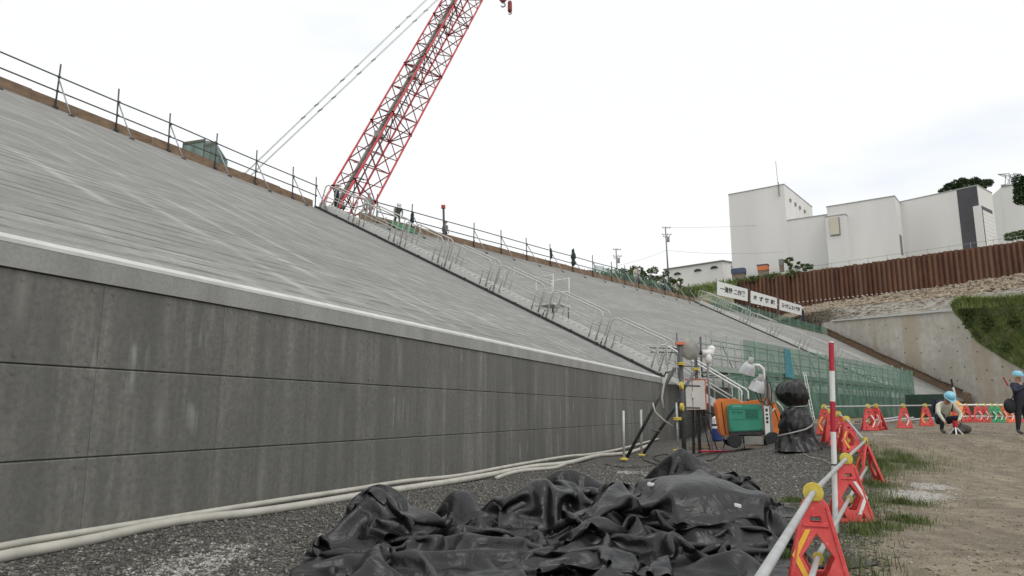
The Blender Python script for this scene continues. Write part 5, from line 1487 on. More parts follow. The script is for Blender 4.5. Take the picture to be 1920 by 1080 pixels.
bg_ = thing('shoulder_bag', 'black bag hanging at the hip of the standing man', 'bag', bpos, man_rz)
mb = MB(); mb.ball((0, 0, .2), (.20, .11, .22), 14, 10); mb.build('pouch', M['black_cloth'], bg_, smooth=True)
mb = MB(); mb.path([(.05, -.02, .38), (.15, -.10, .6), (.3, -.14, .78), (.48, -.02, .88)], .016, 6); mb.build('strap', M['black_cloth'], bg_)
# red signal wand slung on his back shoulder
w0 = pm_ + Matrix.Rotation(man_rz, 3, 'Z') @ V(-.24, .10, 1.40)
mb = MB(w0); mb.tube(w0, w0 + V(-.13, 0, .26), .018, 8); tag(mb.build('signal_wand', M['band_red']), 'short red wand sticking up at the shoulder of the standing man', 'wand')
# crouching man
pc_ = Gp(1772, 813)
CR = dict(pelvis=(.02, .12, .34), waist=(.02, .06, .50), chest=(.0, -.10, .68), neck=(-.0, -.20, .82), head0=(-.02, -.26, .87), head1=(-.03, -.36, .95), face=(0, -.8, -.6),
    hipL=(-.10, .10, .33), kneeL=(-.20, -.28, .50), ankL=(-.20, -.16, .09), toeL=(-.23, -.34, .04), hipR=(.13, .10, .33), kneeR=(.26, -.30, .44), ankR=(.30, -.06, .10), toeR=(.30, -.24, .04),
    shL=(-.19, -.14, .76), elL=(-.34, -.30, .55), wrL=(-.30, -.44, .34), haL=(-.28, -.48, .28), shR=(.19, -.14, .76), elR=(.30, -.30, .50), wrR=(.10, -.46, .36), haR=(.04, -.50, .30))
m2 = person('person crouching in a cream jacket and light blue helmet, working on the ground', pc_, math.radians(4), CR, M['cream_cloth'], M['navy_cloth'], M['helmet_blue'], M['boot'], 1.12, True, None, 1.12)
R4 = Matrix.Rotation(math.radians(4), 3, 'Z')
bq = pc_ + R4 @ (V(0.02, .14, .66) * 1.12)
bk = thing('backpack', 'dark backpack on the crouching man', 'backpack', bq)
mb = MB(); mb.box((0, .06, .05), (.36, .22, .42), Matrix.Rotation(.5, 3, 'X')); mb.build('pack', M['navy_cloth'], bk, bevel=.05)
for s_ in (-.17, .17):
    mb = MB(); mb.path([(s_, .0, .26), (s_, -.22, .27), (s_, -.36, .10), (s_ * 1.05, -.30, -.1)], .024, 6); mb.build('strap', M['black_cloth'], bk)
tq = pc_ + V(.42, -.18, 0); tq.z = ground_z(tq.x, tq.y)
mb = MB(tq); mb.ball(tq + V(0, 0, .13), (.26, .2, .15), 12, 8); mb.ball(tq + V(-.2, -.1, .08), (.2, .16, .1), 12, 8); tag(mb.build('tool_bag', M['boot'], smooth=True), 'dark tool bag on the ground beside the crouching man', 'bag')
tq = pc_ + V(-.05, -.62, 0); tq.z = ground_z(tq.x, tq.y)
tr_ = thing('tripod_gauge', 'small red instrument on pale legs in front of the crouching man', 'instrument', tq)
mb = MB(); mb.box((0, 0, .30), (.12, .10, .20)); mb.build('head', M['band_red'], tr_, bevel=.02)
for a in (0, 2.1, 4.2): mb = MB(); mb.tube((0, 0, .24), (.2 * math.cos(a), .2 * math.sin(a), 0), .02, 6); mb.build('leg', M['white'], tr_)
# workers on the crest and by the sheet piles
WG = 'workers on the embankment crest'
def crest_worker(px, line, back, label, top, legs, helm, rz, pose=None, sc_=1.5):
    a, b_, dn = line; p = crest_line(a, b_, [px])[0] - dn * back
    return person(label, p, rz, pose or {}, top, legs, helm, M['boot'], sc_, False, WG)
BEND = dict(waist=(0, -.08, 1.05), chest=(0, -.30, 1.16), neck=(0, -.44, 1.24), head0=(0, -.50, 1.28), head1=(0, -.60, 1.34), shL=(-.19, -.38, 1.22), elL=(-.24, -.45, .95), wrL=(-.2, -.5, .72), haL=(-.2, -.52, .64), shR=(.19, -.38, 1.22), elR=(.24, -.45, .95), wrR=(.2, -.5, .72), haR=(.2, -.52, .64))
ln2 = (Ck, C3, dn2)
crest_worker(641, ln2, .8, 'worker in dark clothes at the head of the slope stairs, in front of the crane', M['navy_cloth'], M['black_cloth'], M['helmet_white'], 2.2)
crest_worker(700, ln2, .7, 'worker in a grey jacket on the crest just right of the crane', M['grey_cloth'], M['grey_cloth'], M['helmet_white'], .4)
crest_worker(754, ln2, .7, 'worker in a pale top and green trousers bending over the crest boards', M['grey_cloth'], M['dark_green_cloth'], M['helmet_white'], .3, BEND)
crest_worker(851, ln2, 1.2, 'worker half hidden behind the far crest, right of the marker post', M['grey_cloth'], M['navy_cloth'], M['helmet_white'], 2.6, None, 1.25)
crest_worker(1200, ln2, .5, 'worker in a pale jacket at the crest left of the distant stairs', M['cream_cloth'], M['grey_cloth'], M['helmet_white'], .6, None, 1.7)
crest_worker(1210, ln2, .9, 'worker in dark grey beside the pale jacketed worker', M['grey_cloth'], M['navy_cloth'], M['helmet_white'], 1.4, None, 1.6)
crest_worker(1268, ln2, .6, 'worker stooping at the crest nearest the distant stairs', M['cream_cloth'], M['navy_cloth'], M['helmet_white'], 1.0, BEND, 1.5)
crest_worker(1256, ln2, .7, 'worker with grey clothes stooping second from the distant stairs', M['grey_cloth'], M['navy_cloth'], M['helmet_white'], 4.0, BEND, 1.5)
# green sheet hung over the crest edge and rolls by the workers
p = crest_line(Ck, C3, [748])[0]
mb = MB(p); mb.prism([p - dir2 * 1.2 + dn2 * .06 + V(0, 0, .45), p + dir2 * 1.4 + dn2 * .06 + V(0, 0, .35), p + dir2 * 1.5 + dn2 * .8 - V(0, 0, .36), p - dir2 * .9 + dn2 * .8 - V(0, 0, .36)], V(0, 0, .03))
tag(mb.build('green_sheet', mat('green_sheet', (.03, .13, .06), (.05, .19, .09), 3, .7)), 'green sheet laid over the crest edge below the bending worker', 'sheet')
# ================================================================ crawler crane with red lattice boom
def Fp(px, py, depth):
    r = ray(px, py); return V(r[0] * depth, r[1] * depth, CAMZ + r[2] * depth)
b0 = Fp(648, 392, 60); b1 = Fp(867, 0, 78)
ax = (b1 - b0).normalized()
tipp = Fp(944, -140, 78 * 1.10); 
root_b = b0 - ax * 7.0
L_ = (b1 - root_b).length * 1.36
base_z = 13.0
cg = V(root_b.x - 2.5, root_b.y + 1.0, base_z)
cr_ = thing('crawler_crane', 'crawler crane with a tall red lattice boom behind the seawall crest', 'crane', cg)
view = (b0 - V(0, 0, CAMZ)).normalized()
rr = ax.cross(view).normalized()
if rr.x < 0: rr = -rr
vv = rr.cross(ax).normalized()
if vv.dot(view) < 0: vv = -vv
M['trim0'] = mat('pendant_steel', (.16, .16, .19), None, rough=.5)
S_ = 2.75; phi = math.radians(30)
e1 = rr * math.cos(phi) + vv * math.sin(phi); e2 = -rr * math.sin(phi) + vv * math.cos(phi)
cor = [(-.5, -.5), (.5, -.5), (.5, .5), (-.5, .5)]
def node(t, k):
    w_ = min(1.0, .25 + t / 5.0, .2 + (L_ - t) / 7.0)
    return root_b + ax * t + (e1 * cor[k][0] + e2 * cor[k][1]) * S_ * w_
for k in range(4):
    mb = MB(cg); mb.path([node(t, k) for t in np.linspace(0, L_, 30)], .095, 8); mb.build('boom_chord', M['crane_red'], cr_, smooth=True)
pitch = 1.75; nb_ = int(L_ / pitch)
for i in range(nb_):
    t0_, t1_ = i * pitch, (i + 1) * pitch
    heavy = (i % 5 == 4)
    for k in range(4):
        k2 = (k + 1) % 4
        a, b_ = (node(t0_, k), node(t1_, k2)) if (i + k) % 2 == 0 else (node(t0_, k2), node(t1_, k))
        mb = MB(cg); mb.tube(a, b_, .055, 5); mb.build('brace', M['crane_brace'], cr_)
        if k in (0, 2):
            a, b_ = (node(t0_, k2), node(t1_, k)) if (i + k) % 2 == 0 else (node(t0_, k), node(t1_, k2)); mb = MB(cg); mb.tube(a, b_, .045, 5); mb.build('brace', M['crane_brace'], cr_)
        if heavy or i % 5 == 0:
            tt = t1_ if heavy else t0_
            mb = MB(cg); mb.tube(node(tt, k), node(tt, k2), .055, 5); mb.build('frame_bar', M['crane_brace'], cr_)
            mb = MB(cg); mb.box(node(tt, k), (.20, .20, .26)); mb.build('joint_pin', M['crane_brace'], cr_)
    if heavy:
        mb = MB(cg); mb.tube(node(t1_, 0), node(t1_, 2), .045, 5); mb.tube(node(t1_, 1), node(t1_, 3), .045, 5); mb.build('frame_bar', M['crane_brace'], cr_)
# walkway with pipe inside the boom
mb = MB(cg)
def wkp(t, a, b_): return root_b + ax * t + (e1 * a + e2 * b_) * S_
mb.beam(wkp(3, -.30, -.02), wkp(L_ - 4, -.30, -.02), .55, .12, e2); mb.build('boom_walkway', M['grey_metal'], cr_)
mb = MB(cg); mb.tube(wkp(3, -.18, -.22), wkp(L_ - 4, -.18, -.22), .07, 7); mb.tube(wkp(3, -.42, -.2), wkp(L_ - 4, -.42, -.2), .035, 6); mb.build('boom_line', M['steel_dark'], cr_)
for i in range(nb_):
    t_ = 3 + i * pitch
    if t_ > L_ - 4: break
    mb = MB(cg); mb.tube(wkp(t_, -.5, -.5), wkp(t_ + .5, -.3, .05), .03, 5); mb.tube(wkp(t_, -.1, -.3), wkp(t_ - .3, -.5, .1), .03, 5); mb.build('walkway_bracket', M['steel_dark'], cr_)
    if i % 5 == 2:
        mb = MB(cg); mb.box(wkp(t_, -.35, -.15), (.7, .7, .6)); mb.build('sheave_box', M['grey_metal'], cr_)
tip = root_b + ax * L_
mb = MB(cg); mb.lathe([(.1, -.45), (.75, -.4), (.75, -.3), (.5, -.25), (.5, .25), (.75, .3), (.75, .4), (.1, .45)], tip + rr * .6, vv, 18); mb.build('tip_sheave', M['crane_red'], cr_)
# pendants
mast_top = Fp(430, 360, 64)
for dx in (-11.5, -8.5, 9, 12):
    a = Fp(797 + dx + 12, 0, 80); lo = Fp(470 + dx * .75, 322, 66); d = (a - lo)
    mb = MB(cg); mb.tube(lo - d * .22, lo + d * 1.32, .022, 5)
    for t_ in (.29, .36, .50, .58, .83, .9):
        c = lo + d * (t_ + dx * .002); mb.tube(c, c + d * .010, .06, 6)
    mb.build('pendant', M['trim0'], cr_)
# hook blocks
dep = 84
for px, y0, y1, nm, w_ in ((943, -20, 19, 'main', .5), (956, 4, 33, 'aux', .32)):
    k_ = dep / FPX; top = Fp(px, -150, dep)
    c0 = Fp(px, y0, dep); c1 = Fp(px, y1, dep); hgt = c0.z - c1.z
    mb = MB(cg)
    for s_ in (-1, 1): mb.tube(c0 + rr * (s_ * .12), V(c0.x, c0.y, top.z + 3) + rr * (s_ * .12), .025, 5)
    mb.build('hoist_rope', M['steel_dark'], cr_)
    mb = MB(cg)
    if nm == 'main':
        mb.prism([c0 + V(-w_, 0, .2), c0 + V(w_, 0, .2), c0 + V(w_ * .95, 0, -hgt * .45), c0 + V(w_ * .3, 0, -hgt * .62), c0 + V(-w_ * .3, 0, -hgt * .62), c0 + V(-w_ * .95, 0, -hgt * .45)], V(0, .5, 0))
    else: mb.lathe([(.08, .15), (w_ * .8, 0), (w_ * .85, -hgt * .62), (w_ * .4, -hgt * .75)], c0, (0, 0, 1), 14)
    mb.build('hook_block', M['crane_brace'], cr_, bevel=.03)
    hk = []
    for i in range(12):
        q = math.radians(110 - i * 25); hk.append(c0 + V(0, .25 if nm == 'main' else 0, -hgt * .62 - .34 * (hgt / 2.4)) + V(math.cos(q) * .24, 0, math.sin(q) * .24) * (hgt / 2.2))
    mb = MB(cg); mb.path(hk, [.09 * hgt / 2.4] * 10 + [.06 * hgt / 2.4, .03 * hgt / 2.4], 8); mb.tube(c0 + V(0, .25 if nm == 'main' else 0, -hgt * .55), hk[0], .08, 7); mb.build('hook', M['galv'], cr_, smooth=True)
# crawler body, hidden behind the crest
for s_ in (-1, 1):
    mb = MB(cg); c = cg + V(-1.5, s_ * 3.2, .75)
    mb.prism([c + V(x, -.6, z) for x, z in ((-4.2, 0), (-3.8, -.6), (3.8, -.6), (4.2, 0), (3.8, .6), (-3.8, .6))], V(0, 1.2, 0)); mb.build('track', M['steel_dark'], cr_)
mb = MB(cg); mb.box(cg + V(-2, 0, 2.1), (8, 3.4, 1.6)); mb.build('house', M['crane_red'], cr_, bevel=.1)
mb = MB(cg); mb.box(cg + V(1.4, -2.3, 2.4), (1.8, 1.3, 2.2)); mb.build('cab', M['white'], cr_, bevel=.1)
mb = MB(cg); mb.box(cg + V(-6.8, 0, 2.2), (1.8, 4.2, 1.8)); mb.build('counterweight', M['grey_metal'], cr_, bevel=.08)
# ================================================================ hill, sheet piles, buildings, far wall
def leaf_cloud(mbv, mbf, c, rad, n, size, fill=.55):
    c = Vector(c)
    for _ in range(n):
        d = Vector((random.gauss(0, 1), random.gauss(0, 1), random.gauss(0, 1))).normalized() * (fill + (1 - fill) * random.random()) 
        p = c + Vector((d.x * rad[0], d.y * rad[1], d.z * rad[2]))
        a = Vector((random.gauss(0, 1), random.gauss(0, 1), random.gauss(0, .7))).normalized(); b_ = a.cross(Vector((random.gauss(0, 1), random.gauss(0, 1), random.gauss(0, 1)))).normalized()
        s_ = size * random.uniform(.6, 1.4); k = len(mbv)
        mbv += [p - a * s_ - b_ * s_ * .4, p + b_ * s_ * .6 - a * s_ * .1, p + a * s_ + b_ * s_ * .1, p - b_ * s_ * .55]
        mbf.append((k, k + 1, k + 2, k + 3))
def leafy(name, label, cat, base, clumps, trunk_h, material, leaf=.3, per=260, trunk_r=.18, group=None):
    root = thing(name, label, cat, base, 0, group)
    mb = MB(base); mb.path([base - V(0, 0, .3), base + V(.1, 0, trunk_h * .6), base + V(-.05, .1, trunk_h)], [trunk_r, trunk_r * .75, trunk_r * .5], 8)
    top = base + V(0, 0, trunk_h * .75)
    for c, r in clumps:
        mb.path([top, (top + Vector(c)) / 2 + V(0, 0, -.1), Vector(c)], [trunk_r * .5, trunk_r * .3, trunk_r * .12], 6)
    mb.build('trunk', M['timber'], root, smooth=True)
    vs = []; fs = []
    for c, r in clumps: leaf_cloud(vs, fs, c, r, int(per * (r[0] * r[2]) ** .8) + 40, leaf)
    mb = MB(base); mb.add(vs, fs); mb.build('crown', material, root)
    return root
# far retaining wall behind the end of the seawall
ZW = 18.6
n_end = dir2
Rw0 = V(C3.x, C3.y, 0) + dir2 * 2.2
wdir_ = V(W3.x - C3.x, W3.y - C3.y, 0).normalized(); wn_ = V(-wdir_.y, wdir_.x, 0)      # away from camera
if wn_.y < 0: wn_ = -wn_
def wall_pt(px, py):
    """hit the far wall plane"""
    r = ray(px, py); o_ = V(0, 0, CAMZ); rv = Vector(r); t_ = (Rw0 - o_).dot(wn_) / rv.dot(wn_); return o_ + rv * t_
M['shot'] = None
def shot_mat():
    m, t, b = new_mat('old_retaining_concrete'); g = NG(m); P = g.pos()
    n1 = g.noise(g.mapv(P, (.12, .12, .10)), 1.0, 5, .6); n2 = g.noise(g.mapv(P, (.9, .9, .9)), 1.0, 6, .65); st_ = g.noise(g.mapv(P, (.35, .35, .02)), 1.0, 3)
    c = g.ramp(n1, [(.3, (.44, .40, .33)), (.5, (.56, .53, .47)), (.7, (.66, .64, .59))])
    c = g.mix(g.ramp(n2, [(.35, .55), (.6, 0.)]), c, (.38, .35, .30))
    c = g.mix(g.ramp(st_, [(.52, 0.), (.66, .6)]), c, (.44, .35, .23))
    t.links.new(c, b.inputs['Base Color']); b.inputs['Roughness'].default_value = .92; t.links.new(g.bump(n2, .5, .15), b.inputs['Normal'])
    return m
M['shot'] = shot_mat()
gzw = 0.6
A = wall_pt(1556, 603)
poly = [V(A.x, A.y, gzw) - wdir_ * 3, A - wdir_ * 3]
poly += [A, wall_pt(1700, 590), wall_pt(1790, 584), wall_pt(1806, 600), wall_pt(1835, 640), wall_pt(1880, 668), wall_pt(1925, 694), wall_pt(2010, 730)]
e_ = wall_pt(2010, 730); poly += [V(e_.x, e_.y, gzw)]
rw_o = V(A.x, A.y, gzw)
rwl = thing('retaining_wall', 'weathered pale retaining wall with drain holes beyond the end of the seawall', 'wall', rw_o)
mb = MB(rw_o); mb.prism(poly, wn_ * .8); mb.build('face', M['shot'], rwl)
mb = MB(rw_o)
for j, py in enumerate((612, 634, 661, 690, 712)):
    for i in range(12):
        px = 1600 + i * 33 + (j % 2) * 16
        if px > 1790 + (py - 583) * 1.0 or random.random() < .15: continue
        px += random.uniform(-5, 5); py_j = py + random.uniform(-4, 4)
        p = wall_pt(px, py_j) - wn_ * .01
        mb.lathe([(.11, .0), (.11, .03)], p, -wn_, 8)
mb.build('weep_hole', M['ink'], rwl)
mb = MB(rw_o); mb.beam(wall_pt(1562, 603) - wn_ * .1 + V(0, 0, .15), wall_pt(1790, 583) - wn_ * .1 + V(0, 0, .15), .7, .3); mb.build('cap', M['fresh_edge'], rwl)
# brown end boards climbing the end of the seawall slope
eb = thing('end_formwork', 'brown timber formwork climbing the end of the far slope', 'formwork', W3)
slp = (C3 - W3); SL = slp.length; sd_ = slp.normalized()
for i in range(10):
    a, b_ = W3 + sd_ * (SL * i / 10 + .02) , W3 + sd_ * (SL * (i + 1) / 10 - .02)
    h = random.uniform(1.15, 1.35); mb = MB(W3)
    mb.prism([a + dir2 * .05 - V(0, 0, .4), b_ + dir2 * .05 - V(0, 0, .4), b_ + dir2 * .05 + V(0, 0, h), a + dir2 * .05 + V(0, 0, h)], dir2 * .12); mb.build('board', M['wood_form'], eb)
    mb = MB(W3); mb.beam(a + dir2 * .0 + V(0, 0, h + .04), b_ + dir2 * .0 + V(0, 0, h + .04), .35, .14); mb.build('waler', mat('dark_timber', (.07, .045, .03), (.11, .075, .05), 3, .9) if i == 0 else bpy.data.materials['dark_timber'], eb)
mb = MB(W3); mb.prism([W3 + dir2 * .1 + V(0, 0, 1.2), W3 + dn2 * 1.1 + dir2 * .1 + V(0, 0, .9), V(W3.x, W3.y, .9) + dn2 * 1.1 + dir2 * .1, V(W3.x, W3.y, .9) + dir2 * .1], dir2 * .15); mb.build('board', M['wood_form'], eb)

KB = 1.12
def Db(x, y, d): return Dp(x, y, d * KB)
def zk(z): return CAMZ + (z - CAMZ) * KB
# ---------------------------------------------------------------- sheet piles
P0, P1 = Db(1372, 529, 156), Db(1925, 451, 121)
ZP = (P0.z + P1.z) / 2
pd = V(P1.x - P0.x, P1.y - P0.y, 0); PL = pd.length; pd.normalize(); pn = V(pd.y, -pd.x, 0)
if pn.y > 0: pn = -pn                        # towards the camera
def rust_mat():
    m, t, b = new_mat('rusted_steel'); g = NG(m); P = g.pos()
    n1 = g.noise(g.mapv(P, (.5, .5, .14)), 1.0, 6, .7); n2 = g.noise(P, 2.2, 5, .6)
    c = g.ramp(n1, [(.28, (.052, .023, .016)), (.45, (.125, .047, .026)), (.62, (.21, .088, .045)), (.78, (.31, .17, .10))])
    c = g.mix(g.ramp(n2, [(.4, .5), (.6, 0.)]), c, (.055, .028, .02))
    rd = g.n('ShaderNodeObjectInfo').outputs['Random']
    c = g.mix(g.ramp(rd, [(.0, .0), (1., .55)]), c, (.19, .115, .075)); c = g.mix(g.ramp(rd, [(.0, .5), (.3, 0.)]), c, (.06, .026, .018))
    t.links.new(c, b.inputs['Base Color']); b.inputs['Roughness'].default_value = .85; t.links.new(g.bump(n2, .3, .05), b.inputs['Normal']); return m
M['rust'] = rust_mat()
sp0 = V(P0.x, P0.y, 20)
shp = thing('sheet_pile_wall', 'rusty brown corrugated sheet pile wall below the white building', 'retaining wall', sp0)
PWID = 0.98; HPIL = 13.5; npil = int(PL / PWID) + 6
dp = .45
prof = [(0, 0), (.18, 0), (.27, dp), (.66, dp), (.75, 0), (.98, 0)]
me_mb = MB()
vs = []
for x, y in prof: vs.append(pd * x + pn * y)
th_ = -pn * .06
for z_ in (0, HPIL):
    for x, y in prof: me_mb.v.append(tuple(pd * (x * .995) + pn * y + V(0, 0, z_)))
n6 = len(prof)
me_mb.f = [(i, i + 1, n6 + i + 1, n6 + i) for i in range(n6 - 1)]; me_mb.m = [0] * (n6 - 1)
tmp = me_mb.build('sheet_pile', M['rust']); pile_me = tmp.data; bpy.data.objects.remove(tmp)
for i in range(npil):
    p = P0 + pd * (i * PWID); zt_ = P0.z + (P1.z - P0.z) * (i * PWID / PL) + random.uniform(-.12, .12)
    o = link('sheet_pile', pile_me, shp, (p.x - sp0.x, p.y - sp0.y, zt_ - HPIL - 20))
    md = o.modifiers.new('s', 'SOLIDIFY'); md.thickness = .05
# pale tags along the foot
mb = MB(sp0)
for i in range(6, npil):
    p = P0 + pd * (i * PWID + .6) + pn * (dp + .06); z_ = P0.z - 6.9 + (i / npil) * .6
    mb.box(V(p.x, p.y, z_), (.3, .1, .16))
mb.build('painted_mark', M['white'], shp)
# thin safety wire fence along the pile top
mb = MB(sp0)
tops = []
for i in range(0, npil, 4):
    p = P0 + pd * (i * PWID) - pn * 1.2; z_ = P0.z + (P1.z - P0.z) * (i * PWID / PL)
    mb.tube(V(p.x, p.y, z_ - .5), V(p.x, p.y, z_ + 1.5), .05, 5); tops.append(V(p.x, p.y, z_ + 1.3))
mb.path(tops, .04, 5); mb.build('edge_wire', M['galv'], shp)
# ---------------------------------------------------------------- rubble bank between the piles and the retaining wall
M['rubble'] = mat('rubble_soil', (0.17, 0.13, 0.085), (0.42, 0.34, 0.25), .9, .95, bump=1.0, bscale=1.6, detail=7, lo=.36, hi=.64)
M['berm'] = mat('grey_berm', (0.15, 0.14, 0.115), (0.33, 0.31, 0.27), .6, .95, bump=.9, bscale=1.4, detail=7, stretch=(1, 1, 3), lo=.36, hi=.64)
def bank(name, lo_pts, hi_pts, material, n, m, rough, label):
    mb = MB(lo_pts[0]); vs = []; fs = []
    def samp(P, s_):
        x = s_ * (len(P) - 1); i = min(int(x), len(P) - 2); return P[i].lerp(P[i + 1], x - i)
    for j in range(m + 1):
        for i in range(n + 1):
            a, b_ = samp(lo_pts, i / n), samp(hi_pts, i / n); p = a.lerp(b_, j / m)
            p = p + V(random.uniform(-1, 1), random.uniform(-1, 1), random.uniform(-1, 1)) * rough * (0 if j == 0 else 1); vs.append(p)
    for j in range(m):
        for i in range(n): k = j * (n + 1) + i; fs.append((k, k + 1, k + n + 2, k + n + 1))
    mb.add(vs, fs); o = mb.build(name, material, smooth=True); tag(o, label, None, kind='structure'); return o
lo = [wall_pt(px, py) + wn_ * .7 - V(0, 0, .1) for px, py in ((1470, 628), (1520, 614), (1560, 602), (1790, 583), (1990, 570))]
mid = [Db(px, py, d_) for px, py, d_ in ((1450, 604, 146), (1510, 590, 137), (1560, 578, 132), (1790, 556, 121), (1990, 528, 112))]
bank('berm', lo, mid, M['berm'], 50, 8, .15, 'grey earth berm above the retaining wall')
mid2 = [q + V(0, 0, -.05) for q in mid]
hi = [Db(px, py, d_) for px, py, d_ in ((1450, 600, 149.5), (1510, 577, 145.5), (1560, 566, 143), (1790, 534, 128.3), (1990, 503, 116))]
bank('rubble_bank', mid2, hi, M['rubble'], 70, 10, .28, 'tan rubble slope at the foot of the sheet piles')
def boulders(name, lo_, hi_, n, s0, s1, m_, label):
    P = []; S = []
    def sp_(Q, s_):
        x = s_ * (len(Q) - 1); i = min(int(x), len(Q) - 2); return Q[i].lerp(Q[i + 1], x - i)
    for _ in range(n):
        u_, v_ = random.random(), random.random() ** .8; p = sp_(lo_, u_).lerp(sp_(hi_, u_), v_); P.append((p.x, p.y, p.z + .05)); S.append(s0 + (s1 - s0) * random.random() ** 3)
    stones(name, np.array(P), np.array(S), m_, label)
M['stone_rub'] = stone_mat('rubble_stone', [(0, (.16, .12, .08)), (.6, (.32, .26, .19)), (1, (.50, .44, .35))])
boulders('rubble', mid2, hi, 5200, .10, .75, M['stone_rub'], 'broken rock covering the tan rubble slope')
boulders('berm_stones', lo, mid, 1800, .08, .40, M['stone_rub'], 'stones scattered over the grey berm')
# hill top behind the piles
def hill_z(x, y):
    p = V(x, y, 0) - P0; a = p.dot(pd); b_ = -p.dot(pn)
    z_ = P0.z + (P1.z - P0.z) * max(-.2, min(1.2, a / PL)) - .6
    if a < 0: z_ = z_ - 3.5 * sm(0, 80, -a)
    return z_ + sm(5, 40, b_) * 2.0 * sm(-25, 10, a)
mb = MB(); vs = []; fs = []; nu, nv = 46, 12
for j in range(nv + 1):
    for i in range(nu + 1):
        a = -90 + 240 * i / nu; b_ = .3 + 130 * (j / nv) ** 1.6
        p = P0 + pd * a - pn * b_; vs.append(V(p.x, p.y, hill_z(p.x, p.y) + (random.uniform(-.15, .15) if j else 0)))
for j in range(nv):
    for i in range(nu): k = j * (nu + 1) + i; fs.append((k, k + 1, k + nu + 2, k + nu + 1))
M['hill'] = mat('grassy_soil', (0.085, 0.10, 0.045), (0.19, 0.19, 0.095), .25, .95, bump=.5, bscale=1)
mb.add(vs, fs); tag(mb.build('hill', M['hill'], smooth=True), 'grassy hill top behind the sheet piles', None, kind='structure')
# front of the hill left of the piles, falling to the crest
bl = [C2 - dn2 * 6 + V(0, 0, -.5) + dir2 * k for k in (-45, -20, 4, 30)]
bh = []
for a in (-80, -52, -26, -.5):
    p = P0 + pd * a - pn * .4; bh.append(V(p.x, p.y, hill_z(p.x, p.y)))
bank('hill_front', bl, bh, M['hill'], 30, 8, .25, 'green hillside rising behind the far crest')
# tall grass along the brow
sp = []
for _ in range(16000):
    a = random.uniform(-52, 24); b_ = random.uniform(.2, 9) if a > 2 else random.uniform(-12, 9)
    p = P0 + pd * a - pn * b_
    if b_ < 0:
        z_ = hill_z(p.x, p.y) + b_ * .42
    else: z_ = hill_z(p.x, p.y)
    if a > 4 and b_ > 3 and random.random() < .6: continue
    sp.append((p.x, p.y, z_, random.uniform(.8, 2.3) * (1.0 if a < 0 else .75 if a < 14 else .5)))
grass('hill_grass', sp, M['grass_bank'], 'tall green grass along the brow of the hill', blade=(.05, .12))
vs = []; fs = []
for _ in range(150):
    a = random.uniform(-60, 16); b_ = random.uniform(-11, 5) if a < 2 else random.uniform(-.6, 4)
    p = P0 + pd * a - pn * b_; z_ = hill_z(p.x, p.y) + (b_ * .42 if b_ < 0 else 0); r_ = random.uniform(.6, 1.5)
    leaf_cloud(vs, fs, V(p.x, p.y, z_ + r_ * .4), (r_ * 1.4, r_ * 1.2, r_ * .8), int(70 * r_ * r_) + 25, .24)
mb = MB(); mb.add(vs, fs); tag(mb.build('brow_shrubs', M['leaf_mid']), 'leafy scrub covering the brow of the hill below the white building', None, kind='stuff')
vs = []; fs = []
for _ in range(120):
    px = random.uniform(1165, 1350); p = crest_line(Ck, C3, [px])[0] - dn2 * random.uniform(3.2, 6.8); r_ = random.uniform(.5, 1.1); up = random.uniform(0, 2.4) * (1.0 if px > 1220 else .9)
    leaf_cloud(vs, fs, p + V(0, 0, r_ * .4 + up), (r_ * 1.3, r_ * 1.2, r_ * .9), int(80 * r_ * r_) + 30, .17)
mb = MB(); mb.add(vs, fs); tag(mb.build('crest_scrub', M['leaf_mid']), 'green scrub growing behind the far crest left of the distant stairs', None, kind='stuff')
# bushes on the brow
for i, (px, py, d_, r_, lab) in enumerate(((1186, 516, 106, 1.9, 'leafy bush at the left end of the hill brow'), (1206, 512, 107, 1.7, 'second bush from the left on the hill brow'), (1232, 520, 109, 1.5, 'low bush left of the tall utility pole'), (1262, 532, 110, 1.3, 'low bush in front of the tall utility pole'),
                                       (1487, 498, 151, 1.3, 'small bush below the white building near the pile tops'), (1512, 500, 149, 1.2, 'low bush at the foot of the white building wall'), (1478, 487, 152, .9, 'slim sapling below the white building'))):
    c = Db(px, py, d_); b_ = V(c.x, c.y, c.z - r_ * 1.1)
    leafy('bush', lab, 'bush', b_, [(c + V(random.uniform(-1.1, 1.1) * r_, random.uniform(-.4, .4) * r_, random.uniform(-.7, .5) * r_), (r_ * random.uniform(.25, .5), r_ * .4, r_ * random.uniform(.25, .45))) for _ in range(9)], r_ * .9, M['leaf_mid'], .17, 170, .06, 'bushes on the hill')
# ---------------------------------------------------------------- grassy bank on the right
gb_lo = [wall_pt(px, py) - wn_ * .4 for px, py in ((1793, 586), (1808, 602), (1836, 641), (1880, 669), (1926, 695), (2020, 735))]
gb_hi = [Dp(px, py, d_) for px, py, d_ in ((1799, 578, 107), (1830, 577, 105), (1870, 575, 102), (1910, 571, 99), (1960, 568, 96), (2060, 562, 92))]
bank('grass_bank', gb_lo, gb_hi, M['hill'], 40, 14, .18, 'steep grassy bank beside the retaining wall')
sp = []
def samp(P, s_):
    x = s_ * (len(P) - 1); i = min(int(x), len(P) - 2); return P[i].lerp(P[i + 1], x - i)
for _ in range(30000):
    u_, v_ = random.random(), random.random(); p = samp(gb_lo, u_).lerp(samp(gb_hi, u_), v_)
    sp.append((p.x, p.y, p.z - .05, random.uniform(.7, 2.2)))
grass('bank_grass', sp, M['grass_bank'], 'long green grass covering the steep bank at the right', blade=(.05, .11))
vs = []; fs = []
for _ in range(12):
    u_, v_ = random.uniform(.15, .9), random.uniform(.1, .8); p = samp(gb_lo, u_).lerp(samp(gb_hi, u_), v_); leaf_cloud(vs, fs, p + V(0, -.3, .6), (1.3, 1.0, .9), 130, .22)
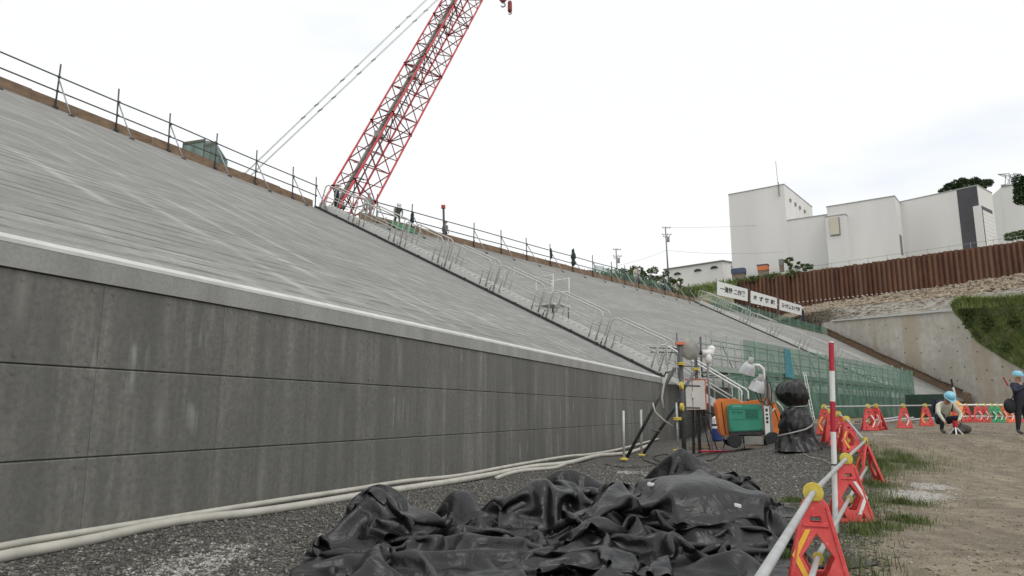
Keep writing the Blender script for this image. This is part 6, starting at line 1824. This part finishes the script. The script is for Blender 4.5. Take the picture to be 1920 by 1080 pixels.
mb = MB(); mb.add(vs, fs); tag(mb.build('bank_shrubs', M['leaf_mid']), 'leafy undergrowth mixed into the grass bank', None, kind='stuff')
# site fence post and dark pipe above the bank
p = Dp(1905, 562, 104); mb = MB(p); mb.tube(p - V(2.5, 0, -.3), p + V(6, -1, .5), .15, 7); tag(mb.build('dark_pipe', M['dark_pipe']), 'dark pipe lying along the top of the grass bank', 'pipe')

# ---------------------------------------------------------------- white buildings
M['bld'] = mat('white_cladding', (0.70, 0.685, 0.665), (0.78, 0.765, 0.745), .15, .7, stretch=(1, 1, .2))
M['bld_dark'] = mat('charcoal_cladding', (0.055, 0.055, 0.065), (0.075, 0.075, 0.085), .4, .6)
M['flash'] = mat('roof_flashing', (0.36, 0.36, 0.35), None, rough=.6)
M['trim'] = mat('grey_trim', (0.22, 0.22, 0.22), None, rough=.6)
def block(mb, a, b_, back, z0, z1): mb.prism([V(a.x, a.y, z0), V(b_.x, b_.y, z0), V(b_.x, b_.y, z1), V(a.x, a.y, z1)], back)
hb_ = thing('white_building', 'large windowless white building of stepped blocks above the sheet piles', 'building', Db(1600, 480, 150))
ho = hb_.location
def bpart(nm, px0, d0, px1, d1, top_px, top_py, dtop, z0, depth, m_='bld', bias=0):
    a, b_ = Db(px0, 480, d0), Db(px1, 480, d1); z1 = Db(top_px, top_py, dtop).z
    f_ = V(b_.x - a.x, b_.y - a.y, 0).normalized(); bk = V(-f_.y, f_.x, 0)
    if bk.y < 0: bk = -bk
    if bias: bk = (bk + f_ * bias).normalized()
    mb = MB(ho); block(mb, a, b_, bk * depth, z0, z1); o = mb.build(nm, M[m_], hb_)
    # parapet flashing
    m2 = MB(ho); m2.prism([V(a.x, a.y, z1) - bk * .12 - f_ * .1, V(b_.x, b_.y, z1) - bk * .12 + f_ * .1, V(b_.x, b_.y, z1 + .22) - bk * .12 + f_ * .1, V(a.x, a.y, z1 + .22) - bk * .12 - f_ * .1], bk * (depth + .24)); m2.build('flashing', M['flash'], o)
    return o, a, b_, bk, f_, z1
z0b = zk(29.0)
o, a, b_, bk, f_, z1 = bpart('tall_block', 1372, 165, 1479, 157, 1479, 346, 157, z0b, 26)
for i, t_ in enumerate((.17, .34, .50, .67)):
    p = V(b_.x, b_.y, z1 - 3.2) + bk * (26 * t_) + f_ * .05
    mb = MB(ho); mb.box(p, (.5, .9, .8), Matrix.Rotation(math.atan2(f_.y, f_.x), 3, 'Z')); mb.build('vent', M['trim'], o)
m2 = MB(ho); q = V(b_.x, b_.y, z1) - f_ * 1.3 - bk * .3; m2.tube(q - V(0, 0, 3), q + V(-.3, 0, 6.5), .06, 6); m2.tube(q - V(0, 0, 3), q + V(0, 0, .8), .13, 6); m2.build('antenna', M['trim'], o)
bpart('low_block', 1477, 157.6, 1556, 152.5, 1555, 403, 152.5, z0b, 12)
o3, a3, b3, bk3, f3, z3 = bpart('middle_block', 1557, 150, 1688, 142, 1688, 368, 142, z0b, 22)
o4, a4, b4, bk4, f4, z4 = bpart('garage_block', 1686, 148.4, 1848, 136, 1848, 348, 136, z0b, 9)
# recessed side door between the blocks
p = V(b3.x, b3.y, 0) + bk3 * 2.6 + f3 * .04; dz0 = Db(1697, 475, 143).z
mb = MB(ho); mb.prism([V(p.x, p.y, dz0) - bk3 * .9, V(p.x, p.y, dz0) + bk3 * 1.5, V(p.x, p.y, dz0 + 4.6) + bk3 * 1.5, V(p.x, p.y, dz0 + 4.6) - bk3 * .9], f3 * .12); d_ = mb.build('door', M['trim'], hb_)
# sign pier
op, ap, bp_, bkp, fp_, zp_ = bpart('sign_pier', 1553, 148.5, 1592, 146.2, 1592, 402, 146.2, z0b, 4)
mb = MB(ho); q = ap.lerp(bp_, .42); zc = Db(1572, 423, 147).z
mb.box(V(q.x, q.y, zc) - bkp * .2, (2.0, .25, 4.2), Matrix.Rotation(math.atan2(fp_.y, fp_.x), 3, 'Z')); mb.build('sign_panel', mat('cream_panel', (.58, .53, .42), (.62, .57, .46), .6, .6), op)
mb = MB(ho); mb.box(V(q.x, q.y, zc) - bkp * .1 + fp_ * .12 - V(0, 0, .15), (2.2, .2, 4.4), Matrix.Rotation(math.atan2(fp_.y, fp_.x), 3, 'Z')); mb.build('sign_frame', M['trim'], op)
# charcoal band on the garage block
qa = a4.lerp(b4, .765)
mb = MB(ho); mb.prism([V(qa.x, qa.y, z0b + .02) - bk4 * .06, V(b4.x, b4.y, z0b + .02) - bk4 * .06 - f4 * .15, V(b4.x, b4.y, z4 - .05) - bk4 * .06 - f4 * .15, V(qa.x, qa.y, z4 - .05) - bk4 * .06], bk4 * .05); mb.build('charcoal_band', M['bld_dark'], o4)
qc = a4.lerp(b4, .93)
zs_ = Db(1845, 380, 134).z
mb = MB(ho); mb.prism([V(qc.x, qc.y, z0b) - bk4 * .35, V(b4.x, b4.y, z0b) - bk4 * .35 + f4 * .3, V(b4.x, b4.y, zs_) - bk4 * .35 + f4 * .3, V(qc.x, qc.y, zs_) - bk4 * .35], bk4 * .25); mb.build('pilaster', M['bld'], o4)
# roller shutter on the right face
pr = V(b4.x, b4.y, 0) + f4 * .06
zs0, zs1 = z0b + .5, Db(1860, 384, 136).z
mb = MB(ho); mb.prism([pr + bk4 * 1 + V(0, 0, zs0), pr + bk4 * 7.6 + V(0, 0, zs0), pr + bk4 * 7.6 + V(0, 0, zs1), pr + bk4 * 1 + V(0, 0, zs1)], f4 * .03); sh = mb.build('shutter_frame', M['bld_dark'], o4)
for i in range(14):
    za, zb_ = lerp(zs0 + .1, zs1 - .9, i / 14), lerp(zs0 + .1, zs1 - .9, (i + 1) / 14) - .05
    mb = MB(ho); mb.prism([pr + bk4 * 1.15 + V(0, 0, za), pr + bk4 * 7.4 + V(0, 0, za), pr + bk4 * 7.4 + V(0, 0, zb_), pr + bk4 * 1.15 + V(0, 0, zb_)], f4 * .08); mb.build('slat', M['bld'], sh)
# far white block at the right edge
p = Db(1888, 440, 190)
mb = MB(p); a, b_ = Db(1888, 440, 190), Db(1960, 440, 184); block(mb, a, b_, V(6, 18, 0), zk(30), Db(1890, 351, 190).z)
far_b = thing('far_white_block', 'plain white block behind the garage at the right edge', 'building', p); mb.build('block', M['bld'], far_b)
mb = MB(p); mb.beam(V(a.x, a.y, Db(1890, 351, 190).z + .1) , V(b_.x, b_.y, Db(1890, 351, 190).z + .1), .5, .25); mb.build('flashing', M['trim'], far_b)
# white shed with gabled roof
p = Db(1300, 515, 195)
shd = thing('white_shed', 'low white shed with dark rounded vents left of the large building', 'shed', p)
a, b_ = Db(1248, 515, 205), Db(1356, 515, 192); c_ = Db(1402, 515, 204)
za, zb_ = Db(1248, 506, 205).z, Db(1356, 490, 192).z; zc = Db(1402, 498, 204).z; z0s = zk(32)
zmean = (za + zb_) / 2
mb = MB(p); bk = V(c_.x - b_.x, c_.y - b_.y, 0)
mb.add([V(a.x, a.y, z0s), V(b_.x, b_.y, z0s), V(b_.x, b_.y, zb_), V(a.x, a.y, za), V(a.x, a.y, z0s) + bk, V(b_.x, b_.y, z0s) + bk, V(b_.x, b_.y, zc) + bk, V(a.x, a.y, za) + bk], [(0, 1, 2, 3), (1, 5, 6, 2), (4, 7, 6, 5), (0, 3, 7, 4)]); mb.build('wall', M['bld'], shd)
f_ = (b_ - a); f_.z = 0; f_.normalize(); nf = V(f_.y, -f_.x, 0)
if nf.y > 0: nf = -nf
mb = MB(p); mb.prism([V(a.x, a.y, za) - f_ * .6 + nf * .5, V(b_.x, b_.y, zb_) + f_ * .4 + nf * .5, V(b_.x, b_.y, zc) + bk + f_ * .4, V(a.x, a.y, za) + bk - f_ * .6], V(0, 0, .35)); mb.build('roof', M['trim'], shd)
for t_, L0 in ((.22, 0), (.58, 0), (.86, 0)):
    q = a.lerp(b_, t_); zz = lerp(za, zb_, t_) - 2.3 + .5 * t_; mb = MB(p)
    pts = []
    for k in range(9): w_ = math.pi * k / 8; pts.append(V(q.x, q.y, zz) + f_ * (math.cos(w_) * 1.25) + V(0, 0, math.sin(w_) * .75) + nf * .02)
    mb.prism(pts, nf * .35); mb.build('vent', M['ink'], shd)
q = V(b_.x, b_.y, 0) + bk * .4; mb = MB(p); mb.prism([V(q.x, q.y, zc - 2.4) - bk.normalized() * 1.2, V(q.x, q.y, zc - 2.4) + bk.normalized() * 1.2, V(q.x, q.y, zc - 1.8) + bk.normalized() * .9, V(q.x, q.y, zc - 1.8) - bk.normalized() * .9], f_ * .3); mb.build('vent', M['ink'], shd)
# small things on the hill brow
def small_box(px, py, d_, w_, h, m_, lab, nm, top=None):
    p = Db(px, py, d_); p.z = p.z - h / 2
    r = thing(nm, lab, 'container', p, math.radians(-30))
    mb = MB(); mb.box((0, 0, h / 2), (w_, w_ * .7, h)); mb.build('body', m_, r, bevel=.06)
    if top: mb = MB(); mb.box((0, 0, h + .08), (w_ * 1.05, w_ * .75, .3)); mb.build('cover', top, r)
    mb = MB(); mb.box((0, 0, -.8), (w_ * .9, w_ * .6, 1.6)); mb.build('base', M['timber'], r)
small_box(1385, 509, 160, 3.4, 1.4, mat('blue_tarp', (.06, .075, .14), (.10, .12, .2), 1, .7), 'blue sheeted stack on the hill brow left of the orange box', 'sheeted_stack')
small_box(1431, 503, 155, 2.6, 1.3, mat('orange_box', (.62, .17, .05), (.66, .22, .08), 1, .6), 'orange box with a blue lid on the hill brow', 'orange_box', mat('blue_lid', (.05, .06, .13)))
small_box(1465, 492, 153, 1.1, 1.6, M['trim'], 'small grey switch cabinet on the hill below the white building', 'switch_cabinet')
# utility poles and wires
def upole(px, ytop, d_, h, lab):
    t_ = Db(px, ytop, d_); b_ = V(t_.x + .35, t_.y, t_.z - h)
    r = thing('utility_pole', lab, 'utility pole', b_, 0, 'utility poles on the hill')
    mb = MB(b_); mb.tube(b_, t_, .24, 9, .16); mb.build('pole', M['trim'], r, smooth=True)
    for k, (dz, w_) in enumerate(((-.3, 1.4), (-2.2, 1.6), (-2.8, 1.1))):
        mb = MB(b_); mb.beam(t_ + V(-w_ * .6, 0, dz), t_ + V(w_, .2, dz), .14, .14); mb.build('crossarm', M['trim'], r)
        for s_ in (-.5, .35, .9):
            mb = MB(b_); mb.lathe([(.08, 0), (.12, .1), (.08, .3)], t_ + V(s_ * w_, .1, dz + .05), (0, 0, 1), 8); mb.build('insulator', M['trim'], r)
    mb = MB(b_); mb.lathe([(.34, 0), (.36, .1), (.36, 1.2), (.2, 1.35)], t_ + V(.65, 0, -4.2), (0, 0, 1), 12); mb.build('transformer', M['grey_metal'], r, smooth=True, auto=True)
    return t_
u1 = upole(1247.5, 425, 165, 16, 'tall utility pole with a transformer left of the white building')
u2 = upole(1155, 466, 175, 16, 'shorter looking utility pole farther left behind the crest')
def wire(a, b_, sag, lab):
    pts = []
    for i in range(17):
        t_ = i / 16; p = a.lerp(b_, t_); p.z -= sag * 4 * t_ * (1 - t_); pts.append(p)
    mb = MB(a); mb.path(pts, .03, 5); tag(mb.build('wire', M['trim']), lab, 'wire', 'overhead wires')
wire(u1 + V(1, 0, -.2), Db(1560, 408, 158), .8, 'upper overhead wire from the tall pole to the white building')
wire(u1 + V(0, 0, -6.5), Db(1470, 472, 152), .7, 'lower overhead wire from the tall pole towards the switch cabinet')
wire(u1 + V(0, 0, -6.5), u2 + V(0, 0, -5), .4, 'overhead wire between the two utility poles')
# trees behind the buildings
cl = []
for px, py, r_ in ((1768, 358, 1.3), (1779, 350, 1.5), (1792, 346, 1.9), (1804, 341, 1.6), (1815, 346, 2.1), (1828, 339, 1.5), (1840, 345, 1.8), (1852, 343, 1.6), (1800, 354, 2.2), (1835, 352, 2.2)):
    c = Db(px, py, 185); cl.append((c, (r_ * 1.05, r_, r_ * .8)))
bt = Db(1812, 400, 185); leafy('tree', 'dark tree crown showing above the garage roof', 'tree', V(bt.x, bt.y, zk(33)), cl, 20, M['leaf_dark'], .30, 190, .5, 'trees behind the buildings')
cl = []
for px, py, r_ in ((1912, 340, 2.2), (1916, 356, 2.4), (1914, 372, 2.2), (1922, 345, 2.6), (1928, 362, 3)):
    c = Db(px, py, 150); cl.append((c, (r_ * .8, r_ * .8, r_ * .8)))
bt = Db(1930, 400, 150); leafy('tree', 'dark tree cut off by the right edge of the picture', 'tree', V(bt.x, bt.y, zk(31)), cl, 18, M['leaf_dark'], .32, 160, .4, 'trees behind the buildings')
c = Db(1905, 440, 142); leafy('bush', 'green bushes at the right edge above the sheet piles', 'bush', V(c.x, c.y, c.z - 2), [(c + V(k, 0, random.uniform(-.6, .3)), (1.3, 1.2, 1.1)) for k in (-1.6, 0, 1.4, 2.8)], 1.5, M['leaf_mid'], .25, 160, .12, 'bushes on the hill')
# pylon
pt_ = Db(1893, 326, 230); pb_ = V(pt_.x, pt_.y, zk(32))
py_ = thing('pylon', 'grey lattice power pylon behind the far white block', 'pylon', pb_)
def pw(z): return .9 + (pt_.z - z) * .10
legs = []
zs = list(np.linspace(zk(32), pt_.z, 9))
for k in range(4):
    sx, sy = ((-1, -1), (1, -1), (1, 1), (-1, 1))[k]
    mb = MB(pb_); mb.path([V(pt_.x + sx * pw(z), pt_.y + sy * pw(z), z) for z in zs], .16, 5); mb.build('leg', M['galv'], py_)
for i in range(8):
    za, zb_ = zs[i], zs[i + 1]
    for s_ in (-1, 1):
        mb = MB(pb_); mb.tube(V(pt_.x - pw(za), pt_.y + s_ * pw(za), za), V(pt_.x + pw(zb_), pt_.y + s_ * pw(zb_), zb_), .09, 4); mb.tube(V(pt_.x + pw(za), pt_.y + s_ * pw(za), za), V(pt_.x - pw(zb_), pt_.y + s_ * pw(zb_), zb_), .09, 4); mb.build('brace', M['galv'], py_)
for dz, w_ in ((0, 4.6), (-4.2, 4.0), (-8.4, 4.4)):
    for s_ in (-1, 1):
        mb = MB(pb_); tip_ = V(pt_.x + s_ * w_, pt_.y, pt_.z + dz - .2)
        for yy in (-.9, .9):
            mb.tube(V(pt_.x + s_ * .8, pt_.y + yy, pt_.z + dz), tip_, .10, 4); mb.tube(V(pt_.x + s_ * .8, pt_.y + yy, pt_.z + dz - 1.2), tip_, .10, 4)
            for t_ in (.25, .5, .75):
                mb.tube(V(pt_.x + s_ * .8, pt_.y + yy, pt_.z + dz).lerp(tip_, t_), V(pt_.x + s_ * .8, pt_.y + yy, pt_.z + dz - 1.2).lerp(tip_, t_ - .15), .07, 4)
        mb.build('crossarm', M['galv'], py_)
# ---------------------------------------------------------------- three white banners above the far stairs
def banner(pxs, text, label):
    (x0, yt0, yb0), (x1, yt1, yb1) = pxs
    d0, d1 = [(lambda c_: (c_ - dn2 * 1.5).y)(crest_line(Ck, C3, [x_])[0]) for x_ in (x0, x1)]
    a, b_, c_, d_ = Dp(x0, yb0, d0), Dp(x1, yb1, d1), Dp(x1, yt1, d1), Dp(x0, yt0, d0)
    r = thing('banner', label, 'banner', V(a.x, a.y, ZC - 1.5), 0, 'white slogan banners above the far stairs')
    o_ = r.location
    nb_ = (b_ - a).cross(d_ - a).normalized()
    if nb_.y > 0: nb_ = -nb_
    mb = MB(o_); mb.prism([a, b_, c_, d_], -nb_ * .06); mb.build('cloth', M['white'], r)
    cu = bpy.data.curves.new('lettering', 'FONT'); cu.body = text; cu.size = 1.0; cu.align_x = 'CENTER'; cu.align_y = 'CENTER'; cu.extrude = .004; cu.offset = .022
    tmp = bpy.data.objects.new('tmp', cu); COL.objects.link(tmp); dg = bpy.context.evaluated_depsgraph_get()
    me = bpy.data.meshes.new_from_object(tmp.evaluated_get(dg)); bpy.data.objects.remove(tmp)
    xs_ = [v_.co.x for v_ in me.vertices]; ys_ = [v_.co.y for v_ in me.vertices]
    cx, cy = (max(xs_) + min(xs_)) / 2, (max(ys_) + min(ys_)) / 2; W_ = max(xs_) - min(xs_); H__ = max(ys_) - min(ys_)
    for v_ in me.vertices:
        u_ = .5 + (v_.co.x - cx) / W_ * .82; w_ = .52 + (v_.co.y - cy) / H__ * .44
        p = a.lerp(b_, u_).lerp(d_.lerp(c_, u_), w_) + nb_ * (.02 + v_.co.z); v_.co = p - o_
    me.materials.clear(); me.materials.append(M['ink']); link('lettering', me, r)
    for q in (a, b_):
        mb = MB(o_); mb.tube(V(q.x, q.y, ZC - 2.5) - nb_ * .1, V(q.x, q.y, q.z + 2.6) - nb_ * .1, .05, 6); mb.build('post', M['dark_pipe'], r)
banner(((1345, 527, 553), (1402, 542, 565)), '一清掃 二作業', 'left white banner with black characters, nearest the stair head')
banner(((1408, 545, 568), (1457, 559, 579)), 'ま ず 確 認', 'middle white banner with four widely spaced black characters')
banner(((1462, 561, 581), (1503, 573, 591)), '五十改善 五十管理', 'right white banner with two groups of four black characters')
# worker by the right banner
q = Dp(1506, 603, 136); person('worker in dark clothes and white helmet beside the right banner', V(q.x, q.y, q.z - .2), .5, {}, M['navy_cloth'], M['navy_cloth'], M['helmet_white'], M['boot'], 1.65, False, WG)
# green net fence running beside the far stairs to the end of the slope
nf0 = C2 + dir2 * 6; nf1 = C3 + dir2 * 1.0
fn = thing('green_net_fence', 'low green net fence along the far crest beyond the distant stairs', 'fence', nf0)
N_ = 12
for i in range(N_ + 1):
    p = nf0.lerp(nf1, i / N_); mb = MB(nf0); mb.tube(p, p + V(0, 0, 1.7), .05, 6); mb.build('post', M['scaf'], fn)
for i in range(N_):
    p, q = nf0.lerp(nf1, i / N_), nf0.lerp(nf1, (i + 1) / N_); mb = MB(nf0); mb.add([p + V(0, 0, .05), q + V(0, 0, .05), q + V(0, 0, 1.5), p + V(0, 0, 1.6)], [(0, 1, 2, 3)]); mb.build('net_panel', M['net'], fn)
# green net screen on the hill side of the near rail, left of the distant stairs
nf0 = pp2[8] - dn2 * 2.5; nf1 = pp2[-1] - dn2 * 2.5 
fn = thing('green_net_screen', 'green net screen behind the crest rail, left of the distant stairs', 'fence', nf0)
N_ = 10
for i in range(N_ + 1):
    p = nf0.lerp(nf1, i / N_); mb = MB(nf0); mb.tube(p, p + V(0, 0, 2.6), .05, 6); mb.build('post', M['scaf'], fn)
for i in range(N_):
    p, q = nf0.lerp(nf1, i / N_), nf0.lerp(nf1, (i + 1) / N_); mb = MB(nf0); mb.add([p + V(0, 0, .05), q + V(0, 0, .05), q + V(0, 0, 2.5), p + V(0, 0, 2.4)], [(0, 1, 2, 3)]); mb.build('net_panel', M['net'], fn)
# netted hut showing over the near crest
d_ = 52.0
p = Dp(386, 300, d_); 
nh = thing('netted_hut', 'small green netted enclosure showing above the near crest', 'enclosure', V(p.x, p.y, 15))
no = nh.location
corners = [(343, 268, 0), (383, 262, 0), (415, 272, 1.5), (422, 292, 3)]
top_ = [Dp(344, 269, d_), Dp(384, 263, d_), Dp(405, 267, d_ + 2), Dp(427, 302, d_ + 3)]
mb = MB(no); vs = top_ + [V(q.x, q.y, 15.2) for q in top_]; mb.add(vs, [(0, 1, 5, 4), (1, 2, 6, 5), (2, 3, 7, 6)]); mb.build('net', mat('net_pale', (.09, .15, .13), (.24, .34, .31), 1.2, .9, stretch=(1, 1, .4)), nh)
for i, q in enumerate(top_[:3]):
    mb = MB(no); mb.tube(V(q.x, q.y, 15), q + V(0, 0, .1), .06, 6); mb.build('post', M['dark_pipe'], nh)
mb = MB(no); mb.beam(top_[0], top_[1], .1, .2); mb.beam(top_[1] - V(0, 0, .5), top_[2], .1, .2); mb.build('edge', mat('net_edge', (.11, .12, .08)), nh)
